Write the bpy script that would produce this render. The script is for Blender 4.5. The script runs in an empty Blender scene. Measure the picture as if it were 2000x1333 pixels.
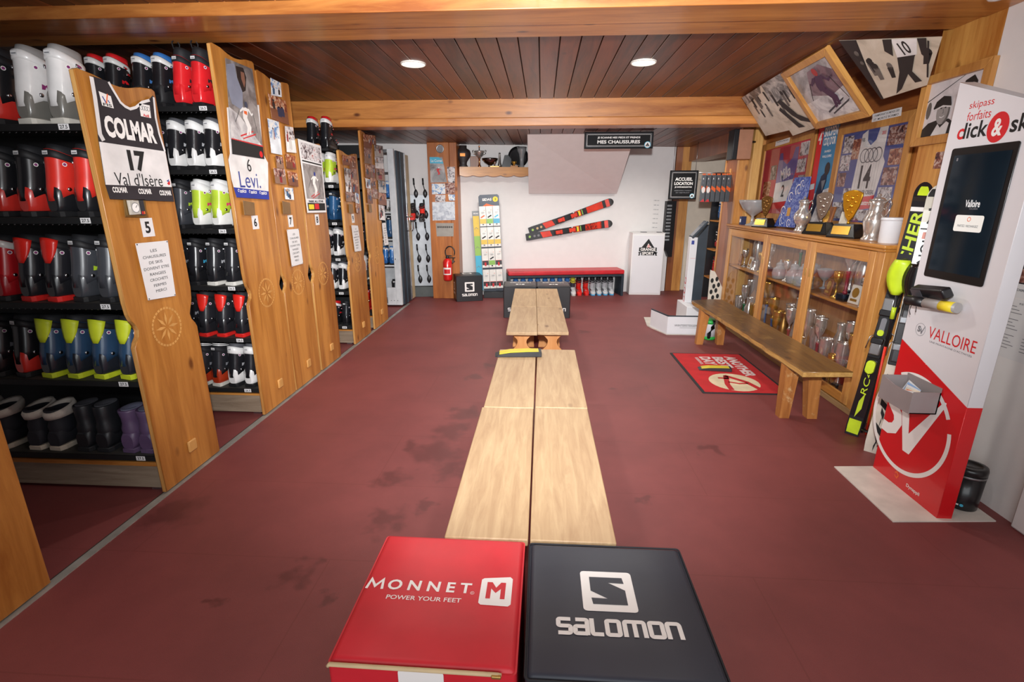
import bpy, bmesh, math, random
from mathutils import Vector, Matrix
random.seed(7)
SC = bpy.context.scene
COL = SC.collection
V = Vector
pi = math.pi

# ---------------------------------------------------------------- camera, world, lights, exposure
CAM_H = 1.6
cd = bpy.data.cameras.new('camera'); cam = bpy.data.objects.new('camera', cd); COL.objects.link(cam)
cd.sensor_width = 36; cd.lens = 966 * 36 / 2000; cd.clip_start = .05
cam.location = (0, 0, CAM_H)
cam.rotation_euler = (math.radians(90 - 16.065), 0, math.radians(3.38))
SC.camera = cam
SC.view_settings.view_transform = 'Standard'; SC.view_settings.look = 'None'
SC.view_settings.gamma = 1; SC.view_settings.use_curve_mapping = False
SC.view_settings.exposure = 0.0
w = bpy.data.worlds.new('daylight'); SC.world = w; w.use_nodes = True
w.node_tree.nodes['Background'].inputs[0].default_value = (.86, .93, 1, 1)
w.node_tree.nodes['Background'].inputs[1].default_value = .5

def area_light(name, loc, target, sx, sy, power, col=(1, 1, 1), spread=pi):
    l = bpy.data.lights.new(name, 'AREA'); l.shape = 'RECTANGLE'; l.size = sx; l.size_y = sy
    l.energy = power; l.color = col; l.spread = spread
    o = bpy.data.objects.new(name, l); COL.objects.link(o); o.location = loc
    o.rotation_euler = (V(target) - V(loc)).to_track_quat('-Z', 'Y').to_euler()
    return o

def spot_light(name, loc, target, power, angle, blend, radius, col=(1, 1, 1)):
    l = bpy.data.lights.new(name, 'SPOT'); l.energy = power; l.spot_size = math.radians(angle)
    l.spot_blend = blend; l.shadow_soft_size = radius; l.color = col
    o = bpy.data.objects.new(name, l); COL.objects.link(o); o.location = loc
    o.rotation_euler = (V(target) - V(loc)).to_track_quat('-Z', 'Y').to_euler()
    return o

CEIL = 2.63; BCEIL = 2.43
area_light('shopfront_daylight', (0.2, -1.1, 1.5), (0.1, 4, 1.0), 3.2, 1.9, 44, (.95, .98, 1))
spot_light('camera_flash', (0, -.02, 1.95), (-.2, 8, 1.45), 1250, 100, 1, .06, (.97, .985, 1))
for lx, ly, lz, pw in ((-1.02, 4.27, CEIL - .06, 62), (.76, 4.27, CEIL - .06, 62),
                       (-1.0, 1.6, CEIL - .02, 24), (.8, 1.6, CEIL - .02, 24),  # near-bay lamps out of view, added without fixtures
                       (-.75, 7.0, BCEIL - .03, 78), (.2, 6.5, BCEIL - .03, 60), (1.75, 7.3, BCEIL - .03, 78)):  # far-bay lamps out of view, added to offset the flash falloff
    spot_light('downlight_beam', (lx, ly, lz), (lx, ly, 0), pw, 165, .6, .09, (1, .965, .9))

# ---------------------------------------------------------------- photograph rays on real planes
_y = math.radians(-3.38); _p = math.radians(16.065)
FW = V((math.sin(_y) * math.cos(_p), math.cos(_y) * math.cos(_p), -math.sin(_p)))
RT = FW.cross(V((0, 0, 1))).normalized(); UP = RT.cross(FW)
def _ray(px, py): return FW * 966 + RT * (px - 1000) - UP * (py - 666.5)
def onX(px, py, X): d = _ray(px, py); return V((0, 0, CAM_H)) + d * (X / d.x)
def onY(px, py, Y): d = _ray(px, py); return V((0, 0, CAM_H)) + d * (Y / d.y)
def onZ(px, py, Z): d = _ray(px, py); return V((0, 0, CAM_H)) + d * ((Z - CAM_H) / d.z)

# ---------------------------------------------------------------- materials
def srgb(c):
    if isinstance(c, str):
        c = [int(c[i:i + 2], 16) / 255 for i in (0, 2, 4)]
    return tuple((x / 12.92 if x <= .04045 else ((x + .055) / 1.055) ** 2.4) for x in c) + (1,)
class NT:
    def __init__(s, name):
        s.m = bpy.data.materials.new(name); s.m.use_nodes = True
        s.t = s.m.node_tree; s.b = s.t.nodes['Principled BSDF']
    def n(s, typ, **kw):
        nd = s.t.nodes.new('ShaderNode' + typ)
        for k, v in kw.items():
            if k.startswith('i_'): nd.inputs[k[2:].replace('_', ' ')].default_value = v
            elif k.startswith('n_'): nd.inputs[int(k[2:])].default_value = v
            else: setattr(nd, k, v)
        return nd
    def l(s, a, b): s.t.links.new(a, b)
    def ramp(s, stops):
        r = s.n('ValToRGB'); e = r.color_ramp.elements
        while len(e) < len(stops): e.new(.5)
        for x, (p, c) in zip(e, stops): x.position = p; x.color = c
        return r
    def coord(s, jitter=True, scale=(1, 1, 1)):
        tc = s.n('TexCoord'); mp = s.n('Mapping'); mp.inputs['Scale'].default_value = scale
        if jitter:
            oi = s.n('ObjectInfo'); ad = s.n('VectorMath', operation='ADD'); mu = s.n('VectorMath', operation='SCALE')
            mu.inputs['Scale'].default_value = 13.7
            cx = s.n('CombineXYZ'); s.l(oi.outputs['Random'], cx.inputs[0]); s.l(oi.outputs['Random'], cx.inputs[1]); s.l(oi.outputs['Random'], cx.inputs[2])
            s.l(cx.outputs[0], mu.inputs[0]); s.l(tc.outputs['Object'], ad.inputs[0]); s.l(mu.outputs[0], ad.inputs[1])
            s.l(ad.outputs[0], mp.inputs['Vector'])
        else: s.l(tc.outputs['Object'], mp.inputs['Vector'])
        return mp.outputs[0]
MATS = {}
def mat(name, col, rough=.5, metal=0, var=.06, bump=0, bscale=80, coat=0, trans=0, spec=None):
    if name in MATS: return MATS[name]
    k = NT(name); c = srgb(col)
    k.b.inputs['Roughness'].default_value = rough; k.b.inputs['Metallic'].default_value = metal
    if coat: k.b.inputs['Coat Weight'].default_value = coat; k.b.inputs['Coat Roughness'].default_value = .1
    if spec is not None: k.b.inputs['Specular IOR Level'].default_value = spec
    v = k.coord(); nz = k.n('TexNoise', i_Scale=9.0, i_Detail=3.0); k.l(v, nz.inputs['Vector'])
    lo = tuple(max(0, x * (1 - var * 2)) for x in c[:3]) + (1,); hi = tuple(min(1, x * (1 + var * 2)) for x in c[:3]) + (1,)
    r = k.ramp([(.3, lo), (.7, hi)]); k.l(nz.outputs[0], r.inputs[0]); k.l(r.outputs[0], k.b.inputs['Base Color'])
    if bump:
        n2 = k.n('TexNoise', i_Scale=float(bscale), i_Detail=2.0); k.l(v, n2.inputs['Vector'])
        bp = k.n('Bump', i_Strength=bump, i_Distance=.004); k.l(n2.outputs[0], bp.inputs['Height']); k.l(bp.outputs[0], k.b.inputs['Normal'])
    MATS[name] = k.m
    return k.m
def wood(name, dark, light, axis=2, rough=.45, knots=.9, fine=26, island=False, coat=0, worn=None, blot=.9):
    if name in MATS: return MATS[name]
    k = NT(name); sc = [1., 1., 1.]; sc[axis] = .09
    v = k.coord(True, tuple(sc))
    if island:
        ge = k.n('NewGeometry'); ad = k.n('VectorMath', operation='ADD'); cx = k.n('CombineXYZ'); mu = k.n('Math', operation='MULTIPLY', n_1=31.)
        k.l(ge.outputs['Random Per Island'], mu.inputs[0])
        for i in range(3): k.l(mu.outputs[0], cx.inputs[i])
        k.l(v, ad.inputs[0]); k.l(cx.outputs[0], ad.inputs[1]); v = ad.outputs[0]
    n1 = k.n('TexNoise', i_Scale=float(fine), i_Detail=6.0, i_Roughness=.65, i_Distortion=.6); k.l(v, n1.inputs['Vector'])
    n2 = k.n('TexNoise', i_Scale=4.0, i_Detail=2.0); k.l(v, n2.inputs['Vector'])
    mx = k.n('Math', operation='ADD'); k.l(n1.outputs[0], mx.inputs[0])
    mm = k.n('Math', operation='MULTIPLY_ADD', n_1=blot, n_2=(.9 - blot) / 2); k.l(n2.outputs[0], mm.inputs[0]); k.l(mm.outputs[0], mx.inputs[1])
    if island:
        m3 = k.n('Math', operation='MULTIPLY_ADD', n_1=.34, n_2=-.17); k.l(ge.outputs['Random Per Island'], m3.inputs[0])
        m4 = k.n('Math', operation='ADD'); k.l(mx.outputs[0], m4.inputs[0]); k.l(m3.outputs[0], m4.inputs[1]); mx = m4
    r = k.ramp([(.68, srgb(dark)), (1.2 if False else .98, srgb(light))]); 
    mr = k.n('MapRange'); mr.inputs[1].default_value = .55; mr.inputs[2].default_value = 1.35; k.l(mx.outputs[0], mr.inputs[0])
    r.color_ramp.elements[0].position = .15; r.color_ramp.elements[1].position = .8
    k.l(mr.outputs[0], r.inputs[0]); out = r.outputs[0]
    if knots:
        sk = [5., 5., 5.]; sk[axis] = 2.6
        kv = k.coord(True, tuple(sk)); vo = k.n('TexVoronoi', i_Scale=1.0); k.l(kv, vo.inputs['Vector'])
        rr = k.ramp([(.05, (1, 1, 1, 1)), (.13, (0, 0, 0, 1))]); k.l(vo.outputs['Distance'], rr.inputs[0])
        mk = k.n('Math', operation='MULTIPLY', n_1=knots); k.l(rr.outputs[0], mk.inputs[0])
        mxx = k.n('MixRGB'); k.l(mk.outputs[0], mxx.inputs[0]); k.l(out, mxx.inputs[1])
        d = srgb(dark); mxx.inputs[2].default_value = (d[0] * .38, d[1] * .3, d[2] * .3, 1); out = mxx.outputs[0]
    if worn:
        wn = k.n('TexNoise', i_Scale=7.0, i_Detail=6.0, i_Roughness=.7); k.l(k.coord(), wn.inputs['Vector'])
        wr = k.ramp([(.56, (0, 0, 0, 1)), (.68, (1, 1, 1, 1))]); k.l(wn.outputs[0], wr.inputs[0])
        mxx = k.n('MixRGB'); k.l(wr.outputs[0], mxx.inputs[0]); k.l(out, mxx.inputs[1]); mxx.inputs[2].default_value = srgb(worn); out = mxx.outputs[0]
    k.l(out, k.b.inputs['Base Color']); k.b.inputs['Roughness'].default_value = rough
    if coat: k.b.inputs['Coat Weight'].default_value = coat; k.b.inputs['Coat Roughness'].default_value = .18
    bp = k.n('Bump', i_Strength=.12, i_Distance=.003); k.l(n1.outputs[0], bp.inputs['Height']); k.l(bp.outputs[0], k.b.inputs['Normal'])
    MATS[name] = k.m
    return k.m
def photo(name, cols, scale=14, rough=.3):
    """a print: soft blotches of the picture's own colours"""
    if name in MATS: return MATS[name]
    k = NT(name); v = k.coord()
    n = k.n('TexNoise', i_Scale=float(scale), i_Detail=4.0, i_Roughness=.6, i_Distortion=.8); k.l(v, n.inputs['Vector'])
    r = k.ramp([(.3 + .4 * i / (len(cols) - 1), srgb(c)) for i, c in enumerate(cols)]); r.color_ramp.interpolation = 'EASE'
    k.l(n.outputs[0], r.inputs[0]); k.l(r.outputs[0], k.b.inputs['Base Color']); k.b.inputs['Roughness'].default_value = rough
    MATS[name] = k.m
    return k.m
def glassy(name, col=(1, 1, 1), refl=.12, tint=.92, milky=0):
    if name in MATS: return MATS[name]
    k = NT(name); tr = k.n('BsdfTransparent'); gl = k.n('BsdfGlossy'); gl.inputs['Roughness'].default_value = .03
    tr.inputs[0].default_value = tuple(x * tint for x in col) + (1,)
    mx = k.n('MixShader'); lw = k.n('LayerWeight', i_Blend=.25); ma = k.n('Math', operation='MULTIPLY_ADD', n_1=.12 if refl < .1 else .5, n_2=refl); k.l(lw.outputs['Fresnel'], ma.inputs[0])
    k.l(ma.outputs[0], mx.inputs[0]); k.l(tr.outputs[0], mx.inputs[1]); k.l(gl.outputs[0], mx.inputs[2])
    out = mx.outputs[0]
    if milky:
        df = k.n('BsdfDiffuse'); df.inputs[0].default_value = (.85, .87, .88, 1); m2 = k.n('MixShader'); m2.inputs[0].default_value = milky; k.l(out, m2.inputs[1]); k.l(df.outputs[0], m2.inputs[2]); out = m2.outputs[0]
    k.l(out, k.t.nodes['Material Output'].inputs['Surface'])
    MATS[name] = k.m
    return k.m
def emit(name, col, st):
    if name in MATS: return MATS[name]
    k = NT(name); k.b.inputs['Emission Color'].default_value = srgb(col); k.b.inputs['Emission Strength'].default_value = st
    MATS[name] = k.m
    return k.m

# ---------------------------------------------------------------- mesh builder
_text = {}
def text_geo(s, bold):
    key = (s, bold)
    if key not in _text:
        cu = bpy.data.curves.new('t', 'FONT'); cu.body = s; cu.size = 1; cu.offset = bold; cu.resolution_u = 3
        o = bpy.data.objects.new('t', cu); COL.objects.link(o)
        dg = bpy.context.evaluated_depsgraph_get(); dg.update()
        me = bpy.data.meshes.new_from_object(o.evaluated_get(dg))
        vs = [v.co.copy() for v in me.vertices]; fs = [tuple(p.vertices) for p in me.polygons]
        bpy.data.objects.remove(o); bpy.data.curves.remove(cu); bpy.data.meshes.remove(me)
        x0 = min(v.x for v in vs); x1 = max(v.x for v in vs); y0 = min(v.y for v in vs); y1 = max(v.y for v in vs)
        _text[key] = ([((v.x - x0) / (x1 - x0) - .5, (v.y - y0) / (y1 - y0) - .5) for v in vs], fs, (x1 - x0) / (y1 - y0))
    return _text[key]
def frame(o, right, up):
    r = V(right).normalized(); n = r.cross(V(up)).normalized(); u = n.cross(r)
    m = Matrix((r, u, n)).transposed().to_4x4(); m.translation = V(o)
    return m
I4 = Matrix.Identity(4)
class B:
    def __init__(s): s.bm = bmesh.new(); s.ms = []
    def mi(s, m):
        if m not in s.ms: s.ms.append(m)
        return s.ms.index(m)
    def face(s, vs, m, smooth=False):
        try: f = s.bm.faces.new(vs)
        except ValueError: return None
        f.material_index = s.mi(m); f.smooth = smooth
        return f
    def v(s, co, M=None): return s.bm.verts.new(M @ V(co) if M else V(co))
    def box(s, x0, x1, y0, y1, z0, z1, m, bev=0, M=None, seg=2):
        vs = [s.v((x, y, z), M) for x in (x0, x1) for y in (y0, y1) for z in (z0, z1)]
        fs = [s.face([vs[i] for i in q], m) for q in ((0, 1, 3, 2), (4, 6, 7, 5), (0, 4, 5, 1), (2, 3, 7, 6), (0, 2, 6, 4), (1, 5, 7, 3))]
        if bev:
            es = list({e for f in fs for e in f.edges})
            r = bmesh.ops.bevel(s.bm, geom=es, offset=bev, segments=seg, profile=.5, affect='EDGES', clamp_overlap=True)
            for f in r['faces']: f.material_index = s.mi(m); f.smooth = True
        return s
    def prism(s, pts, d0, d1, m, M=None, msides=None, bev=0):
        """outline pts in local XY of M, extruded along local Z from d0 to d1"""
        a = [s.v((p[0], p[1], d0), M) for p in pts]; b = [s.v((p[0], p[1], d1), M) for p in pts]
        f0 = s.face(list(reversed(a)), m); f1 = s.face(b, m); n = len(pts)
        sd = [s.face([a[i], a[(i + 1) % n], b[(i + 1) % n], b[i]], msides or m) for i in range(n)]
        if bev and f1:
            r = bmesh.ops.bevel(s.bm, geom=list(f1.edges) + list(f0.edges), offset=bev, segments=2, profile=.5, affect='EDGES', clamp_overlap=True)
            for f in r['faces']: f.material_index = s.mi(m); f.smooth = True
        return s
    def poly(s, pts, m, M=None, d=0):
        s.face([s.v((p[0], p[1], d), M) for p in pts], m); return s
    def rect(s, u0, v0, u1, v1, m, M=None, d=0): return s.poly([(u0, v0), (u1, v0), (u1, v1), (u0, v1)], m, M, d)
    def disc(s, u, v, ru, rv, m, M=None, d=0, n=28): return s.poly([(u + ru * math.cos(2 * pi * i / n), v + rv * math.sin(2 * pi * i / n)) for i in range(n)], m, M, d)
    def arc(s, u, v, r0, r1, a0, a1, m, M=None, d=0, n=24, sy=1):
        A = [math.radians(a0 + (a1 - a0) * i / n) for i in range(n + 1)]
        P = [s.v((u + r0 * math.cos(a), v + sy * r0 * math.sin(a), d), M) for a in A]; Q = [s.v((u + r1 * math.cos(a), v + sy * r1 * math.sin(a), d), M) for a in A]
        for i in range(n): s.face([P[i], Q[i], Q[i + 1], P[i + 1]], m)
        return s
    def ribbon(s, pts, wd, m, M=None, d=0, cap=True):
        P = [V((p[0], p[1])) for p in pts]; L = []; R = []
        for i, p in enumerate(P):
            t0 = (P[i] - P[i - 1]).normalized() if i else None; t1 = (P[i + 1] - P[i]).normalized() if i < len(P) - 1 else None
            q = p.copy()
            if t0 is None: t = t1; k = 1; q = p - t * (wd * .0)
            elif t1 is None: t = t0; k = 1
            else: t = (t0 + t1).normalized(); k = 1 / max(.45, t.dot(t1))
            n = V((-t.y, t.x)) * wd / 2 * k; L.append(q + n); R.append(q - n)
        a = [s.v((p.x, p.y, d), M) for p in L]; c = [s.v((p.x, p.y, d), M) for p in R]
        for i in range(len(a) - 1): s.face([c[i], c[i + 1], a[i + 1], a[i]], m)
        return s
    def stroke(s, pts, wd, m, M=None, d=0): return s.ribbon(pts, wd, m, M, d)
    def text(s, st, u, v, wd, h, m, M=None, d=.001, bold=.02, rot=0, shear=0):
        vs, fs, asp = text_geo(st, bold)
        if wd is None: wd = h * asp
        if h is None: h = wd / asp
        c, sn = math.cos(rot), math.sin(rot); L = []
        for x, y in vs:
            x = x * wd + shear * y * h; y = y * h
            L.append(s.v((u + x * c - y * sn, v + x * sn + y * c, d), M))
        for f in fs: s.face([L[i] for i in f], m)
        return s
    def loft(s, rings, m, cap0=True, cap1=True, M=None, smooth=True, closed=True):
        R = [[s.v(p, M) for p in r] for r in rings]; n = len(R[0])
        for a, b in zip(R, R[1:]):
            for i in range(n if closed else n - 1): s.face([a[i], a[(i + 1) % n], b[(i + 1) % n], b[i]], m, smooth)
        if cap0: s.face(list(reversed(R[0])), m)
        if cap1: s.face(R[-1], m)
        return s
    def lathe(s, prof, m, M=None, n=20, cap0=True, cap1=True):
        return s.loft([[(r * math.cos(2 * pi * i / n), r * math.sin(2 * pi * i / n), z) for i in range(n)] for r, z in prof], m, cap0, cap1, M)
    def tube(s, pts, r, m, n=8, M=None, closed=False):
        P = [V(p) for p in pts]; rings = []; up = V((0, 0, 1))
        for i, p in enumerate(P):
            t = ((P[(i + 1) % len(P)] - P[i - 1]) if closed else (P[min(i + 1, len(P) - 1)] - P[max(i - 1, 0)])).normalized()
            a = t.cross(up if abs(t.z) < .95 else V((1, 0, 0))).normalized(); b = t.cross(a)
            rr = r[i] if isinstance(r, (list, tuple)) else r
            rings.append([p + (a * math.cos(2 * pi * k / n) + b * math.sin(2 * pi * k / n)) * rr for k in range(n)])
        if closed: rings.append(rings[0]); return s.loft(rings, m, False, False, M)
        return s.loft(rings, m, True, True, M)
    def mesh(s, name):
        me = bpy.data.meshes.new(name)
        bmesh.ops.recalc_face_normals(s.bm, faces=[f for f in s.bm.faces if len(f.verts) > 2]) if s.bm.faces else None
        s.bm.to_mesh(me); s.bm.free()
        for m in s.ms: me.materials.append(m)
        return me
    def obj(s, name, parent=None, loc=None, rz=0):
        o = bpy.data.objects.new(name, s.mesh(name)); COL.objects.link(o)
        if parent: o.parent = parent
        if loc: o.location = loc
        if rz: o.rotation_euler.z = rz
        return o
class FlatB(B):
    """keeps face winding (printed layers)"""
    def mesh(s, name):
        me = bpy.data.meshes.new(name); s.bm.to_mesh(me); s.bm.free()
        for m in s.ms: me.materials.append(m)
        return me
def tag(o, label, cat, group=None):
    o['label'] = label; o['category'] = cat
    if group: o['group'] = group
    return o
def thing(name, label, cat, loc=(0, 0, 0), rz=0, group=None):
    o = bpy.data.objects.new(name, None); o.empty_display_size = .05; COL.objects.link(o)
    o.location = loc; o.rotation_euler.z = rz
    return tag(o, label, cat, group)
def struct(b, name):
    o = b.obj(name); o['kind'] = 'structure'; return o
def copy_tree(o, loc, rz=None, parent=None):
    c = o.copy(); COL.objects.link(c)
    if parent: c.parent = parent
    else:
        c.location = loc
        if rz is not None: c.rotation_euler.z = rz
    for ch in list(o.children): copy_tree(ch, None, None, c)
    return c
def sring(cx, cy, cz, a, b, n=20, e=2.5, plane='xy', tilt=0):
    """superellipse ring; tilt raises the -Y side (xy) """
    out = []
    for i in range(n):
        t = 2 * pi * i / n; c, sn = math.cos(t), math.sin(t)
        u = a * math.copysign(abs(c) ** (2 / e), c); w_ = b * math.copysign(abs(sn) ** (2 / e), sn)
        if plane == 'xy': out.append(V((cx + u, cy + w_, cz - tilt * w_)))
        elif plane == 'xz': out.append(V((cx + u, cy, cz + w_)))
    return out
RIGHT_OF = {'left': ((0, 1, 0), (0, 0, 1)), 'right': ((0, -1, 0), (0, 0, 1)), 'back': ((1, 0, 0), (0, 0, 1))}
ORD = ['first', 'second', 'third', 'fourth', 'fifth', 'sixth', 'seventh', 'eighth', 'ninth', 'tenth', 'eleventh', 'twelfth', 'thirteenth', 'fourteenth', 'fifteenth', 'sixteenth']

# common materials
BLACK = mat('black_plastic', '17171a', .38); DARK = mat('charcoal_plastic', '2b2d33', .5); WHITE = mat('white_paint', 'e8e6e4', .45, var=.004)
INKB = mat('black_ink', '141416', .6, var=0); INKW = mat('white_ink', 'eeeae6', .5, var=0); INKR = mat('red_ink', 'cf1a22', .5, var=0); INKBL = mat('blue_ink', '2b3a8c', .5, var=0)
INKY = mat('yellow_ink', 'e8cf2e', .5, var=0); INKG = mat('green_ink', '9ac45c', .5, var=0); INKC = mat('cyan_ink', '4cb8d8', .5, var=0); INKGY = mat('grey_ink', '77777c', .5, var=0); INKO = mat('orange_ink', 'e8662a', .5, var=0)
CHROME = mat('polished_metal', 'd2d2d4', .16, 1, .02); STEEL = mat('brushed_steel', 'a9abae', .35, 1, .03); ALU = mat('grey_aluminium', 'b9bcc2', .45, .3, .02)
PAPER = mat('white_paper', 'dedcdc', .7, var=.01)
PINE = wood('honey_pine', 'a8662a', 'd39a52', 2, .42, .8, coat=.25)
PINEY = wood('honey_pine_lengthwise', 'a8662a', 'd39a52', 1, .42, .8, coat=.25)
PINEX = wood('honey_pine_crosswise', '9c5a20', 'cf9148', 0, .45, .85, coat=.15)
# ================================================================ the setting
def floor_mat():
    k = NT('floor_covering'); v = k.coord(False)
    n1 = k.n('TexNoise', i_Scale=420.0, i_Detail=2.0); k.l(v, n1.inputs['Vector'])
    n2 = k.n('TexNoise', i_Scale=1.6, i_Detail=5.0, i_Roughness=.65); k.l(v, n2.inputs['Vector'])
    r = k.ramp([(.25, srgb('642e2e')), (.75, srgb('8e4644'))]); 
    ma = k.n('Math', operation='MULTIPLY_ADD', n_1=.45); k.l(n1.outputs[0], ma.inputs[0])
    mb = k.n('Math', operation='MULTIPLY', n_1=.55); k.l(n2.outputs[0], mb.inputs[0]); k.l(mb.outputs[0], ma.inputs[2]); k.l(ma.outputs[0], r.inputs[0])
    br = k.n('TexBrick', offset=.5); br.inputs['Scale'].default_value = 1; br.inputs['Mortar Size'].default_value = .003
    br.inputs['Brick Width'].default_value = 1.9; br.inputs['Row Height'].default_value = .62; k.l(v, br.inputs['Vector'])
    m1 = k.n('MixRGB'); m1.inputs[2].default_value = srgb('60261f'); k.l(r.outputs[0], m1.inputs[1]); 
    fm = k.n('Math', operation='MULTIPLY', n_1=.3); k.l(br.outputs['Fac'], fm.inputs[0]); k.l(fm.outputs[0], m1.inputs[0])
    # wet marks trodden in from the snow
    n3 = k.n('TexNoise', i_Scale=9.0, i_Detail=4.0); k.l(v, n3.inputs['Vector'])
    sc = k.n('VectorMath', operation='SCALE'); sc.inputs['Scale'].default_value = .34; sb = k.n('VectorMath', operation='SUBTRACT'); sb.inputs[1].default_value = (.5, .5, .5)
    k.l(n3.outputs['Color'], sb.inputs[0]); k.l(sb.outputs[0], sc.inputs[0]); ad = k.n('VectorMath', operation='ADD'); k.l(v, ad.inputs[0]); k.l(sc.outputs[0], ad.inputs[1])
    tot = None
    for px, py, rad in ((905, 808, .13), (880, 845, .15), (850, 885, .17), (925, 738, .1), (955, 715, .08), (335, 1000, .16), (585, 1128, .09), (620, 1100, .05), (770, 935, .1), (430, 1180, .04), (810, 870, .09), (1385, 878, .06), (1258, 985, .05), (830, 985, .06), (1140, 648, .09), (760, 1015, .11), (640, 1180, .05), (1200, 760, .06), (880, 920, .12)):
        c = onZ(px, py, 0); d = k.n('VectorMath', operation='DISTANCE'); d.inputs[1].default_value = (c.x, c.y, 0); k.l(ad.outputs[0], d.inputs[0])
        mr = k.n('MapRange'); mr.inputs[1].default_value = rad * 1.15; mr.inputs[2].default_value = rad * .55; k.l(d.outputs['Value'], mr.inputs[0])
        if tot is None: tot = mr.outputs[0]
        else:
            mx = k.n('Math', operation='MAXIMUM'); k.l(tot, mx.inputs[0]); k.l(mr.outputs[0], mx.inputs[1]); tot = mx.outputs[0]
    fm2 = k.n('Math', operation='MULTIPLY', n_1=.55); k.l(tot, fm2.inputs[0])
    m2 = k.n('MixRGB'); k.l(fm2.outputs[0], m2.inputs[0]); k.l(m1.outputs[0], m2.inputs[1]); m2.inputs[2].default_value = srgb('4a1a1a')
    k.l(m2.outputs[0], k.b.inputs['Base Color'])
    rr = k.n('MapRange'); rr.inputs[3].default_value = .55; rr.inputs[4].default_value = .5; k.l(tot, rr.inputs[0]); k.l(rr.outputs[0], k.b.inputs['Roughness'])
    bp = k.n('Bump', i_Strength=.25, i_Distance=.002); k.l(n1.outputs[0], bp.inputs['Height']); k.l(bp.outputs[0], k.b.inputs['Normal'])
    return k.m
FLOORM = floor_mat()
b = B(); b.box(-4.3, 3.6, -1.3, 9.6, -.06, 0, FLOORM); struct(b, 'floor')
CEILW = wood('ceiling_boards', '3a180a', '7a3c1a', 1, .42, .55, 20, island=True, coat=.1)
def boards(z, x0, x1, y0, y1, wd, name):
    b = B(); x = x0
    while x < x1:
        b.box(x + .003, min(x + wd, x1) - .003, y0, y1, z, z + .02, CEILW, .003, seg=1); x += wd
    b.box(x0, x1, y0, y1, z + .015, z + .06, mat('dark_gap', '1a0c06', .8))
    return struct(b, name)
boards(CEIL, -4.3, 3.0, -1.3, 5.82, .142, 'ceiling')
boards(BCEIL, -4.3, 3.6, 5.98, 9.6, .142, 'ceiling_back')
BEAMW = wood('beam_boards', '8a4a1c', 'c98643', 0, .4, .95, 18, coat=.3)
b = B(); b.box(-4.3, 2.43, 3.0, 3.26, 2.565, 2.80, BEAMW, .004); b.box(-4.3, 2.43, 3.264, 3.5, 2.572, 2.80, BEAMW, .004); struct(b, 'trim_1')
b = B(); b.box(-4.3, 2.42, 5.82, 6.0, 2.445, 2.70, BEAMW, .004); b.box(-4.3, 2.42, 5.79, 6.06, 2.36, 2.442, wood('beam_lower_board', '9a5520', 'd28c46', 0, .4, .9, 16, coat=.3), .006); struct(b, 'trim_2')
PLASTER = mat('white_plaster', 'e4e0de', .75, var=.008, bump=.12, bscale=35)
def backy(x): return 8.6 + .17 * x
BR = math.atan(.17)                     # the far wall runs slightly askew
b = B(); b.prism([(-4.3, backy(-4.3)), (2.22, backy(2.22)), (2.22, backy(2.22) + .12), (-4.3, backy(-4.3) + .12)], 0, 2.5, PLASTER); struct(b, 'wall_back')
b = B(); b.box(-4.4, -4.3, -1.3, 9.6, 0, 2.7, PLASTER); struct(b, 'wall_left')
b = B(); b.box(2.43, 2.6, 2.3, 3.13, 0, 2.8, PLASTER); b.box(2.395, 2.6, -1.3, 2.3, 0, 2.8, PLASTER, .01); struct(b, 'wall_right')
ALC = 2.72
b = B(); b.box(ALC, ALC + .08, 3.55, 6.7, 0, 2.7, wood('wall_boards', '96541f', 'c98a45', 2, .5, .8)); b.box(2.43, ALC, 6.66, 6.72, 0, 2.44, PINE); struct(b, 'wall_alcove')
b = B(); b.box(2.43, ALC + .05, 3.13, 3.58, 0, 2.64, wood('pier_boards', 'a25f22', 'd29a50', 2, .45, .7)); struct(b, 'trim_3')
b = B(); b.box(ALC - .012, ALC + .01, 3.58, 6.53, 2.2, 2.64, wood('header_board', '6d3714', 'a5622c', 1, .45, .5)); struct(b, 'trim_4')
b = B(); b.box(2.535, 2.64, 6.54, 6.655, 0, 2.43, wood('pale_post', 'b98242', 'e0b46c', 2, .45, .8), .008); struct(b, 'trim_5')
VEN = wood('brown_veneer', '6b3517', '9a5a30', 2, .35, .15, 12, coat=.2)
b = B(); b.box(2.45, 2.62, 6.725, 7.16, 0, 2.44, VEN); b.box(2.44, 2.46, 7.14, 7.18, 0, 2.44, PINE, .003); struct(b, 'wall_partition')
b = B(); b.box(2.45, 2.7, 7.18, 9.0, 2.2, 2.44, VEN); struct(b, 'trim_6')
CREAM = mat('cream_wall', 'e2d6c4', .75, var=.02)
b = B(); b.box(2.2, 3.6, 9.12, 9.2, 0, 2.5, CREAM); b.box(3.4, 3.6, 6.7, 9.12, 0, 2.5, CREAM); struct(b, 'wall_corridor')
b = B(); b.box(2.34, 2.5, 9.0, 9.11, 0, 2.44, wood('post_pine', 'a8692c', 'd89b50', 2, .45, .9), .006); b.box(2.24, 2.345, 9.0, 9.11, 0, 2.44, VEN); struct(b, 'trim_7')
# square pine post by the extinguisher, set in front of the far wall
b = B(); POSTY = 8.05
POSTW = wood('orange_pine', '8c4716', 'c07434', 2, .42, .8, 14, coat=.2)
b.box(-1.79, -1.45, POSTY, 8.42, 0, 2.43, POSTW, .004); b.box(-1.448, -1.335, POSTY + .015, 8.42, 0, 2.43, POSTW, .004); struct(b, 'trim_8')
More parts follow.
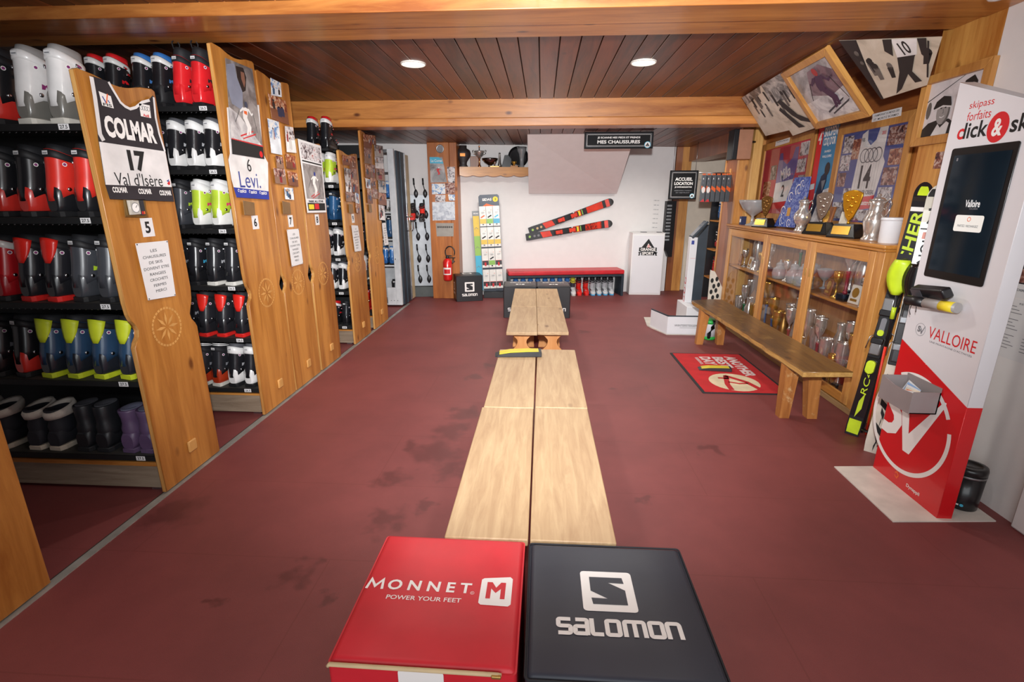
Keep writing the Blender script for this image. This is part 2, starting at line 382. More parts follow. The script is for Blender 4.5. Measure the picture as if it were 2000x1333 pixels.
# slanting white board under the stair, ceiling to far wall
b = B(); M = Matrix.Identity(4)
p0 = V((-.215, 7.15, BCEIL - .002)); p1 = V((1.215, 7.15, BCEIL - .002)); p2 = V((1.24, 8.72, 1.68)); p3 = V((-.225, 8.5, 1.68))
n = V((0, .03, .045)); vs = [b.v(p) for p in (p0, p1, p2, p3)]; ws = [b.v(p + n) for p in (p0, p1, p2, p3)]
SB = mat('pale_grey_board', 'ece7e5', .6, var=.01)
b.face(vs, SB); b.face(ws[::-1], SB)
for i in range(4): b.face([vs[i], ws[i], ws[(i + 1) % 4], vs[(i + 1) % 4]], SB)
struct(b, 'trim_9')
# steel rail let into the floor for the sliding racks
b = B(); b.box(-2.108, -2.066, .2, 7.6, 0, .004, mat('rail_steel', 'a7a39c', .45, .4, .1)); b.box(-2.116, -2.108, .2, 7.6, 0, .0025, mat('rail_groove_dark', '2b2724', .8)); struct(b, 'trim_10')  # thin dark strip marks the groove beside the rail

# ceiling downlights
def downlight(x, y, where):
    t = thing('ceiling_downlight', 'round recessed ceiling lamp with a bright white disc, ' + where, 'ceiling light', (x, y, CEIL), 0, 'recessed ceiling lamps')
    b = B(); b.lathe([(.1, 0), (.1, -.008), (.093, -.012), (.09, -.004)], mat('lamp_rim', 'd8d4cc', .4), n=32, cap0=False, cap1=False); b.obj('rim', t)
    b = B(); b.lathe([(.089, -.003), (.085, -.006), (0.001, -.007)], emit('lamp_disc', 'fff4dc', 9), n=32, cap0=False); b.obj('diffuser', t)
c = onZ(807, 124, CEIL); downlight(c.x, c.y, 'the left one of the two')
c = onZ(1257, 121, CEIL); downlight(c.x, c.y, 'the right one of the two')
# white bulkhead lamp high on the right
t = thing('ceiling_lamp', 'white round surface lamp, unlit, at the top right corner of the ceiling', 'ceiling light', (2.13, 2.83, 2.63))
b = B(); b.lathe([(.07, 0), (.07, -.02), (.06, -.03)], WHITE, n=24); b.obj('base', t)
b = B(); b.lathe([(.055, -.03), (.06, -.06), (.05, -.1), (.028, -.125), (.001, -.13)], mat('opal_glass', 'd4d0d0', .2, var=0), n=24); b.obj('shade', t)
# ================================================================ ski boots
LINER = mat('liner_black', '1b1b1f', .75); SOLEB = mat('sole_black', '1c1c1e', .6)
def shade(c, r=.28, coat=.3, n=None): return mat('boot_shell_' + c, c, r, 0, .05, coat=coat)
BOOTS = {}
def cuff_pt(th, z, off=0):
    """point on the cuff: th measured from +X towards +Y"""
    t = min(max((z - .11) / .185, 0), 1)
    cy = .068 + .036 * t; b_ = .071 - .004 * math.sin(t * 3.1) + off; a = .049 + .003 * t + off
    c, s = math.cos(th), math.sin(th); e = 2.4
    return V((a * math.copysign(abs(c) ** (2 / e), c), cy + b_ * math.copysign(abs(s) ** (2 / e), s), z - .42 * b_ * s * t))
def make_boot(key, shell, cuff, liner='1b1b1f', strap='17171a', spoiler=None, sole='1c1c1e', band=None, buckles=4, tall=0, accent=None, accent_on='cuff', sticker=True, heel=None, stripe=None):
    """ski boot, heel at y=0, toe towards +Y, standing on z=0"""
    t = thing('ski_boot', 'boot', 'ski boot'); S = shade(shell); Cf = shade(cuff)
    b = B()
    b.prism([(-.036, .0), (.036, .0), (.042, .02), (.042, .105), (-.042, .105), (-.042, .02)], 0, .03, shade(sole, .5, 0), bev=.004)
    b.prism([(-.046, .16), (.046, .16), (.046, .26), (.03, .305), (-.03, .305), (-.046, .26)], 0, .026, shade(sole, .5, 0), bev=.004)
    b.obj('sole', t)
    b = B(); st = [(.002, .028, .03, .10), (.010, .040, .02, .152), (.05, .047, .014, .19), (.10, .048, .014, .186), (.14, .049, .014, .158), (.18, .051, .014, .124), (.22, .052, .014, .099), (.26, .05, .014, .084), (.288, .04, .016, .074), (.302, .022, .024, .062)]
    b.loft([sring(0, y, (lo + hi) / 2, w_, (hi - lo) / 2, 20, 3 if y < .25 else 2.6, 'xz') for y, w_, lo, hi in st], S)
    for i in range(3): b.tube([(-.044 + .0, .175 + .028 * i, .123 - .014 * i), (0, .178 + .028 * i, .132 - .017 * i), (.044, .175 + .028 * i, .123 - .014 * i)], .004, S, 6)
    so = b.obj('shell', t)
    b = B(); N = 24
    zs = (.112, .14, .18, .22, .26, .296)
    b.loft([[cuff_pt(2 * pi * i / N, z, .001 if z > .13 else .0) + V((0, 0, (-.035 * max(0, -math.sin(2 * pi * i / N)) if z < .12 else 0))) for i in range(N)] for z in zs], Cf)
    for i in range(5):                       # overlap seam down the front
        pass
    b.tube([cuff_pt(1.2, z, .002) for z in (.14, .18, .22, .26, .29)], .003, Cf, 6)
    co = b.obj('cuff', t)
    b = B(); L = shade(liner, .7, 0)
    rg = []
    for z, o in ((.285, -.004), (.315 + tall, -.006), (.335 + tall, -.008), (.337 + tall, -.016), (.30 + tall, -.02)):
        rg.append([cuff_pt(2 * pi * i / N, .29, o) + V((0, (z - .29) * .22, z - .29 + .012 * math.sin(2 * pi * i / N))) for i in range(N)])
    b.loft(rg, L)
    b.prism([(-.03, .135), (.03, .135), (.026, .165), (-.026, .165)], .25, .325 + tall, L, bev=.006)
    if tall: b.tube([(0, .035, .33 + tall), (0, .03, .37 + tall), (0, .06, .4 + tall), (0, .09, .37 + tall), (0, .085, .33 + tall)], .004, L, 6)
    lo = b.obj('liner', t)
    b = B(); z0, z1 = (.262, .294) if strap != 'wide' else (.25, .3); stc = band or strap
    b.loft([[cuff_pt(2 * pi * i / N, z, o) for i in range(N)] for z, o in ((z0, .001), (z0 + .002, .0045), (z1 - .002, .0045), (z1, .001))], shade(stc, .6 if stc == '17171a' else .35, 0), False, False)
    sp = b.obj('power_strap', t)
    b = B(); M = frame(cuff_pt(-pi / 2, .278, .0065), (1, 0, 0), (0, .1, 1)); b.rect(-.017, -.009, .017, .009, PAPER, M); b.rect(-.013, -.005, .013, .0, INKGY, M, .0006); b.obj('size_label', sp)
    if spoiler:
        b = B(); rows = ((.19, .2), (.215, .42), (.245, .62), (.28, .74), (.3, .8))
        G = [[b.v(cuff_pt(-pi / 2 + .25 + a * h, z, .0065)) for a in (-1, -.6, -.2, .2, .6, 1)] for z, h in rows]
        for p, q in zip(G, G[1:]):
            for i in range(5): b.face([p[i], p[i + 1], q[i + 1], q[i]], shade(spoiler, .3), True)
        q = b.obj('spoiler', t); md = q.modifiers.new('thick', 'SOLIDIFY'); md.thickness = .005
        b = B(); M = frame(cuff_pt(-.95, .235, .0075), (.8, .6, 0), (0, .1, 1)); b.rect(-.008, -.02, .008, .016, PAPER, M); [b.rect(-.006, -.016 + .006 * i, .006, -.014 + .006 * i, INKB, M, .0005) for i in range(5)]; b.obj('barcode_label', q)
    MT = mat('buckle_metal', 'c9c9cc', .25, 1, .02)
    pos = [(.045, .118, .262, .35), (.047, .128, .222, .35), (.046, .185, .118, .75), (.044, .228, .098, .8)][:buckles]
    for i, (x, y, z, tl) in enumerate(pos):
        b = B(); M = Matrix.Translation((x, y, z)) @ Matrix.Rotation(.5, 4, 'Z') @ Matrix.Rotation(-tl * .4, 4, 'X')
        b.box(.0, .009, -.028, .03, -.008, .008, MT, .003, M); b.box(.009, .014, -.024, .004, -.005, .005, shade(accent or cuff), .002, M)
        b.tube([M @ V((.004, .03, .004)), M @ V((-.01, .05, .006)), M @ V((-.03, .058, .006))], .0022, MT, 5); b.obj('buckle', t)
    b = B(); M = frame((.0495, .062, .135), (0, 1, 0), (0, 0, 1))
    b.lathe([(.001, .006), (.008, .006), (.010, .003), (.010, -.004)], MT, M, 14); b.obj('pivot_rivet', t)
    if sticker:
        b = B(); M = frame(cuff_pt(-.35, .245, .003), (.35, .93, 0), (0, .1, 1)); b.disc(0, 0, .0095, .0095, INKW, M, .0006); b.disc(0, 0, .0065, .0065, mat('purple_ink', '7a2466', .5), M, .0012); b.obj('round_sticker', co)
    if heel:
        b = B(); rows = ((.03, .55), (.07, .7), (.11, .5), (.15, .3))
        G = []
        for z, h in rows:
            G.append([b.v((.05 * math.sin(a * h * 1.2) * (1 if z < .12 else .9), .0 + (-.004 if z < .14 else .004) + .05 * (1 - math.cos(a * h * 1.2)), z)) for a in (-1, -.5, 0, .5, 1)])
        for p, q in zip(G, G[1:]):
            for i in range(4): b.face([p[i], p[i + 1], q[i + 1], q[i]], shade(heel), True)
        b.obj('heel_guard', so)
    if accent:
        b = B()
        if accent_on == 'shell': M = frame((.0492, .175, .068), (0, 1, 0), (0, 0, 1)); W_ = .085
        else: M = frame(cuff_pt(.15, .175, .002), (0, 1, .0), (0, 0, 1)); W_ = .05
        b.poly([(-W_ / 2, -.012), (-W_ * .2, -.012), (-W_ * .05, .002), (W_ * .1, -.012), (W_ / 2, -.012), (W_ * .42, .0), (W_ * .1, .012), (-W_ * .1, .006), (-W_ * .4, .012)], shade(accent, .4), M, .001); b.obj('side_logo', so if accent_on == 'shell' else co)
    if stripe:
        b = B()
        for z in (.318 + tall, .33 + tall): b.loft([[cuff_pt(2 * pi * i / N, .29, o) + V((0, (q - .29) * .22, q - .29 + .012 * math.sin(2 * pi * i / N))) for i in range(N)] for q, o in ((z - .003, -.0045), (z + .003, -.0055))], shade(stripe, .5), False, False)
        b.obj('liner_stripe', lo)
    BOOTS[key] = [t, False]
def boot(key, loc, label, rz=0, group=None, s=1):
    t, used = BOOTS[key]
    if not used: o = t; BOOTS[key][1] = True; o.location = loc; o.rotation_euler.z = rz
    else: o = copy_tree(t, loc, rz)
    o.scale = (s, s, s); o['label'] = label
    if group: o['group'] = group
    return o
make_boot('white', '6f6c66', 'e2dfdd', '8d8a88', 'e2dfdd', sole='cfcac0', accent='8a2f6b', tall=.0)
make_boot('blackred', 'd3342c', '1e1e21', band='17171a', accent='e8e4e0', accent_on='shell', buckles=3)
make_boot('redblack', '1e1e21', 'e0362c', band='17171a', accent='e8e4e0', accent_on='shell', spoiler=None)
make_boot('nordred', '222226', '26262b', spoiler='e02b22', sole='d8241f', accent='e8e4e0', accent_on='shell')
make_boot('rednord', 'b01c24', 'c62028', '1b1b1f', band='e8e4e0', accent='e8e4e0', accent_on='shell')
make_boot('grey', '3b3d42', '45474d', accent='b9d836', buckles=3)
make_boot('nordblue', '23262e', '2f4a68', spoiler='c9d52a', sole='c9d52a', accent='d8dade', accent_on='shell')
make_boot('black', '1a1a1d', '222226', accent='8a8a90', buckles=4)
make_boot('blue_liner', '17171a', '1c1c20', '2f6fb8', band='e6e4e2', accent='4a7ab8')
make_boot('red_tall', 'd8242a', 'd8242a', '1b1b1f', band='1b1b1f', tall=.03, accent='2a2a2e', heel=None)
make_boot('whiteblack', 'e2e0de', '1e1e22', '55555a', 'wide', band='e6e4e2', accent='b9b9bd')
make_boot('lime', 'e6e4e0', 'b8d23e', 'e6e4e2', 'wide', band='e6e4e2', accent='d8386a')
make_boot('fischer', '1a1a1d', '1f1f24', accent='3f9fc4', buckles=4)
make_boot('pearl_sole', '202024', '2a2a2e', sole='dcd8d0', accent='b9b9bd', sticker=True)
make_boot('orange', 'a83418', '26262a', '1b1b1f', band='1b1b1f', stripe='e6e4e2', sole='cfcac0', accent='8a8a90')
make_boot('blue', '24486e', '2c5680', '1b1b1f', accent='d8dade')
make_boot('redtop', '1a1a1d', '1e1e22', 'd8242a', band='e6e4e2', accent='d8242a')
make_boot('kidred', 'e0261f', 'e0261f', '1b1b1f', band='17171a', sole='c01c1a', accent='b01818')
make_boot('kidgrey', 'c9cbce', 'b9bbbf', '1b1b1f', band='2b2b30', sole='3f9fd0', accent='5a5a60')
make_boot('kidwhite', 'dcdad8', '3c3c44', 'd8cf3a', band='d8cf3a', sole='b9b4ac', accent='c83030')
# snow boots
def make_snowboot(key, body, cuff=None, sole=None, h=.25, lining='55555c'):
    t = thing('snow_boot', 'boot', 'snow boot'); BD = mat('snowboot_' + body, body, .7 if cuff else .42, bump=.1, bscale=30)
    b = B(); b.prism([(-.034, .0), (.034, .0), (.044, .03), (.042, .11), (.046, .19), (.042, .25), (.025, .285), (-.025, .285), (-.042, .25), (-.046, .19), (-.042, .11), (-.044, .03)], 0, .028, mat('snowboot_sole_' + (sole or body), sole or body, .6), bev=.004); b.obj('sole', t)
    b = B(); st = [(.004, .035, .02, .11), (.03, .044, .02, .14), (.1, .046, .02, .15), (.15, .046, .02, .13), (.2, .046, .02, .10), (.25, .04, .02, .085), (.28, .022, .024, .06)]
    b.loft([sring(0, y, (lo + hi) / 2, w_, (hi - lo) / 2, 20, 2.5, 'xz') for y, w_, lo, hi in st], BD); b.obj('foot', t)
    b = B(); b.loft([sring(0, .075 + .02 * (z - .1), z, .048 + .006 * math.sin(z * 60), .066 + .004 * math.sin(z * 60) + .02 * (z - .1), 20, 2.2) for z in (.08, .11, .14, .17, .2, h - .01, h)] + [sring(0, .08, h - .002, .04, .058, 20, 2.2), sring(0, .08, h - .06, .038, .055, 20, 2.2)], BD); sh = b.obj('shaft', t)
    if cuff:
        b = B(); FUR = mat('fur_cuff', cuff, .95, bump=.6, bscale=90)
        b.loft([sring(0, .08, h - .05, .05, .07, 20, 2.2), sring(0, .08, h - .045, .058, .08, 20, 2.2, tilt=-.1), sring(0, .08, h - .01, .062, .086, 20, 2.2, tilt=-.2), sring(0, .08, h + .008, .055, .078, 20, 2.2, tilt=-.25), sring(0, .08, h + .0, .042, .06, 20, 2.2, tilt=-.25), sring(0, .08, h - .04, .04, .056, 20, 2.2)], FUR); b.obj('fur_collar', t)
    else:
        b = B(); b.loft([sring(0, .08, h - .02, .0395, .0575, 20, 2.2), sring(0, .08, h + .004, .0405, .0585, 20, 2.2), sring(0, .08, h - .03, .035, .052, 20, 2.2)], mat('snowboot_lining_' + lining, lining, .9)); b.obj('lining', t)
    BOOTS[key] = [t, False]
make_snowboot('fur', '26272f', 'd9cfc4', 'cfc3b2', .24)
make_snowboot('rubber', '1f2024', None, None, .27)
make_snowboot('purple', '564260', None, None, .25, '6f6f86')

# ================================================================ sliding boot racks with carved end panels
XP = -2.083
SHELFM = mat('black_shelf_steel', '1f1f20', .55, .3); BACKM = mat('perforated_black', '121214', .6, .2)
PANELW = wood('carved_panel_pine', '8f5218', 'c9893f', 2, .4, .85, 16, coat=.3); CARVE = mat('carved_pine_light', 'd09a56', .5)
EDGEW = wood('panel_edge_pine', 'a86a30', 'd9a763', 2, .4, .3)
def panel_outline(W, H):
    n = lambda z, s: (z, s)
    L = [(0, .0), (0, .845), (.012, .87), (.042, .895), (.05, .93), (.04, .955), (.016, .985), (.005, 1.02), (0, 1.08)]
    top = [(0, H - .01), (.02, H), (.10, H - .008)] + [(.10 + (W - .2) * i / 8, H - .008 - .026 * math.sin(pi * i / 8)) for i in range(1, 8)] + [(W - .10, H - .008), (W - .02, H), (W, H - .01)]
    R = [(W - a, z) for a, z in reversed(L)]
    return [(W, .0)] and ([(0, .0)] + L[1:] + top + R)
def rack(num, y0, y1, H, depth_y, shelves, x_end, label, tag_text, base=True, tagx=None, npx=None):
    t = thing('boot_rack', label, 'shoe rack', (XP, y0, 0), 0, 'sliding boot racks'); W = y1 - y0
    M = frame((0, 0, .012), (0, 1, 0), (0, 0, 1))
    b = B(); b.prism(panel_outline(W, H), -.028, 0, PANELW, M, EDGEW, .004); pan = b.obj('end_panel', t)
    # carved rosette and handle block
    b = B(); C = (W * .5, .90); R = .105
    for i in range(30):
        a = 2 * pi * i / 30; b.stroke([(C[0] + R * math.cos(a), C[1] + R * math.sin(a)), (C[0] + R * math.cos(a + .16), C[1] + R * math.sin(a + .16))], .012, CARVE, M, .0012)
    for i in range(8):
        a = 2 * pi * i / 8; p = lambda r, q: (C[0] + r * math.cos(q), C[1] + r * math.sin(q))
        b.poly([p(.01, a), p(.045, a - .2), p(.085, a), p(.045, a + .2)], CARVE, M, .0012)
    b.obj('rosette', pan)
    b = B(); b.box(W * .5 - .03, W * .5 + .035, .13, .2, 0, .016, CARVE, .006, M); b.obj('handle_block', pan)
    if num:
        q = onX(npx[0], npx[1], XP + .012); nu, nz = (q.y - y0, q.z) if npx else (.2, 1.4); b = B(); b.rect(nu - .042, nz - .048, nu + .042, nz + .048, PAPER, M, .0012); b.text(num, nu, nz, None, .06, INKB, M, .002, .03); b.obj('number_card', pan)
    # carcass
    x1 = x_end - XP; yb = W - .05
    b = B(); b.box(x1, -.03, yb - .008, yb + .008, .16, H - .1, BACKM); b.obj('back_board', t)
    b = B(); b.box(x1, x1 + .03, .03, W - .03, .02, H - .1, SHELFM); b.obj('far_upright', t)
    for i, z in enumerate(shelves):
        b = B(); b.box(x1 + .03, -.03, .015, W - .015, z - .002, z + .012, mat('shelf_top', '3a3835', .7, .1, .12)); b.box(x1 + .03, -.03, .012, .018, z - .018, z + .012, SHELFM)
        for k in range(34):
            px = -.08 - k * .033
            if px > x1 + .05: b.tube([(px, .03, z - .022), (px - .012, .036, z - .024)], .002, STEEL, 4)
        sh = b.obj('shelf', t)
        b = B(); Ms = frame(((tagx or -.12), .0105, z - .002), (1, 0, 0), (0, 0, 1)); b.rect(-.026, -.013, .026, .013, PAPER, Ms)
        b.text(tag_text, 0, 0, .038, .016, INKB, Ms, .0006, .02); b.obj('size_tag', sh)
    if base:
        b = B(); zb = shelves[-1] - .03; b.box(x1, -.03, .02, .045, .16, zb, PINEX); b.box(x1, -.03, .03, .05, .02, .16, wood('grey_base_board', '6e5a48', '9b8a76', 0, .6, .5)); b.box(x1, -.03, W - .05, W - .03, .02, zb, PINEX); b.obj('plinth', t)
    b = B(); b.box(-.12, -.06, .04, .06, .001, .02, STEEL); b.box(-.12, -.06, W - .06, W - .04, .001, .02, STEEL); b.obj('wheel', t)
    return t
S5 = [1.92, 1.50, 1.075, .655, .215]; S6 = [2.165, 1.775, 1.385, .985, .60, .205]; S9 = [2.07, 1.725, 1.345, .965, .595, .205]
rack('', 1.16, 1.638, 2.15, 0, [1.92, 1.5], -3.2, 'pine boot rack end panel nearest the camera, cut off by the photo edge', '28', base=False)
rack('5', 2.322, 2.80, 2.15, 0, S5, -3.9, 'sliding boot rack with pine end panel numbered 5, under a black race bib', '27.5', npx=(293,449))
rack('6', 3.36, 3.845, 2.53, 0, S6, -3.9, 'tall sliding boot rack with carved pine end panel numbered 6 under a ski poster', '26.5', npx=(502,438))
rack('7', 3.868, 4.345, 2.49, 0, S6[1:], -3.6, 'tall sliding boot rack with carved pine end panel numbered 7 covered in loose photos', '26', npx=(570.5,435))
rack('8', 4.385, 4.84, 2.08, 0, S9[1:], -3.6, 'sliding boot rack with carved pine end panel numbered 8 under a white-edged ski poster', '25.5', npx=(622,432))
rack('9', 5.27, 5.79, 2.07, 0, S9[1:], -3.6, 'sliding boot rack with carved pine end panel numbered 9, photos pinned on its upper third', '25', npx=(691.5,429))
rack('', 5.95, 6.5, 2.34, 0, S9, -3.4, 'farthest pine boot rack end panel, taller than rack 9 and crowded with photos', '24')

RK = 'rental boots on the racks'
def row(key_list, rack_n, shelf_i, y, z, x0, pitch, rowname, desc, rz=0, s=1, dx=None):
    x = x0 - (.008 if rack_n != 5 or shelf_i < 4 else 0); rz -= .2 if not (rack_n == 5 and shelf_i == 4) else 0
    for i, k in enumerate(key_list):
        if k: boot(k, (x, y, z), '%s, %s from panel, %s shelf, rack %s' % (desc[k], ORD[i], rowname, rack_n), rz + random.uniform(-.03, .03), RK, s)
        x -= (dx[i] if dx else pitch)
D = {'white': 'white and grey ski boot with silver buckles', 'blackred': 'black and red ski boot', 'redblack': 'red ski boot with black lower shell', 'nordred': 'black ski boot with red spoiler and red sole', 'rednord': 'all-red ski boot with white strap', 'grey': 'plain dark grey ski boot', 'nordblue': 'blue ski boot with yellow spoiler and sole', 'black': 'plain black ski boot', 'blue_liner': 'black ski boot with blue liner and white strap', 'red_tall': 'bright red ski boot with tall black liner', 'whiteblack': 'white ski boot with black cuff', 'lime': 'lime green ski boot with white strap and foot', 'fischer': 'black ski boot with blue marking', 'pearl_sole': 'black ski boot with pale sole', 'orange': 'black and burnt orange ski boot with striped liner', 'blue': 'dark blue ski boot', 'redtop': 'black ski boot with red liner and white strap', 'fur': 'navy snow boot with cream fur collar', 'rubber': 'black rubber snow boot', 'purple': 'purple rubber snow boot'}
Z = .012
Y5 = 2.36
row(['white', 'white', 'blackred', 'black'], 5, 0, Y5, S5[0] + Z, -2.245, .16, 'top', D, .12, 1.0)
row(['redblack', 'redblack', 'blackred', 'blackred', 'black'], 5, 1, Y5, S5[1] + Z, -2.225, .148, 'second', D, .05, .98)
row(['grey', 'grey', 'nordred', 'nordred', 'rednord', 'black'], 5, 2, Y5, S5[2] + Z, -2.215, .142, 'third', D, .0, .98)
row(['nordblue', 'nordblue', 'nordblue', 'nordblue', 'blackred', 'black', 'black'], 5, 3, Y5, S5[3] + Z, -2.2, .148, 'fourth', D, .0, .98)
row(['purple', 'purple', 'rubber', 'rubber', 'fur', 'fur', 'fur', 'fur'], 5, 4, Y5 - .0, S5[4] + Z, -2.185, .11, 'lowest', D, -.04, 1.0, dx=[.105, .15, .115, .17, .12, .2, .125, .1])
Y6 = 3.40
row(['red_tall', 'red_tall', 'blue_liner', 'blue_liner', 'redtop', 'redtop', 'black'], 6, 0, Y6, S6[0] + Z, -2.25, .132, 'top', D, .05, .96, dx=[.125, .14, .135, .19, .13, .2, .1])
row(['whiteblack', 'whiteblack', 'whiteblack', 'black'], 6, 1, Y6, S6[1] + Z, -2.235, .128, 'second', D, 0, .96)
row(['lime', 'lime', 'grey', 'black'], 6, 2, Y6, S6[2] + Z, -2.255, .138, 'third', D, 0, .96)
row(['pearl_sole', 'pearl_sole', 'fischer', 'black'], 6, 3, Y6, S6[3] + Z, -2.225, .135, 'fourth', D, 0, .96)
row(['nordred', 'nordred', 'nordred', 'black'], 6, 4, Y6, S6[4] + Z, -2.215, .138, 'fifth', D, 0, .96)
row(['whiteblack', 'whiteblack', 'orange', 'orange'], 6, 5, Y6, S6[5] + Z, -2.2, .128, 'lowest', D, 0, .96)
row(['black', 'grey'], 7, 0, 3.9, S6[2] + Z, -2.25, .2, 'second', D); 
row(['lime', 'lime', 'black'], 9, 0, 5.31, S9[1] + Z, -2.24, .11, 'top', D, 0, .95)
row(['blue', 'blue', 'black'], 9, 1, 5.31, S9[2] + Z, -2.235, .125, 'second', D, 0, .95)
row(['whiteblack', 'whiteblack', 'black'], 9, 2, 5.31, S9[3] + Z, -2.225, .115, 'third', D, 0, .95)
row(['whiteblack', 'whiteblack', 'black'], 9, 3, 5.31, S9[4] + Z, -2.205, .115, 'fourth', D, 0, .95)
row(['black', 'redtop'], 9, 4, 5.31, S9[5] + Z, -2.2, .12, 'lowest', D, 0, .8)
for i in range(2): boot('redtop', (-2.3 - .15 * i, 5.45, 2.085), 'black red-topped ski boot on top of rack 9, %s' % (['nearest the panel', 'farther left'][i]), 0, RK)
boot('redtop', (-2.25, 5.98, S9[3] + .02), 'dark ski boot in the slit between rack 9 and the farthest panel, middle shelf', 0, RK); boot('kidred', (-2.22, 5.98, S9[5] + .02), 'red ski boot in the slit behind rack 9, lowest shelf', 0, RK); boot('white', (-2.22, 5.98, S9[4] + .02), 'white ski boot in the slit behind rack 9, fourth shelf', 0, RK); boot('white', (-2.26, 4.42, 2.05), 'white ski boot lying over the top of rack 8', .2, RK)
# ================================================================ papers, bibs and photos pinned to the rack end panels
XF = XP + .0125
def PX(px, py): p = onX(px, py, XF); return (p.y, p.z)
def sheet(name, label, cat, quad, m=PAPER, group=None, th=.0015, lift=0):
    """sheet on a panel face; quad is TL, TR, BR, BL in photo pixels; returns thing-mesh builder frame"""
    P = [PX(*q) for q in quad]; u = sum(p[0] for p in P) / 4; z = sum(p[1] for p in P) / 4
    M = Matrix.Translation((XF + lift, u, z)) @ frame((0, 0, 0), (0, 1, 0), (0, 0, 1))
    Q = [(p[0] - u, p[1] - z) for p in P]
    return M, Q
def obj_at(b, name, M, label, cat, group=None):
    o = b.obj(name); o.matrix_world = M
    return tag(o, label, cat, group)
def child_at(b, name, par): return b.obj(name, par)
PH = [photo('print_snow_race', ['2c2a30', '6a5a5c', 'c9c4c6', 'e2dede', 'a83a34'], 22), photo('print_team', ['201c22', '5a3030', '8e5a4c', 'c9b2a6', '3b4a6e'], 30), photo('print_blue_sky', ['2a4a86', '6f97c4', 'd9dde2', 'e8e4de', '4a4038'], 20),
      photo('print_indoor', ['2a1512', '6e2a20', 'a8623c', 'd2b49a', '3a3236'], 26), photo('print_grey', ['1c1a1c', '565254', '9a9596', 'd6d2d2'], 18)]
PHD = ['bright snowy photo print', 'dark group photo print', 'blue-sky photo print', 'warm indoor photo print', 'grey photo print']
def quad(a, c): return [a, (c[0], a[1] + (c[0] - a[0]) * .22), c, (a[0] + (c[1] - a[1]) * .03, c[1] - (c[0] - a[0]) * .22)]
NOTE = ['LES', 'CHAUSSURES', 'DE SKIS', 'DOIVENT ETRE', 'RANGEES', 'CROCHETS', 'FERMES', 'MERCI']
NW = [.2, .72, .42, .8, .5, .56, .4, .34]
def notice(q, label):
    M, Q = sheet('n', '', '', q); b = B(); b.prism(Q[::-1], 0, .0012, PAPER)
    o = obj_at(b, 'paper_notice', M, label, 'notice', 'notices about tidying the boots')
    W_ = abs(Q[1][0] - Q[0][0]); H_ = abs(Q[0][1] - Q[3][1]); b = B()
    for i, (s_, w_) in enumerate(zip(NOTE, NW)): b.text(s_, 0, H_ * (.36 - .103 * i), W_ * w_, H_ * .05, INKB, None, .002, 0)
    child_at(b, 'lettering', o)
    b = B()
    for p in Q: b.disc(p[0] * .93, p[1] * .96, .004, .004, mat('drawing_pin', '3a3a3c', .4, .6), None, .003, 8)
    child_at(b, 'drawing_pin', o)
notice([(264, 476), (327, 470), (343, 578), (289, 587)], 'white paper notice about boots pinned under the number 5')
notice([(560, 449), (583, 447), (592, 515), (570, 521)], 'narrow white paper notice pinned under the number 7')
notice([(686, 440), (699, 441), (706, 490), (693, 492)], 'small white paper notice pinned under the number 9')
notice([(746, 436), (753, 435), (759, 478), (751, 480)], 'small white paper notice on the farthest rack panel')
def plate(q, label, m='8a6a44'):
    M, Q = sheet('p', '', '', q); b = B(); b.prism(Q[::-1], 0, .003, mat('plate_' + m, m, .4, .3)); o = obj_at(b, 'door_plate', M, label, 'plate', 'blank metal plates on the racks')
    b = B(); [b.disc(p[0] * .88, p[1] * .9, .003, .003, STEEL, None, .0036, 8) for p in Q]; child_at(b, 'screw', o)
plate([(474, 392), (496, 396), (498, 421), (477, 420)], 'brown metal plate above the number 6'); plate([(551, 393), (566, 396), (568, 419), (553, 418)], 'brown metal plate above the number 7')
plate([(681, 398), (688, 400), (690, 417), (682, 416)], 'brown metal plate above the number 9'); plate([(720, 399), (725, 400), (727, 415), (721, 414)], 'brown metal plate on the farthest rack panel')
# gauge in its brass plate under the first bib
M, Q = sheet('g', '', '', [(240, 390), (282, 390), (286, 425), (244, 424)])
t = thing('wall_thermometer', 'small clear-cased dial on a brass plate under the black and white bib', 'thermometer'); t.matrix_world = M
b = B(); b.prism(Q[::-1], 0, .004, mat('brass_plate', '8a6a3a', .4, .6)); b.obj('back_plate', t)
b = B(); b.prism([(-.052, -.03), (.012, -.03), (.012, .04), (-.052, .04)], .004, .02, mat('clear_case', 'b9b4aa', .2), bev=.004); cs = b.obj('case', t)
b = B(); b.disc(-.02, .004, .024, .024, INKW, None, .021); b.arc(-.02, .004, .022, .025, 0, 360, INKGY, None, .0216); b.stroke([(-.02, .004), (-.008, .016)], .003, INKB, None, .0222); b.obj('dial', cs)
b = B(); b.prism([(.02, -.035), (.05, -.035), (.05, .04), (.02, .04)], .004, .012, DARK); b.rect(.026, -.03, .034, -.015, INKR, None, .0126); b.rect(.038, -.03, .046, -.015, INKO, None, .0126); b.obj('switch_block', t)
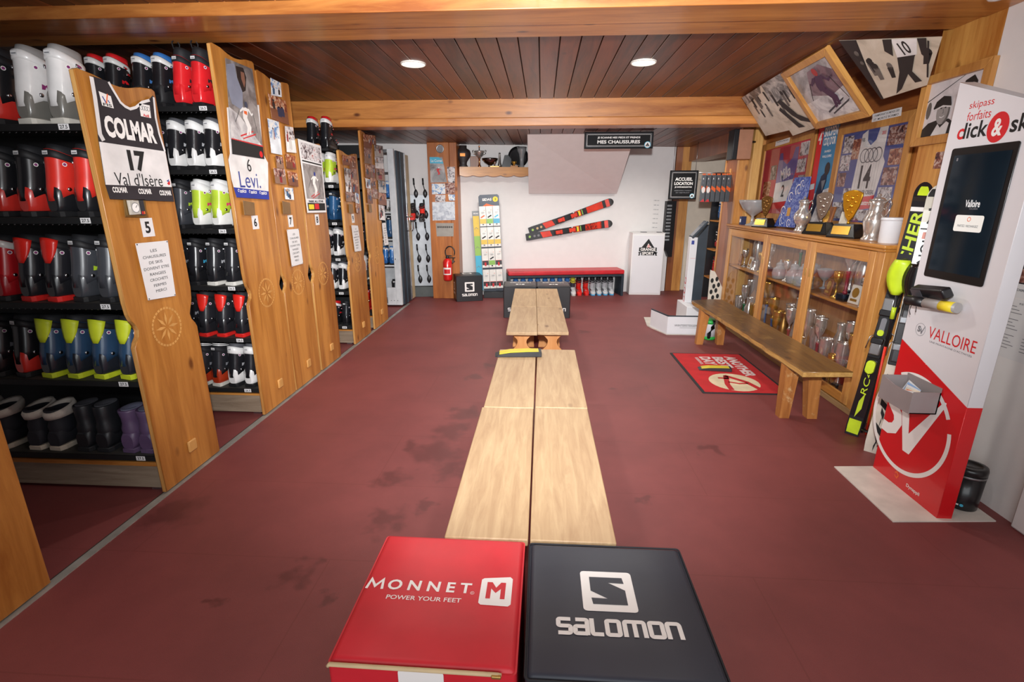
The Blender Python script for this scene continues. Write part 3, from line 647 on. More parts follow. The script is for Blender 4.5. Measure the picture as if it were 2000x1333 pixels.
# bib 5
def bib(outline_px, label, name='race_bib'):
    P = [PX(*q) for q in outline_px]; u = sum(p[0] for p in P) / len(P); z = sum(p[1] for p in P) / len(P)
    M = Matrix.Translation((XF + .004, u, z)) @ frame((0, 0, 0), (0, 1, 0), (0, 0, 1)); f = lambda x, y: (PX(x, y)[0] - u, PX(x, y)[1] - z)
    return M, f
CLB = mat('bib_black_cloth', '2d272b', .85, bump=.15, bscale=60); CLW = mat('bib_white_cloth', 'dedad8', .85, bump=.1, bscale=60)
out5 = [(175, 147), (182, 150), (190.6, 268), (192, 277), (205, 361), (214, 389), (338.7, 394), (334, 365.6), (321, 296), (309, 258), (300, 190), (297, 187), (291, 194), (275.7, 198), (264.6, 209.6), (252, 213), (240, 206), (233, 198.6), (217.4, 173.4), (209.5, 159)]
M, f = bib(out5, '')
t = thing('race_bib', 'black and white sleeveless race bib numbered 17 above the number 5', 'race bib'); t.matrix_world = M
b = B(); b.prism([f(*p) for p in out5], -.003, 0, CLB); bd = b.obj('bib_body', t)
b = B(); b.prism([f(192, 277), f(205, 361), f(334, 365.6), f(321, 296)][::-1], -.0025, .0012, CLW); b.obj('white_panel', t)
b = B(); b.stroke([f(*p) for p in ((176, 150), (183, 190), (193, 262), (200, 275))], .022, CLW, None, .0022)
b.stroke([f(*p) for p in ((209.5, 160), (217.4, 174), (233, 200), (242, 208), (252, 213), (263, 210), (275, 200), (290, 196))], .013, CLW, None, .0022)
b.stroke([f(*p) for p in ((298, 190), (302, 230), (309, 262), (320, 296))], .013, CLW, None, .0022); b.obj('white_piping', t)
b = B(); a0, a1 = f(203, 251), f(301, 258); b.text('COLMAR', (a0[0] + a1[0]) / 2, (a0[1] + a1[1]) / 2 + .0, a1[0] - a0[0], .098, INKW, None, .0024, .05)
a0 = f(266, 315); b.text('17', a0[0], a0[1], .115, .1, INKB, None, .0024, .05)
a0 = f(271, 351); b.text("Val d'Isère", a0[0], a0[1], .31, .062, INKB, None, .0024, 0)
for x, y in ((232, 371), (281, 374), (321, 377)): a0 = f(x, y); b.text('COLMAR', a0[0], a0[1], .088, .027, INKW, None, .0024, .04)
b.obj('lettering', t)
b = B(); q = [f(190, 178), f(214, 188), f(220, 212), f(197, 206)]; b.poly(q[::-1], INKW, None, .0022); c = ((q[0][0] + q[2][0]) / 2, (q[0][1] + q[2][1]) / 2)
b.stroke([(c[0] - .02, c[1] + .012), (c[0] - .004, c[1] - .016)], .006, INKBL, None, .003); b.stroke([(c[0] - .004, c[1] - .016), (c[0] + .012, c[1] + .028)], .006, INKO, None, .0032); b.stroke([(c[0] + .008, c[1] + .0), (c[0] + .016, c[1] - .012)], .005, INKBL, None, .003)
b.text('FIS', c[0], c[1] - .022, .05, .012, INKB, None, .0034, .02); b.obj('federation_badge', t)
b = B(); q = [f(269, 202), f(290, 206), f(293, 231), f(273, 227)]; b.poly(q[::-1], INKW, None, .0022); c = ((q[0][0] + q[2][0]) / 2, (q[0][1] + q[2][1]) / 2)
for i in range(4): b.arc(c[0] - .024 + .016 * i, c[1] + .012, .0085, .011, 0, 360, INKGY, None, .003, 16)
b.text('Audi', c[0], c[1] - .022, .04, .014, INKR, None, .003, .04); b.obj('rings_badge', t)
b = B(); c = f(327, 357); b.poly([(c[0] - .012, c[1] - .004), (c[0] + .012, c[1] + .012), (c[0] + .01, c[1] - .008), (c[0], c[1] - .014)], INKR, None, .0026); b.poly([(c[0] - .012, c[1] + .01), (c[0] + .008, c[1] + .018), (c[0] + .0, c[1] + .002)], INKBL, None, .0026); b.obj('small_crest', t)
# panel 6: bib and poster
out6 = [(443, 210), (449, 300), (446, 312), (452, 350), (461.8, 385.6), (524.8, 390), (523.7, 374), (522.6, 318), (513, 300), (505, 205)]
M, f = bib(out6, '')
t = thing('race_bib', 'white race bib with blue hem, numbered 6, half under the tall ski poster', 'race bib'); t.matrix_world = Matrix.Translation((-.001, 0, 0)) @ M
b = B(); b.prism([f(*p) for p in out6], -.003, 0, CLW); b.obj('bib_body', t)
b = B(); b.prism([f(456, 366), f(461.8, 385.6), f(524.8, 390), f(523.7, 374)][::-1], -.0025, .0012, mat('bib_blue_cloth', '2a3796', .8)); b.obj('blue_hem', t)
b = B(); a0 = f(485, 323); b.text('6', a0[0], a0[1], .05, .085, INKB, None, .0024, .0); a0 = f(488, 352); b.text('Levi.', a0[0] - .005, a0[1], .26, .105, INKBL, None, .0024, -.005)
for x, y in ((472, 373), (493, 375), (513, 377)): a0 = f(x, y); b.text('asics', a0[0] + .01, a0[1], .075, .024, INKW, None, .0024, .02, shear=.2); b.arc(a0[0] - .042, a0[1] + .002, .006, .01, 0, 300, INKW, None, .0024, 12)
b.obj('lettering', t)
def person_skier(b, cx, cy, s, M, suit, skin, ski, d=.002, lean=.3):
    """little racing figure: bent legs, torso, arms, helmet, two skis"""
    P = lambda x, y: (cx + s * (x + lean * y * .4), cy + s * y)
    b.poly([P(-.62, -.98), P(.55, -.62), P(.66, -.54), P(.55, -.56), P(-.62, -.9)], ski, M, d); b.poly([P(-.4, -1.08), P(.8, -.74), P(.9, -.65), P(.78, -.68), P(-.4, -1.02)], ski, M, d)
    b.poly([P(-.05, -.85), P(.12, -.8), P(.26, -.45), P(.0, .02), P(-.26, .0), P(.06, -.45)], suit, M, d * 1.2); b.poly([P(.2, -.78), P(.36, -.74), P(.44, -.4), P(.1, .06), P(-.1, .02), P(.24, -.42)], suit, M, d * 1.3)
    b.poly([P(-.28, -.06), P(.06, -.04), P(.26, .46), P(.08, .58), P(-.16, .52), P(-.3, .2)], suit, M, d * 1.4)
    b.poly([P(.1, .5), P(.24, .42), P(.52, .2), P(.7, .3), P(.66, .38), P(.52, .32), P(.3, .54)], suit, M, d * 1.5); b.poly([P(-.14, .5), P(-.24, .38), P(-.52, .24), P(-.6, .36), P(-.5, .36), P(-.26, .54)], suit, M, d * 1.5)
    b.disc(cx + s * .17, cy + s * .7, s * .14, s * .16, skin, M, d * 1.6, 16); b.stroke([P(.68, .36), P(1.0, -.6)], s * .03, INKB, M, d * 1.6); b.stroke([P(-.56, .36), P(-1.0, -.3)], s * .03, INKB, M, d * 1.6)
SNOWB = photo('poster_snow', ['8a8688', 'bdb9ba', 'd8d5d4', 'e4e2e0'], 7); GREYP = photo('poster_grey', ['5a5656', '7d7674', '9a9492', 'b0aaa6'], 6)
q = [(438, 113), (491, 135), (514.7, 311), (451.7, 301)]; M, Q = sheet('p', '', '', q, lift=.006)
t = thing('ski_poster', 'tall poster of a white-suited racer pinned above the number 6', 'poster', group=None); t.matrix_world = M
b = B(); b.prism(Q[::-1], -.001, .001, GREYP); b.obj('sheet', t)
lp = lambda a, c, k: (a[0] + (c[0] - a[0]) * k, a[1] + (c[1] - a[1]) * k)
g = lambda x, y: lp(lp(Q[0], Q[3], y), lp(Q[1], Q[2], y), x)
b = B(); b.poly([g(0, 1), g(1, 1), g(1, .86), g(0, .84)], INKB, None, .0016); b.poly([g(0, .5), g(.3, .56), g(1, .86), g(0, .84)], SNOWB, None, .0018)
b.poly([g(.02, .06), g(.3, .02), g(.35, .16), g(.5, .3), g(.45, .5), g(.1, .46), g(0, .3)], mat('poster_portrait_hood', '8b8fa0', .6), None, .0018); b.poly([g(.34, .04), g(.62, .03), g(.7, .12), g(.62, .27), g(.5, .3), g(.36, .16)], mat('poster_dark_hair', '2c211e', .6), None, .0022); b.poly([g(.5, .08), g(.63, .08), g(.64, .18), g(.58, .24), g(.5, .16)], mat('poster_skin', '8a5f4c', .6), None, .0028)
b.poly([g(0, .84), g(1, .86), g(1, .845), g(0, .83)], INKR, None, .003)
person_skier(b, *g(.52, .58), .13, None, INKW, mat('poster_helmet', '3c4358', .5), INKR, .003); b.poly([g(.45, .5), g(.55, .5), g(.55, .54), g(.45, .53)], INKO, None, .008)
b.text('6 nations', *g(.4, .9), .12, .016, INKGY, None, .003) if False else None; b.disc(*g(.9, .95), .022, .022, INKR, None, .0026, 16); b.obj('printed_picture', t)
# panel 8 poster
q = [(581, 271), (626, 285), (637, 415), (600, 416)]; M, Q = sheet('p', '', '', q, lift=.002)
g = lambda x, y: lp(lp(Q[0], Q[3], y), lp(Q[1], Q[2], y), x)
t = thing('ski_poster', 'white-edged ski race poster pinned above the number 8', 'poster'); t.matrix_world = M
b = B(); b.prism(Q[::-1], -.001, .001, PAPER); b.obj('sheet', t)
b = B(); b.poly([g(.06, .03), g(.94, .04), g(.95, .26), g(.06, .25)], PH[0], None, .0016); b.poly([g(.06, .27), g(.95, .28), g(.95, .3), g(.06, .29)], INKB, None, .0016); b.poly([g(.06, .31), g(.95, .32), g(.95, .8), g(.06, .8)], GREYP, None, .0016); b.poly([g(.06, .86), g(.95, .86), g(.95, .97), g(.06, .97)], INKB, None, .0016)
b.poly([g(.1, .88), g(.36, .88), g(.36, .95), g(.1, .95)], INKY, None, .0022); b.poly([g(.4, .87), g(.62, .87), g(.62, .95), g(.4, .95)], INKR, None, .0022)
person_skier(b, *g(.5, .58), .12, None, INKW, INKBL, INKR, .0024); b.obj('printed_picture', t)
b = B(); b.text('PARK ALL STAR', *g(.5, .835), .3, .02, INKB, None, .003, .04); b.text('HIGH', *g(.5, .912), .05, .03, INKW, None, .003, .04) if False else None; b.obj('lettering', t)
# loose photos
def bil0(Q): return lambda x, y: lp(lp(Q[0], Q[3], y), lp(Q[1], Q[2], y), x)
def pinned(q, k, where, grp, lift=.0005):
    M, Q = sheet('p', '', '', q, lift=lift); b = B(); b.prism(Q[::-1], -.0005, .0008, PH[k])
    o = obj_at(b, 'photo_print', M, '%s pinned %s' % (PHD[k], where), 'photo', grp)
    b = B(); g = bil0(Q); rnd = random.Random(int(q[0][0] * 7 + q[0][1])); SK = ['9fb6d0', 'c9c2c0', '7d8fae', 'b09a86'][k % 4]; GD = ['e0dcda', '8a6a58', 'd9dde2', '7a4a34', 'bdb8b4'][k]
    b.poly([g(0, .55), g(0, 1), g(1, 1), g(1, .5)], mat('print_ground_' + GD, GD, .4, var=.12), None, .0011)
    for i in range(rnd.choice((1, 2, 2, 3, 4))):
        x = rnd.uniform(.15, .85); y = rnd.uniform(.25, .55); s_ = rnd.uniform(.1, .17); cc = rnd.choice(['8a2228', '22304e', '2a2628', 'c9c4c0', '3a5a7a', '6a3a2a']); m_ = mat('print_coat_' + cc, cc, .4)
        b.poly([g(x - s_ * .6, min(1, y + s_ * 2.6)), g(x + s_ * .6, min(1, y + s_ * 2.6)), g(x + s_ * .7, y + s_ * .6), g(x + s_ * .2, y), g(x - s_ * .2, y), g(x - s_ * .7, y + s_ * .6)], m_, None, .0014 + .0002 * i); c_ = g(x, y - s_ * .35); rr_ = s_ * .4 * abs(Q[1][0] - Q[0][0]); b.disc(c_[0], c_[1], rr_, rr_ * 1.15, rnd.choice((mat('print_skin', 'b58a70', .5), mat('print_hair', '33262a', .5))), None, .0014 + .0002 * i, 10)
    b.obj('printed_figures', o)
    if random.random() < .5: o.matrix_world = M @ Matrix.Rotation(random.uniform(-.02, .02), 4, 'Z')
    return o
G7 = 'photos on rack panel 7'
for q, k, wh in (([(528, 152), (548, 162), (550, 190), (530, 186)], 2, 'at the very top of panel 7'), ([(523, 182), (558, 198), (565, 245), (531, 232)], 3, 'with a white arch, second from the top of panel 7'),
                 ([(522, 231), (544, 238), (551, 303), (530, 299)], 2, 'as a tall strip at the left of panel 7'), ([(556, 246), (572, 249), (579, 299), (560, 297)], 0, 'as a tall strip at the right of panel 7'),
                 ([(538, 304), (552, 307), (555, 330), (541, 328)], 1, 'left of the red one on panel 7'), ([(557, 300), (576, 305), (579, 331), (560, 329)], 3, 'with a red jacket at the right of panel 7'),
                 ([(534, 328), (556, 331), (560, 361), (538, 358)], 1, 'low at the left of panel 7'), ([(561, 334), (580, 338), (583, 365), (565, 362)], 3, 'low at the right of panel 7'), ([(555, 366), (572, 368), (574, 391), (557, 389)], 2, 'alone just above the plate on panel 7')):
    pinned(q, k, wh, G7)
def zpx(x, y): return (655 + x / 3.415, 250 + y / 3.415)
def wall_of_prints(rows, panel, grp):
    n = 0
    for (x0, y0, x1, y1) in rows:
        n += 1; k = (n * 3 + len(rows)) % 5 if n % 2 else (n + 1) % 4
        pinned([zpx(x0, y0), zpx(x1, y0 + 10), zpx(x1 + 4, y1 + 6), zpx(x0 + 5, y1)], k, 'on panel %s, %s from the top left' % (panel, ORD[n - 1]), grp, .0003 * (n % 4))
wall_of_prints([(44, 180, 88, 245), (90, 182, 132, 270), (58, 265, 98, 345), (98, 262, 140, 345), (66, 345, 104, 425), (104, 340, 150, 430), (66, 425, 104, 488), (104, 430, 132, 490), (130, 430, 156, 500), (134, 500, 160, 566)], '9', 'photos on rack panel 9')
wall_of_prints([(185, 40, 240, 130), (238, 48, 266, 110), (258, 110, 315, 190), (190, 130, 238, 235), (262, 190, 318, 268), (196, 240, 232, 330), (232, 240, 262, 330), (268, 262, 326, 348), (200, 335, 232, 400), (232, 330, 268, 398), (210, 402, 246, 500), (246, 402, 280, 468), (284, 350, 336, 430), (284, 430, 338, 512), (288, 512, 328, 612)], '10, the farthest', 'photos on the farthest rack panel')
# ================================================================ seat cubes, benches and floor things in the middle
def rounded(w_, d_, r, n=5):
    P = []
    for cx, cy, a0 in ((w_ / 2 - r, d_ / 2 - r, 0), (-w_ / 2 + r, d_ / 2 - r, 90), (-w_ / 2 + r, -d_ / 2 + r, 180), (w_ / 2 - r, -d_ / 2 + r, 270)):
        for i in range(n + 1): a = math.radians(a0 + 90 * i / n); P.append((cx + r * math.cos(a), cy + r * math.sin(a)))
    return P
def cube_mesh(w_, d_, h, m, puff=.006):
    b = B(); n = 10
    b.prism(rounded(w_, d_, .012), .004, h - .012, m); bm = b.bm
    # cushion top: flat in the middle, rolled down at the rim
    nodes = (-1, -.985, -.965, -.93, -.5, 0, .5, .93, .965, .985, 1); drop = {1: .0132, .985: .006, .965: .0022}
    rows = [[b.v((u * (w_ / 2 - .004), v_ * (d_ / 2 - .004), h - min(.0132, drop.get(abs(u), 0) + drop.get(abs(v_), 0)))) for u in nodes] for v_ in nodes]
    for a, c in zip(rows, rows[1:]):
        for i in range(n): b.face([a[i], a[i + 1], c[i + 1], c[i]], m, True)
    return b
REDV = mat('red_coated_cloth', 'cc2430', .46, var=.03, bump=.12, bscale=22); NAVYV = mat('navy_coated_cloth', '2f323d', .48, var=.03, bump=.12, bscale=22); BLKV = mat('black_coated_cloth', '201f22', .42, var=.03, bump=.06, bscale=25, coat=.1)
SEAM = mat('seam_cord', '1a1a20', .7)
def s_logo(b, u, v, s, M, d, ink, ground):
    b.poly(rr(u, v, s, s, s * .07), ink, M, d)
    P = [(-.33, .36), (.31, .36), (.33, .2), (.03, .21), (.33, .02), (.33, -.36), (-.31, -.36), (-.33, -.2), (-.03, -.21), (-.33, -.02)]
    b.poly([(u + x * s, v + y * s * .95) for x, y in P], ground, M, d + .0007)
def rr(u, v, w_, h, r): return [(u + x, v + y) for x, y in rounded(w_, h, r, 3)]
def chaikin(P, it=2):
    P = [V((p[0], p[1])) for p in P]; closed = (P[0] - P[-1]).length < 1e-6
    for _ in range(it):
        Q = [] if closed else [P[0]]
        for a, c in zip(P, P[1:]): Q += [a * .75 + c * .25, a * .25 + c * .75]
        P = Q + ([Q[0]] if closed else [P[-1]])
    return P
def salomon(b, u, v, wd, h, m, M, d=.001):
    """the wide rounded lettering, built from strokes"""
    k = h * .215; hh = h / 2 - k / 2; Wd = [1, 1, .88, 1.05, 1.5, 1.05, 1.0]; L = wd / sum(Wd); x = u - wd / 2; hw = L * .36
    arch = ((-1, -1), (-1, .2), (-1, 1), (-.2, 1), (.2, 1), (1, 1), (1, .2), (1, -1)); o_ = ((0, 1), (.2, 1), (1, 1), (1, .5), (1, -.5), (1, -1), (.2, -1), (-.2, -1), (-1, -1), (-1, -.5), (-1, .5), (-1, 1), (-.2, 1), (0, 1))
    SEG = [[((1.05, 1), (-.2, 1), (-1, 1), (-1, .5), (-1, 0), (-.2, 0), (.2, 0), (1, 0), (1, -.5), (1, -1), (.2, -1), (-1.05, -1))],
           [((-.9, 1), (.2, 1), (1, 1), (1, .5), (1, -1.2)), ((1, -1), (-.2, -1), (-1, -1), (-1, -.5), (-1, 0), (-.2, 0), (1, 0))],
           [((-.8, 1.25), (-.8, -.2), (-.8, -1), (-.1, -1), (1, -1))], [o_],
           [((-1.6, -1.2), (-1.6, .2), (-1.6, 1), (-.9, 1), (.9, 1), (1.6, 1), (1.6, .2), (1.6, -1.2)), ((0, 1), (0, -1.2))], [o_], [((-1, -1.2),) + arch[1:-1] + ((1, -1.2),)]]
    for wdt, segs in zip(Wd, SEG):
        cx = x + L * wdt / 2; x += L * wdt
        for i, sg in enumerate(segs): b.ribbon(chaikin([(cx + p[0] * hw, v + p[1] * hh) for p in sg]), k, m, M, d + .0004 * i)
# red cube
CH = .442
t = thing('seat_cube', 'red padded seat cube with a zip and white lettering, at the near left', 'seat cube', (-.292, 1.233, 0), -.01)
cube_mesh(.498, .512, CH, REDV).obj('cushion', t)
b = B(); M = Matrix.Translation((0, 0, CH + .0012))
b.text('O N N E T', -.038, .014, .262, .042, INKW, M, 0, .025); b.ribbon([(-.232, -.007), (-.226, .032), (-.2075, .004), (-.189, .032), (-.183, -.007)], .0085, INKW, M, 0); b.text('POWER YOUR FEET', -.045, -.036, .228, .0165, INKW, M, 0, .012); b.arc(.098, -.004, .005, .0062, 0, 360, INKW, M, 0, 12); b.text('R', .098, -.004, .004, .005, INKW, M, 0)
lx, lz = -.012, -.045
b.poly([(.133 + lx, .108 - .01 + lz), (.14 + lx, .104 + lz), (.222 + lx, .114 + lz), (.23 + lx, .106 + lz), (.23 + lx, .004 + lz), (.222 + lx, -.004 + lz), (.14 + lx, -.002 + lz), (.133 + lx, .005 + lz)], INKW, M, 0)
b.poly([(p + lx, q + lz) for p, q in ((.152, .022), (.152, .088), (.168, .088), (.181, .066), (.195, .088), (.21, .088), (.21, .022), (.196, .022), (.196, .062), (.181, .045), (.166, .062), (.166, .022))], REDV, M, .0008); b.obj('lettering', t)
b = B(); ZC = mat('zip_tape', 'd2b98f', .7); b.tube([(-.243, -.262, CH - .012), (-.24, -.262, CH - .006), (.2, -.262, CH - .006), (.21, -.262, CH - .008)], .0055, ZC, 8); zp = b.obj('zip', t)
b = B(); b.box(.185, .21, -.272, -.264, CH - .011, CH - .002, mat('zip_slider', 'b99a5a', .35, .8), .002); b.obj('zip_slider', zp)
b = B(); M = frame((0, -.2572, .33), (1, 0, 0), (0, 0, 1)); b.poly(rr(-.0, .05, .12, .1, .012), INKW, M, .001); b.obj('front_badge', t)
# navy cube
t = thing('seat_cube', 'navy padded seat cube with a large white letter S, near right', 'seat cube', (.232, 1.218, 0), .0)
cube_mesh(.512, .512, CH, NAVYV).obj('cushion', t)
b = B(); M = Matrix.Translation((0, 0, CH + .0012)); s_logo(b, -.012, .043, .16, M, 0, INKW, NAVYV); salomon(b, .002, -.094, .352, .06, INKW, M, .0002); b.obj('lettering', t)
def piping(t, w_, d_, h):
    b = B(); b.tube([(x, y, h - .008) for x, y in rounded(w_ + .002, d_ + .002, .012)], .0032, SEAM, 6, closed=True); b.obj('piping', t)
piping(t, .512, .512, CH)
# black cubes at the far end and by the post
def black_cube(x, y, w_, h, rz, label, side):
    t = thing('seat_cube', label, 'seat cube', (x, y, 0), rz); cube_mesh(w_, w_ * .95, h, BLKV, .003).obj('cushion', t); b = B(); M = frame((0, -w_ * .475 - .0005, 0), (1, 0, 0), (0, 0, 1))
    if side: s_logo(b, .0, h * .57, .155, M, .001, INKW, BLKV); salomon(b, 0, h * .26, .25, .042, INKW, M, .001)
    else: salomon(b, 0, h * .27, .34, .05, INKW, M, .001)
    M = Matrix.Translation((0, 0, h - .0015)); 
    if side: s_logo(b, 0, .06, .15, M, .003, INKW, BLKV)
    else: b.rect(-.06, -.09, .06, -.03, INKW, M, .003); s_logo(b, 0, -.06, .05, M, .004, BLKV, INKW); salomon(b, 0, .09, .3, .04, INKW, M, .003)
    if side:
        M = frame((-w_ / 2 - .0005, 0, 0), (0, -1, 0), (0, 0, 1)); s_logo(b, -.02, h * .55, .13, M, .001, INKW, BLKV); salomon(b, -.02, h * .28, .2, .035, INKW, M, .001); b.rect(.17, .04, .19, .12, INKW, M, .001)
    b.obj('lettering', t); piping(t, w_, w_ * .95, h)
black_cube(-.293, 6.93, .458, .446, .03, 'black seat cube at the far end of the benches, left of the pair', False)
black_cube(.172, 6.945, .458, .446, .03, 'black seat cube at the far end of the benches, right of the pair', False)
black_cube(-1.205, 8.02, .43, .415, .3, 'black seat cube standing alone between the fire extinguisher and display stand', True)
# pine benches
BT = wood('bench_pine', '9c7a58', 'c2a57e', 1, .5, .75, 30, blot=.3); BTR = wood('bench_trestle_pine', 'b9773c', 'd99c62', 2, .45, .4)
def trestle_pts():
    R = [(.12, .0), (.12, .03), (.112, .05), (.115, .10), (.112, .15), (.105, .19), (.09, .22), (.066, .245), (.045, .27), (.038, .295), (.042, .32), (.06, .342), (.08, .352), (.085, .37), (.1, .378), (.118, .398)]
    return R + [(-x, z) for x, z in reversed(R)]
def bench(x, y0, y1, w_, label, z=.43, rz=0):
    t = thing('pine_bench', label, 'bench', (x, y0, 0), rz, 'light pine benches down the middle'); L = y1 - y0
    b = B(); b.box(-w_ / 2, w_ / 2, 0, L, z - .03, z, BT, .005); b.obj('seat', t)
    for yy in (.14, L - .17):
        M = Matrix.Translation((0, yy + .028, 0)) @ Matrix.Rotation(pi / 2, 4, 'X'); b = B(); b.prism(trestle_pts(), 0, .028, BTR, M, bev=.003); lg = b.obj('trestle_leg', t)
        b = B(); b.arc(0, .215 - .04, .012, .017, 0, 180, mat('bolt_dark', '6a5a48', .4, .6), M, .0288); b.obj('wedge_slot', lg)
    b = B(); b.box(-.012, .012, .17, L - .17, .16, .22, BTR, .003); b.obj('stretcher', t)
    return t
NB = [(-.334, -.031), (-.027, .282)]
bench(-.182, 1.50, 2.655, .302, 'pine bench behind the red cube, nearest the camera on the left'); bench(.129, 1.50, 2.67, .306, 'pine bench behind the navy cube, nearest the camera on the right')
bench(-.177, 2.66, 3.81, .292, 'pine bench carrying the black and yellow wedge'); bench(.13, 2.675, 3.83, .304, 'pine bench right of the one carrying the wedge')
bench(-.168, 4.345, 5.48, .284, 'pine bench left of the gap, in the far half of the row', rz=.018); bench(.118, 4.37, 5.49, .284, 'pine bench right of the gap, in the far half of the row', rz=.018)
bench(-.189, 5.486, 6.63, .284, 'pine bench ending at the left black cube', rz=.018); bench(.097, 5.496, 6.645, .284, 'pine bench ending at the right black cube', rz=.018)
# ski boot horn / wedges
def wedge(label, loc, rz, s=1):
    t = thing('boot_wedge', label, 'wedge', loc, rz); BK = mat('wedge_black', '26272b', .55); YE = mat('wedge_yellow', 'd2bd2a', .5)
    M = Matrix.Rotation(pi / 2, 4, 'X'); b = B(); b.prism([(-.16, 0), (.16, 0), (.16, .034), (.06, .033), (-.06, .027), (-.13, .016), (-.165, .006)], -.05, .05, BK, M, bev=.004); b.obj('body', t)
    b = B(); M2 = M; b.prism([(-.135, .014), (-.06, .026), (.06, .032), (.14, .033), (.14, .036), (.06, .0375), (-.06, .033), (-.135, .02)], -.042, .03, YE, M2); b.obj('yellow_pad', t)
    t.scale = (s, s, s)
wedge('black and yellow wedge lying across the end of a pine bench', (-.165, 3.66, .431), .07, 1.1)
wedge('black and yellow wedge lying on the red doormat', (1.69, 4.63, .008), -.12, .92)
# red doormat
t = thing('door_mat', 'red doormat with black rim and large cream R emblem under the dark bench', 'doormat', (1.765, 4.6, 0), 0)
RUB = mat('mat_rubber', '232326', .8); PILE = mat('mat_red_pile', 'c02024', .95, var=.05, bump=.4, bscale=200); INKC2 = mat('mat_cream_pile', 'd9c7a4', .95, bump=.3, bscale=200); MW = mat('mat_pale_pile', 'd6c4c0', .95)
b = B(); b.prism(rounded(.74, 1.15, .01), 0, .005, RUB); b.obj('rubber_rim', t); b = B(); b.prism(rounded(.69, 1.1, .008), .005, .008, PILE); b.obj('pile', t)
b = B(); M = Matrix.Translation((0, 0, .0084)); b.disc(-.01, -.30, .215, .225, INKC2, M); 
RR = mat('mat_red_print', 'b91c22', .95)
b.stroke([(-.12, -.2), (-.02, -.21)], .035, RR, M, .0006); b.stroke([(-.03, -.14), (-.09, -.36), (-.1, -.5)], .045, RR, M, .0006); b.stroke([(-.04, -.13), (.10, -.30), (.16, -.5)], .05, RR, M, .0006); b.stroke([(-.06, -.3), (.02, -.34), (.1, -.33)], .03, RR, M, .0006)
MR = M @ Matrix.Rotation(-pi / 2, 4, 'Z')
b.text('ANOTHER', -.16, .21, .60, .11, MW, MR, .0006, .045); b.text('BEST', -.27, .08, .34, .11, MW, MR, .0006, .045); b.text('DAY', -.31, -.05, .26, .11, MW, MR, .0006, .045); b.text('ROSSIGNOL', -.30, -.14, .22, .032, MW, MR, .0006, .03); b.obj('emblem', t)
# ================================================================ the right-hand side
class Pl:
    """a real plane: right, up and an origin; px() gives local coordinates of the point seen at a photo pixel"""
    def __init__(s, o, right, up): s.M = frame(o, right, up); s.I = s.M.inverted()
    def px(s, x, y, d=0):
        n = s.M.to_3x3() @ V((0, 0, 1)); o = s.M.translation + n * d; r = _ray(x, y); c = V((0, 0, CAM_H))
        p = s.I @ (c + r * ((o - c).dot(n) / r.dot(n))); return (p.x, p.y)
def flat_thing(name, label, cat, pl, pts, th, m, group=None, bev=0, lift=0, msides=None):
    """a flat thing hung on plane pl: empty at its middle, slab as first part"""
    u = sum(p[0] for p in pts) / len(pts); v_ = sum(p[1] for p in pts) / len(pts)
    t = thing(name, label, cat, group=group); t.matrix_world = pl.M @ Matrix.Translation((u, v_, lift))
    return t, [(p[0] - u, p[1] - v_) for p in pts], (u, v_)
def bil(Q): return lambda x, y: lp(lp(Q[0], Q[3], y), lp(Q[1], Q[2], y), x)
FRW = wood('frame_pine', '9c642e', 'c9934f', 1, .4, .3); FRV = wood('frame_pine_upright', '9c642e', 'c9934f', 2, .4, .3)
def framed(t, Q, wd, th, m=FRW):
    """mitred frame around quad Q (TL,TR,BR,BL), thickness th"""
    c = (sum(q[0] for q in Q) / 4, sum(q[1] for q in Q) / 4); b = B()
    A = [V(q) for q in Q]; I = []
    for i in range(4):
        e0 = (A[i - 1] - A[i]).normalized(); e1 = (A[(i + 1) % 4] - A[i]).normalized(); sn = abs(e0.x * e1.y - e0.y * e1.x); I.append(A[i] + (e0 + e1) * (wd / sn))
    for i in range(4):
        j = (i + 1) % 4; b.prism([A[i], A[j], I[j], I[i]][::-1], 0, th, m, bev=.003)
    b.obj('frame', t)
    return [tuple(p) for p in I]
# ---- trophy cabinet
CX, CY0, CY1, CZ = 2.385, 3.62, 6.62, 1.292
t = thing('trophy_cabinet', 'long honey pine cabinet with three glass doors, crammed with trophies', 'cabinet', (CX, CY0, 0)); L = CY1 - CY0; DP = .325
CABW = wood('cabinet_pine', 'a2601f', 'cf9144', 1, .38, .45, coat=.25); CABV = wood('cabinet_pine_upright', 'a8662a', 'd69d55', 2, .38, .5, coat=.25); CABI = wood('cabinet_back_pine', '8a5a2e', 'c48f58', 2, .5, .4)
b = B(); b.box(DP - .015, DP, 0, L, .03, CZ - .03, CABI); b.obj('back_board', t)
for y0, y1 in ((0, .085), (L - .03, L)): b = B(); b.box(.0, DP - .015, y0, y1, 0, CZ - .03, CABV, .004); b.obj('side_panel', t)
b = B(); b.box(.015, DP - .016, .086, L - .031, .03, .055, CABW); b.obj('bottom_board', t)
b = B(); b.box(-.03, DP, -.03, L + .03, CZ - .028, CZ, CABW, .008); b.box(-.015, DP, -.012, L + .012, CZ - .05, CZ - .028, CABW, .005); b.obj('top', t)
b = B(); b.box(-.014, .0, 0, L, 0, .045, wood('kick_board', '8a6a44', 'bd9a6a', 1, .6, .4), .003); b.obj('kick_board', t)
b = B(); b.box(.035, DP - .016, .086, L - .031, .772, .792, CABW, .002); b.obj('shelf', t)
GL = glassy('cabinet_glass', (1, 1, 1), .03, .96)
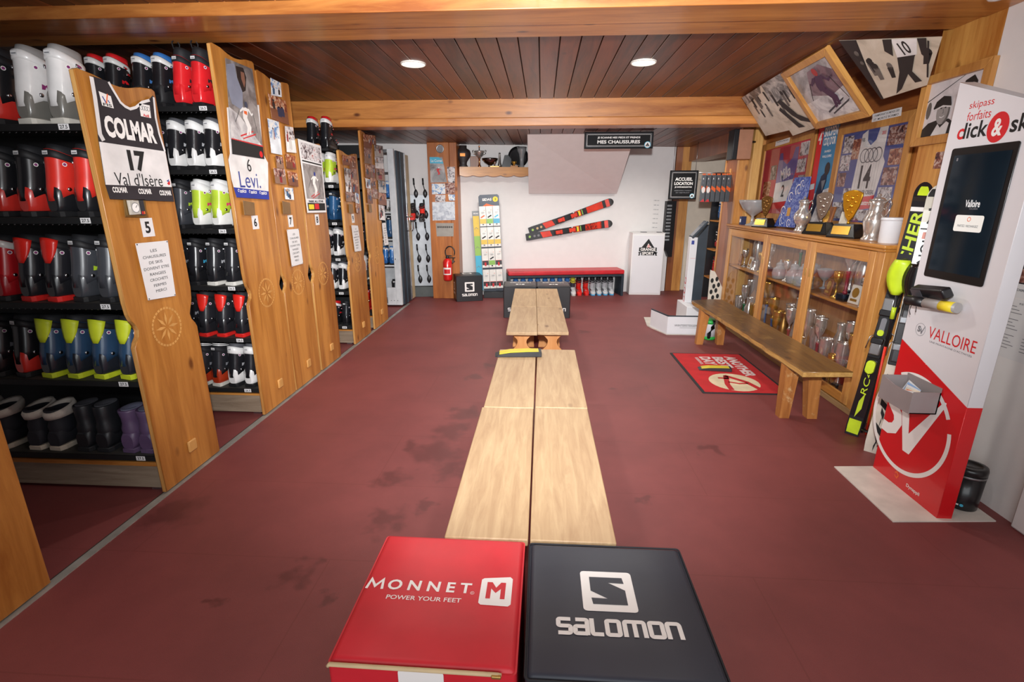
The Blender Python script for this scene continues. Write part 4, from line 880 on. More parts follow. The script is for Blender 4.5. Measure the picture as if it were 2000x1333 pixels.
for (y0, y1), hy, hinge in (((.09, .96), .92, 1), ((.965, 1.86), .995, 0), ((1.865, 2.965), 1.90, 1)):
    fw = .075
    b = B(); z0, z1 = .05, CZ - .055
    b.box(-.004, .014, y0, y0 + fw, z0, z1, CABV, .003); b.box(-.004, .014, y1 - fw, y1, z0, z1, CABV, .003); b.box(-.004, .014, y0 + fw, y1 - fw, z1 - .085, z1, CABW, .003); b.box(-.004, .014, y0 + fw, y1 - fw, z0, z0 + .075, CABW, .003)
    d = b.obj('door', t)
    b = B(); b.box(.003, .006, y0 + fw, y1 - fw, z0 + .075, z1 - .085, GL); b.obj('glass_pane', d)
    b = B(); b.box(-.006, -.002, hy - .01, hy + .01, .93, 1.0, mat('brass_escutcheon', 'c9a860', .3, .8), .001); b.obj('lock_plate', d)
# ---- trophies
SIL = mat('silver_plate', 'e2ded8', .2, .8, .06); GOLD = mat('gold_plate', 'd4a548', .24, .8, .06); BRZ = mat('bronze_plate', '9a7440', .35, .9, .08); MARB = mat('black_marble', '161616', .25); GLS = glassy('clear_crystal', (.94, .97, 1), .2, .86, .25); GRNE = mat('green_enamel', '2c6a46', .3); BLUE_E = mat('blue_enamel', '36507e', .3); REDE = mat('red_enamel', '8a2630', .3); WDT = wood('plaque_wood', '6a3a1c', '94592c', 2, .4, .1)
TR = {}
def trophy(kind):
    nm = {'cup': 'trophy_cup', 'column': 'column_trophy', 'goblet': 'goblet', 'bowl': 'glass_bowl', 'vase': 'vase', 'plaque': 'plaque', 'jar': 'glass_jar', 'tankard': 'tankard'}[kind.split('_')[0]]
    t = thing(nm, 'x', 'trophy'); c = {'s': SIL, 'g': GOLD, 'b': BRZ}.get(kind.split('_')[1] if '_' in kind else 's', SIL)
    k = kind.split('_')[0]
    if k == 'cup':
        b = B(); b.prism(rounded(.07, .07, .006), 0, .03, MARB, bev=.003); b.obj('base', t)
        b = B(); b.lathe([(.03, .03), (.028, .04), (.012, .055), (.009, .08), (.016, .09), (.01, .1), (.03, .115), (.052, .15), (.058, .19), (.055, .22), (.06, .228), (.055, .227), (.05, .2), (.02, .13)], c, n=18); b.obj('bowl', t)
        for s_ in (-1, 1): b = B(); b.tube([(s_ * .05, 0, .15), (s_ * .075, 0, .15), (s_ * .088, 0, .18), (s_ * .085, 0, .212), (s_ * .068, 0, .22), (s_ * .057, 0, .212)], .0045, c, 6); b.obj('handle', t)
        b = B(); b.rect(-.024, .006, .024, .024, GOLD, frame((0, -.0355, 0), (1, 0, 0), (0, 0, 1))); b.obj('name_plate', t)
    elif k == 'column':
        b = B(); b.prism(rounded(.09, .08, .004), 0, .04, MARB if c is SIL else WDT, bev=.004); b.obj('base', t)
        b = B(); b.lathe([(.018, .04), (.018, .05), (.012, .055), (.012, .15), (.018, .155), (.018, .165)], {'s': REDE, 'g': BLUE_E, 'b': GRNE}[kind.split('_')[1]], n=14); b.obj('column', t)
        b = B(); b.lathe([(.018, .165), (.008, .175), (.008, .19), (.035, .215), (.048, .25), (.045, .28), (.05, .285), (.04, .27), (.01, .21)], c if c is not BRZ else SIL, n=18); b.obj('bowl', t)
    elif k == 'goblet':
        b = B(); b.lathe([(.035, 0), (.033, .006), (.008, .02), (.006, .07), (.011, .078), (.006, .086), (.022, .1), (.034, .13), (.036, .165), (.034, .165), (.03, .13), (.005, .1)], c, n=18); b.obj('cup', t)
        b = B(); b.arc(0, 0, .0, .0352, 0, 0, c) if False else b.lathe([(.0365, .158), (.0385, .162), (.0365, .166)], GOLD, n=18, cap0=False, cap1=False); b.obj('rim', t)
    elif k == 'bowl':
        b = B(); b.lathe([(.05, 0), (.045, .008), (.012, .02), (.01, .07), (.03, .085), (.075, .12), (.105, .17), (.11, .19), (.105, .19), (.07, .125), (.02, .095)], GLS, n=24); b.obj('bowl', t)
    elif k == 'vase':
        b = B(); b.lathe([(.035, 0), (.04, .01), (.03, .03), (.045, .07), (.056, .12), (.05, .17), (.03, .2), (.034, .23), (.04, .24), (.036, .238), (.026, .2), (.04, .16)], c, n=20); b.obj('body', t)
    elif k == 'plaque':
        b = B(); M = Matrix.Rotation(-.16, 4, 'X'); b.box(-.055, .055, -.007, .007, 0, .15, WDT if c is not SIL else mat('pale_card', 'd6cfc4', .6), .003, M); b.obj('board', t)
        b = B(); M2 = M @ frame((0, -.0078, .08), (1, 0, 0), (0, 0, 1)); b.disc(0, .01, .035, .04, c if c is not SIL else GOLD, M2); b.rect(-.035, -.06, .035, -.04, GOLD, M2); b.obj('medallion', t)
    elif k == 'jar':
        b = B(); b.lathe([(.045, 0), (.06, .01), (.068, .06), (.06, .11), (.035, .135), (.035, .15), (.04, .155)], GLS, n=22); b.obj('body', t)
        b = B(); b.lathe([(.04, .155), (.03, .175), (.008, .185), (.012, .2), (.001, .21)], GLS, n=22); b.obj('lid', t)
    elif k == 'tankard':
        b = B(); b.lathe([(.045, 0), (.045, .012), (.038, .02), (.036, .11), (.04, .12), (.036, .12), (.034, .03)], c, n=20); b.obj('body', t)
        b = B(); b.tube([(.036, 0, .1), (.062, 0, .095), (.066, 0, .06), (.037, 0, .04)], .005, c, 6); b.obj('handle', t)
    TR[kind] = [t, False]; return t
TD = {'cup_s': 'silver two-handled cup', 'cup_g': 'gold two-handled cup', 'column_s': 'red-columned silver trophy', 'column_g': 'blue-columned gold trophy', 'column_b': 'green-columned silver trophy', 'goblet_s': 'slim silver goblet', 'goblet_g': 'slim gold goblet', 'bowl_s': 'clear crystal bowl on a stem', 'vase_s': 'silver vase', 'vase_b': 'bronze vase', 'plaque_g': 'wooden plaque with gold medallion', 'plaque_s': 'pale plaque with gold medallion', 'jar_s': 'round lidded crystal jar', 'tankard_s': 'silver tankard', 'tankard_b': 'bronze tankard'}
def put(kind, x, y, z, label, s=1, rz=0, group=None):
    if kind not in TR: trophy(kind)
    t, used = TR[kind]
    if not used: o = t; TR[kind][1] = True; o.location = (x, y, z); o.rotation_euler.z = rz
    else: o = copy_tree(t, (x, y, z), rz)
    o.scale = (s, s, s); o['label'] = label
    if group: o['group'] = group
    return o
ROWS = {
 ('left', 'upper', .793): (6.42, ['plaque_g', 'goblet_s', 'plaque_s', 'tankard_s', 'goblet_g'], ['vase_s', 'cup_s']),
 ('left', 'lower', .056): (6.42, ['tankard_b', 'cup_s', 'column_b', 'vase_s', 'cup_g'], ['column_s', 'vase_b', 'column_g']),
 ('middle', 'upper', .793): (5.34, ['jar_s', 'goblet_s', 'jar_s', 'jar_s', 'tankard_s'], ['column_b', 'bowl_s', 'bowl_s']),
 ('middle', 'lower', .056): (5.34, ['column_g', 'cup_g', 'vase_b', 'column_s', 'tankard_s', 'goblet_s'], ['cup_s', 'column_b', 'cup_s', 'vase_s']),
 ('right', 'upper', .793): (4.42, ['plaque_g', 'goblet_g', 'column_s', 'plaque_s', 'goblet_s', 'plaque_g'], ['cup_s', 'vase_s', 'column_s', 'cup_s', 'cup_g']),
 ('right', 'lower', .056): (4.42, ['column_s', 'cup_s', 'goblet_g', 'cup_s', 'column_g', 'vase_b'], ['vase_s', 'column_b', 'cup_g', 'column_s', 'cup_s'])}
def put_scaled(k, x, y, z, label, lev, big):
    flat = k.startswith(('plaque', 'jar', 'tankard', 'bowl')); h = 1.0 if flat else (1.75 if lev == 'lower' else 1.4) * (1.18 if big else 1)
    o = put(k, x, y, z, label, 1, -pi / 2 + random.uniform(-.2, .2), 'trophies in the cabinet'); w0 = .92 if k.startswith('cup') else .68 if k.startswith('bowl') else 1.02; o.scale = (w0, w0, h * random.uniform(.93, 1.07))
for (door, lev, z), (ys, front, back) in ROWS.items():
    for i, k in enumerate(front): put_scaled(k, 2.485, ys - (.76 / len(front)) * (i + .1), z, '%s, %s from left, front row, %s level, %s door' % (TD[k], ORD[i], lev, door), lev, False)
    for i, k in enumerate(back): put_scaled(k, 2.63, ys - .02 - (.74 / len(back)) * (i + .35), z, '%s, %s from left, back row, %s level, %s door' % (TD[k], ORD[i], lev, door), lev, True)
# ---- on top of the cabinet
TZ = CZ
put('bowl_s', 2.50, 6.22, TZ, 'wide crystal bowl on a stem at the far end of the cabinet top', 1.55)
def shield(y, c, s, label, tilt=.5):
    t = thing('shield_trophy', label, 'trophy', (2.49, y, TZ), -pi / 2 + tilt, 'shield trophies on the cabinet'); t.scale = (s, s, s)
    b = B(); P0 = rounded(.22, .16, .004, 2); P1 = rounded(.15, .1, .004, 2); b.loft([[(x, y_, 0) for x, y_ in P0], [(x, y_, .012) for x, y_ in P0], [(x, y_, .105) for x, y_ in P1]], MARB, smooth=False); bs = b.obj('base', t)
    b = B(); M = frame((0, -.0665, .058), (1, 0, 0), (0, .26, 1)); b.rect(-.075, -.032, .06, .032, GOLD, M, .003); b.obj('name_plate', bs)
    b = B(); b.lathe([(.012, .105), (.01, .125)], c, n=10)
    P = [(0, .12), (.03, .16), (.06, .24), (.072, .31), (.07, .335), (.035, .352), (0, .358), (-.035, .352), (-.07, .335), (-.072, .31), (-.06, .24), (-.03, .16)]
    M = frame((0, 0, 0), (1, 0, 0), (0, 0, 1)); b.prism(P, -.008, .008, c, M, bev=.003); sh = b.obj('shield', t)
    b = B()
    for cx, cz, r in ((0, .3, .016), (-.03, .28, .012), (.028, .27, .013), (0, .24, .018), (-.02, .21, .01), (.015, .195, .011), (.0, .17, .009), (.035, .315, .009), (-.04, .315, .009)): b.lathe([(r, 0), (r * .8, .005), (.001, .008)], c, M @ Matrix.Translation((cx, cz, .008)), 10)
    b.obj('relief', sh)
shield(5.86, BRZ, .94, 'bronze shield trophy on black wedge base, farthest of three on the cabinet'); shield(4.70, mat('dull_silver', 'b5aaa0', .3, .9), 1.02, 'silver shield trophy on black wedge base between the jug and gold shield'); shield(4.29, mat('bright_gold', 'dda52c', .25, .8), 1.05, 'gold shield trophy on black wedge base on the cabinet')
def jug(y, s, label, chain):
    t = thing('silver_jug', label, 'jug', (2.50, y, TZ), -pi / 2 + .3, 'silver jugs on the cabinet'); t.scale = (s, s, s)
    b = B(); b.lathe([(.055, 0), (.056, .012), (.045, .03), (.036, .055), (.06, .09), (.074, .13), (.066, .17), (.04, .205), (.038, .25), (.05, .27), (.048, .272), (.034, .25)] if not chain else [(.066, 0), (.066, .015), (.052, .03), (.056, .06), (.07, .12), (.068, .15), (.05, .19), (.045, .24), (.06, .275), (.056, .275), (.04, .24)], SIL, n=24); b.obj('body', t)
    b = B(); b.tube([(.045, 0, .255), (.085, 0, .285), (.1, 0, .25), (.09, 0, .2), (.066, 0, .165)], .0055, SIL, 7); b.obj('handle', t)
    b = B(); b.loft([[V((-.03 - .02 * i, q * (.02 - .006 * i), .25 + .012 * i + .012 * abs(q))) for q in (-1, -.5, 0, .5, 1)] for i in range(3)], SIL, False, False, closed=False); b.obj('spout', t)
    b = B(); b.lathe([(.045, .275), (.03, .29), (.008, .297), (.011, .312), (.001, .32)], SIL, n=18); b.obj('lid', t)
    if chain:
        b = B(); N = 14
        for i in range(N):
            a = i / N * 2.6 - .3; p = (.066 * math.cos(a), -.066 * math.sin(a), .24 - .12 * i / N); b.tube([(p[0] + .006 * math.cos(q), p[1], p[2] + .008 * math.sin(q)) for q in (0, 1.2, 2.5, 3.8, 5.0)], .0018, SIL, 5, closed=True)
        b.obj('chain', t)
jug(5.06, 1.03, 'silver jug with slim handle standing left of the silver shield trophy', False); jug(3.98, 1.08, 'stout silver pitcher draped with a chain, beside the white tub', True)
t = thing('plastic_tub', 'plain white plastic tub at the near end of the cabinet top', 'tub', (2.49, 3.77, TZ)); b = B(); b.lathe([(.06, 0), (.064, .004), (.068, .16), (.069, .165)], mat('white_tub', 'e4e6ea', .35, var=.01), n=28); b.obj('body', t); b = B(); b.lathe([(.071, .158), (.072, .175), (.068, .18)], mat('white_tub', 'e4e6ea', .35), n=28); b.obj('lid', t)
WP = Pl((ALC - .013, 0, 0), (0, -1, 0), (0, 0, 1))
# blue patterned shield leaning behind
BP = Pl((2.57, 0, 0), (0, -1, 0), (0, 0, 1)); pts = [BP.px(*q) for q in [(1553, 347), (1584, 345), (1577, 384), (1551, 445), (1512, 442), (1533, 399)]]
t, Q, c = flat_thing('blue_banner', 'blue banner with white swirls and a small gold plate, leaning on the cabinet top', 'banner', BP, pts, .004, None)
b = B(); BLU = photo('blue_swirl_cloth', ['26408c', '2c4aa0', '3550a8', '8ea2d0', '2b469a'], 34); b.prism(Q[::-1], -.004, .002, BLU); b.obj('cloth', t)
b = B(); g = lambda *q: (BP.px(*q)[0] - c[0], BP.px(*q)[1] - c[1])
for x, y, r in ((1545, 385, .05), (1560, 372, .06), (1527, 432, .05), (1540, 436, .04), (1530, 412, .05), (1568, 360, .04)): a = g(x, y); b.arc(a[0], a[1], r * .8, r, 20 + x % 90, 230 + x % 60, INKW, None, .003, 14); b.arc(a[0] + .02, a[1], r * .45, r * .58, 150, 330, INKW, None, .0032, 12)
b.obj('white_swirls', t); b = B(); a = g(1541, 414); b.poly([(a[0] - .04, a[1] - .045), (a[0] + .03, a[1] - .04), (a[0] + .04, a[1] + .045), (a[0] - .03, a[1] + .04)], GOLD, None, .004); b.obj('gold_plate', t)
t = thing('photo_card', 'small colour photo card standing behind the silver shield trophy', 'photo', (2.60, 4.58, TZ), -pi / 2); b = B(); M = Matrix.Rotation(-.12, 4, 'X'); b.box(-.06, .06, -.002, .002, 0, .2, PAPER, 0, M); b.obj('card', t); b = B(); b.rect(-.055, .005, .055, .195, photo('print_pale', ['b8a88a', 'd9cfb8', 'e6dfd0', '8a8a7a'], 16), M @ frame((0, -.0025, 0), (1, 0, 0), (0, 0, 1))); b.obj('print', t)
put('plaque_g', 2.6, 4.86, TZ, 'brown wooden plaque behind the silver jug on the cabinet top', 1.6, -pi / 2)
t = thing('small_carton', 'tiny navy carton beside the crystal bowl on the cabinet top', 'carton', (2.46, 6.40, TZ)); b = B(); b.box(-.03, .03, -.03, .03, 0, .1, mat('navy_carton', '222c54', .5), .002); b.obj('box', t); b = B(); b.rect(-.02, .03, .02, .07, PAPER, frame((-.0305, 0, 0), (0, -1, 0), (0, 0, 1))); b.obj('label', t)
# ---- frames on the alcove wall
def pq(pl, *q): return [pl.px(*p) for p in q]
pts = pq(WP, (1494, 284), (1599, 252), (1574, 420), (1472, 440)); pts[2] = (pts[1][0], 1.36); pts[3] = (pts[0][0], 1.36)
t, Q, c = flat_thing('picture_frame', 'pine frame holding a purple and white bib numbered 2 on red ground', 'framed picture', WP, pts, 0, None); I = framed(t, Q, .075, .025)
b = B(); b.prism(I[::-1], .002, .008, mat('red_mount', 'b8384a', .6)); b.obj('mount', t); g = bil(I)
b = B(); pu = mat('bib_purple', '6a5a96', .8)
cl = lambda P, m, d: b.poly([g(*p) for p in P], m, None, d)
cl([(.38, .1), (.44, .1), (.47, .22), (.56, .28), (.66, .2), (.7, .06), (.77, .06), (.78, .3), (.74, .5), (.36, .54), (.36, .3)], pu, .009); cl([(.36, .54), (.74, .5), (.74, .8), (.34, .84)], CLW, .009); cl([(.34, .84), (.74, .8), (.74, .9), (.34, .94)], INKR, .009); b.obj('bib', t)
b = B(); b.text('Milka', *g(.56, .4), .22, .13, INKW, None, .0105, .02, rot=.3); b.text('2', *g(.55, .66), .07, .13, INKB, None, .0105); b.obj('lettering', t)
for i, (x0, y0, x1, y1, k) in enumerate(((.8, .02, .97, .2, 0), (.78, .24, .95, .42, 0), (.2, .26, .34, .48, 4), (.06, .5, .24, .74, 3), (.06, .76, .3, .95, 1), (.84, .46, .98, .7, 4))): b = B(); b.poly([g(x0, y0), g(x0, y1), g(x1, y1), g(x1, y0)], PH[k], None, .0092); b.obj('print', t)
b = B(); b.box(I[0][0], I[1][0], I[3][1], I[0][1], .012, .014, glassy('picture_glass', (1, 1, 1), .02, .97)); b.obj('glass', t)
def tape(q, txts, label, pl=WP, lift=.026):
    pts = pq(pl, *q); t, Q, c = flat_thing('caption_strip', label, 'caption', pl, pts, 0, None, 'caption strips on frames', lift=lift); b = B(); b.prism(Q[::-1], 0, .0008, PAPER); b.obj('strip', t); b = B(); h = abs(Q[0][1] - Q[3][1]); w_ = abs(Q[1][0] - Q[0][0])
    for i, s_ in enumerate(txts): b.text(s_, 0, h * (.2 - .45 * i), w_ * .85, h * .26, INKB, None, .0014, .01)
    b.obj('lettering', t)
tape([(1520, 277), (1548, 268.5), (1546, 278), (1518.5, 286.5)], ['COUPE DU MONDE'], 'white caption strip on the frame with the purple bib')
pts = pq(WP, (1601, 252), (1642, 241), (1620, 420), (1578, 430)); pts[2] = (pts[1][0], 1.36); pts[3] = (pts[0][0], 1.36)
t, Q, c = flat_thing('ski_poster', 'red and blue poster reading skiopen between the two pine frames', 'poster', WP, pts, 0, None); b = B(); b.prism(Q[::-1], .001, .003, mat('poster_blue', '3f7fa8', .5)); b.obj('sheet', t); g = bil(Q); b = B()
b.poly([g(0, 0), g(.28, 0), g(.28, 1), g(0, 1)][::-1], INKR, None, .0036); b.poly([g(.28, .68), g(1, .62), g(1, 1), g(.28, 1)][::-1], SNOWB, None, .0036); b.poly([g(.0, .98), g(.3, .74), g(.5, .5), g(.78, .44), g(.8, .56), g(.7, .66), g(.55, .76), g(.3, .98)], mat('poster_navy', '1c2740', .5), None, .0042); b.disc(*g(.75, .43), .045, .06, mat('poster_brown', '2c2224', .5), None, .005, 16); b.poly([g(.55, .55), g(.75, .54), g(.66, .66)], INKGY, None, .005); b.poly([g(0, .58), g(.22, .57), g(.22, .63), g(0, .64)], PAPER, None, .0042); b.obj('printed_picture', t)
b = B(); w_ = Q[1][0] - Q[0][0]; b.text('4', *g(.14, .1), w_ * .16, .12, INKW, None, .005, .02); b.text('e', *g(.25, .05), w_ * .06, .03, INKW, None, .005, .02); b.text('SKIOPEN', *g(.64, .055), w_ * .62, .085, INKW, None, .005, .03); b.text("COQ D'OR", *g(.64, .155), w_ * .58, .085, INKW, None, .005, .03); b.text('SAMEDI', *g(.62, .25), w_ * .3, .02, INKW, None, .005); b.text('VALLOIRE', *g(.62, .3), w_ * .45, .022, INKW, None, .005); b.obj('lettering', t)
pts = pq(WP, (1644, 248), (1800, 212), (1770, 400), (1620, 420)); pts[2] = (pts[1][0], 1.33); pts[3] = (pts[0][0], 1.33)
t, Q, c = flat_thing('picture_frame', 'large pine frame holding a white striped bib numbered 14 with four rings', 'framed picture', WP, pts, 0, None); I = framed(t, Q, .075, .025)
b = B(); b.prism(I[::-1], .002, .008, mat('blue_mount', '4a5490', .6)); b.obj('mount', t); g = bil(I); b = B(); cl = lambda P, m, d: b.poly([g(*p) for p in P], m, None, d)
cl([(.34, .04), (.42, .0), (.44, .12), (.5, .17), (.57, .12), (.6, 0), (.72, .0), (.72, .3), (.76, .36), (.7, .7), (.3, .74), (.32, .4)], CLW, .009); cl([(.3, .74), (.7, .7), (.68, .84), (.3, .88)], INKR, .009)
for i in range(9): x = .36 + .04 * i; cl([(x, .24), (x + .004, .24), (x - .004, .72), (x - .008, .72)], mat('bib_grey_stripe', 'a9a5a8', .8), .0096)
b.obj('bib', t); b = B(); RG = mat('ring_grey', '4e4e54', .5)
for i in range(4): a = g(.43 + .068 * i, .275); b.arc(a[0], a[1], .05, .058, 0, 360, RG, None, .0102 + .0003 * i, 28)
b.text('14', *g(.5, .5), .15, .19, INKB, None, .0102, .02); b.text('VAL BEAVER CREEK', *g(.5, .67), .3, .035, RG, None, .0102, .02); b.text('Audi quattro', *g(.5, .79), .27, .05, INKW, None, .0102, .02); b.text('FIS', *g(.37, .1), .04, .03, RG, None, .0102); b.text('2003', *g(.67, .06), .05, .025, INKR, None, .0102); b.obj('lettering', t)
for x0, y0, x1, y1, k in ((.03, .03, .2, .22, 0), (.2, .08, .33, .3, 3), (.02, .24, .2, .42, 0), (.02, .44, .17, .6, 1), (.17, .62, .3, .76, 0), (.02, .78, .28, .97, 0), (.74, .02, .98, .2, 1), (.8, .24, .97, .4, 3), (.76, .42, .96, .6, 1), (.74, .62, .94, .76, 0), (.72, .78, .95, .95, 3), (.32, .86, .7, .98, 0)): b = B(); b.poly([g(x0, y0), g(x0, y1), g(x1, y1), g(x1, y0)], PH[k], None, .0086); b.obj('print', t)
b = B(); b.box(I[0][0], I[1][0], I[3][1], I[0][1], .013, .015, glassy('picture_glass')); b.obj('glass', t)
tape([(1711, 223), (1769, 209), (1767, 226), (1709, 239)], ['CHAMPIONNAT DU MONDE 2003', 'ST. MORITZ BORMIO'], 'white two-line caption strip on the frame with the four-ring bib')
# pier: portrait and small print
PP = Pl((2.43, 0, 0), (0, -1, 0), (0, 0, 1))
pts = pq(PP, (1808, 154), (1956, 104), (1940, 240), (1792, 287)); u0 = (pts[0][0] + pts[3][0]) / 2; u1 = pts[1][0]; z0 = pts[3][1]; z1 = pts[0][1]; pts = [(u0, z1), (u1, z1), (u1, z0), (u0, z0)]
t, Q, c = flat_thing('picture_frame', 'pine-framed black and white photograph of a smiling person in a cap', 'framed picture', PP, pts, 0, None); I = framed(t, Q, .05, .035)
b = B(); b.prism(I[::-1], .004, .008, photo('portrait_sky', ['b9b4b6', 'cdc8ca', 'd6d2d4'], 5)); b.obj('print', t); g = bil(I); b = B(); cl = lambda P, m, d: b.poly([g(*p) for p in P], m, None, d)
GB = mat('portrait_black', '17171a', .5); GF = mat('portrait_face', '8f8a88', .6); GFD = mat('portrait_face_dark', '5c5856', .6); GW = mat('portrait_white', 'c9c5c4', .6)
cl([(0, 1), (0, .84), (.1, .74), (.3, .7), (.5, .72), (.62, .82), (.66, 1)], GB, .009); cl([(.2, 1), (.3, .78), (.36, .86), (.46, .76), (.52, .8), (.5, 1)], GW, .0096)
a = g(.36, .56); b.disc(a[0], a[1], .052, .075, GF, None, .0102, 24); b.disc(a[0] + .02, a[1] - .01, .034, .06, GFD, None, .0106, 20); b.disc(a[0] - .004, a[1] - .004, .044, .066, GF, None, .011, 22)
cl([(.16, .48), (.2, .36), (.32, .28), (.46, .32), (.5, .46), (.5, .5), (.34, .46), (.2, .52)], GB, .0116); cl([(.18, .5), (.34, .45), (.5, .49), (.51, .52), (.34, .48), (.18, .54)], GW, .012)
for dx in (-.018, .016): b.disc(a[0] + dx, a[1] + .018, .008, .004, GB, None, .0122, 10)
b.stroke([(a[0], a[1] + .012), (a[0] + .006, a[1] - .01), (a[0] - .002, a[1] - .013)], .004, GFD, None, .0122); b.stroke([(a[0] - .02, a[1] - .03), (a[0], a[1] - .037), (a[0] + .02, a[1] - .028)], .006, GW, None, .0122)
b.disc(*g(.06, .5), .02, .05, GFD, None, .009, 14); cl([(.0, .32), (.62, -.0), (.64, .0), (.0, .34)], GB, .0094); cl([(.62, .3), (.66, .1), (.8, .04), (.88, .16), (.86, .4), (1, .5), (1, 1), (.66, 1), (.6, .6)], GB, .0094); cl([(.7, .18), (.82, .16), (.84, .4), (.74, .44)], GF, .0102); b.obj('printed_picture', t)
pts = pq(PP, (1826, 298), (1846, 296), (1838, 329), (1822, 330)); u0, u1 = pts[3][0], pts[1][0]
t, Q, c = flat_thing('photo_print', 'small colour photo print on the pier below the portrait', 'photo', PP, [(u0, pts[0][1]), (u1, pts[0][1]), (u1, pts[2][1]), (u0, pts[2][1])], 0, None); b = B(); b.prism(Q[::-1], 0, .001, PH[1]); b.obj('print', t)
# ---- pictures slanting from the ceiling
SP = Pl((2.415, 0, 2.205), (0, -1, 0), (-.42, 0, .425))
def slanted(q, label, cat='poster', name='ski_poster', lift=0, group='pictures slanting under the ceiling'):
    pts = pq(SP, *q); t, Q, c = flat_thing(name, label, cat, SP, pts, 0, None, group, lift=lift); return t, Q, bil(Q)
BW = photo('print_monochrome', ['2a2624', '5c5652', 'a8a09a', 'cfc6ba'], 9); BWS = photo('print_old_snow', ['b5a894', 'cfc2ae', 'd8ccba'], 6)
def crowd(b, g, n, seed, d=.003):
    rnd = random.Random(seed)
    for i in range(n):
        x = rnd.uniform(.08, .92); y = rnd.uniform(.12, .5); s_ = rnd.uniform(.05, .09); dk = mat('print_figure_dark', '2b2625', .6); md = mat('print_figure_mid', '6a625c', .6)
        b.poly([g(x - s_ * .5, y), g(x + s_ * .5, y), g(x + s_ * .4, y + s_ * 2.4), g(x - s_ * .4, y + s_ * 2.4)][::-1], rnd.choice((dk, dk, md)), None, d + .0002 * i); c_ = g(x, y - s_ * .35); b.disc(c_[0], c_[1], s_ * .28, s_ * .3, rnd.choice((dk, md)), None, d + .0002 * i, 10)
t, Q, g = slanted([(1450, 190), (1489, 165), (1549, 252), (1496, 265)], 'old monochrome poster of standing skiers, slanting at the far end under the ceiling', lift=.004); b = B(); b.prism(Q[::-1], 0, .002, BWS); b.obj('sheet', t); b = B(); crowd(b, g, 9, 3); b.poly([g(0, 0), g(.9, 0), g(.8, .12), g(0, .2)][::-1], BW, None, .0026); b.obj('printed_picture', t)
t, Q, g = slanted([(1488, 165), (1533, 137), (1601, 246), (1550, 264)], 'monochrome poster of a tumbling skier, slanting left of the pine frame', lift=.008); b = B(); b.prism(Q[::-1], 0, .002, BWS); b.obj('sheet', t); b = B(); b.poly([g(0, 0), g(1, 0), g(1, .3), g(.6, .4), g(0, .34)][::-1], BW, None, .0026); crowd(b, g, 5, 8, .003); dk = mat('print_figure_dark', '2b2625', .6)
b.poly([g(.2, .36), g(.36, .34), g(.62, .68), g(.95, .86), g(.98, .92), g(.6, .8), g(.42, .66)][::-1], dk, None, .006); b.poly([g(.1, .5), g(.2, .46), g(.5, .82), g(.62, .92), g(.4, .9)][::-1], dk, None, .0064); b.obj('printed_picture', t)
t, Q, g0 = slanted([(1532, 137), (1621, 84), (1709, 219), (1601, 246)], 'pine-framed colour picture of a ski racer, slanting under the ceiling', 'framed picture', 'picture_frame', lift=.004)
I = framed(t, Q, .055, .04); b = B(); b.prism(I[::-1], .004, .012, photo('print_misty', ['6a6868', '8f8c8c', 'b5b0b0', 'c9c4c2'], 5)); b.obj('print', t); g = bil(I); b = B(); b.poly([g(0, .62), g(1, .52), g(1, 1), g(0, 1)][::-1], SNOWB, None, .013)
b.poly([g(.2, .5), g(.4, .1), g(.7, .06), g(1, .3), g(1, .5), g(.6, .62)][::-1], photo('print_spray', ['5c4650', '7c6068', '8f7f84'], 8), None, .0134); person_skier(b, *g(.56, .46), .22, None, mat('racer_purple', '4a2c48', .5), mat('racer_red', 'a83434', .5), mat('racer_ski', '3c3c40', .5), .0006 + .014); b.obj('printed_picture', t)
t, Q, g = slanted([(1640, 78), (1842, 70), (1812, 165), (1723, 193)], 'large monochrome poster of a racer numbered 10, slanting nearest the camera', lift=.004); b = B(); b.prism(Q[::-1], 0, .002, BWS); b.obj('sheet', t); b = B(); dk = mat('print_figure_dark', '2b2625', .6)
b.poly([g(0, 0), g(.2, 0), g(.12, .5), g(.06, 1), g(0, 1)][::-1], mat('gap_shade_black', '1c1a1c', .4), None, .003); crowd(b, g, 10, 21); b.poly([g(.58, .32), g(.78, .3), g(.74, .62), g(.9, .86), g(.78, .86), g(.68, .66), g(.52, .92), g(.38, .98), g(.56, .6)][::-1], dk, None, .0062); b.poly([g(.56, .0), g(.8, .0), g(.8, .3), g(.58, .33)][::-1], CLW, None, .0066); b.poly([g(.48, 0), g(.57, 0), g(.54, .3), g(.46, .2)][::-1], dk, None, .007); b.poly([g(.8, 0), g(.88, 0), g(.92, .4), g(.85, .3)][::-1], dk, None, .007); b.text('10', *g(.68, .16), .07, .09, dk, None, .0076); b.stroke([g(.9, .05), g(.98, .8)], .012, dk, None, .0074); b.obj('printed_picture', t)  # dark left band: the shaded gap beside the frame, painted onto the poster
# loudspeaker box at the far post
t = thing('loudspeaker', 'boxy wooden loudspeaker with black front on the far pine post', 'loudspeaker', (2.34, 6.45, 2.055), .0); b = B(); b.box(-.03, .13, -.02, .17, 0, .33, mat('speaker_wood', 'a8765a', .5, bump=.1), .004); b.obj('cabinet', t); b = B(); b.box(-.09, -.03, -.02, .17, -.005, .335, BLACK, .006); b.obj('front_grille', t); b = B(); b.tube([(.13, .05, .2), (.2, .08, .2)], .012, BLACK); b.obj('bracket', t)
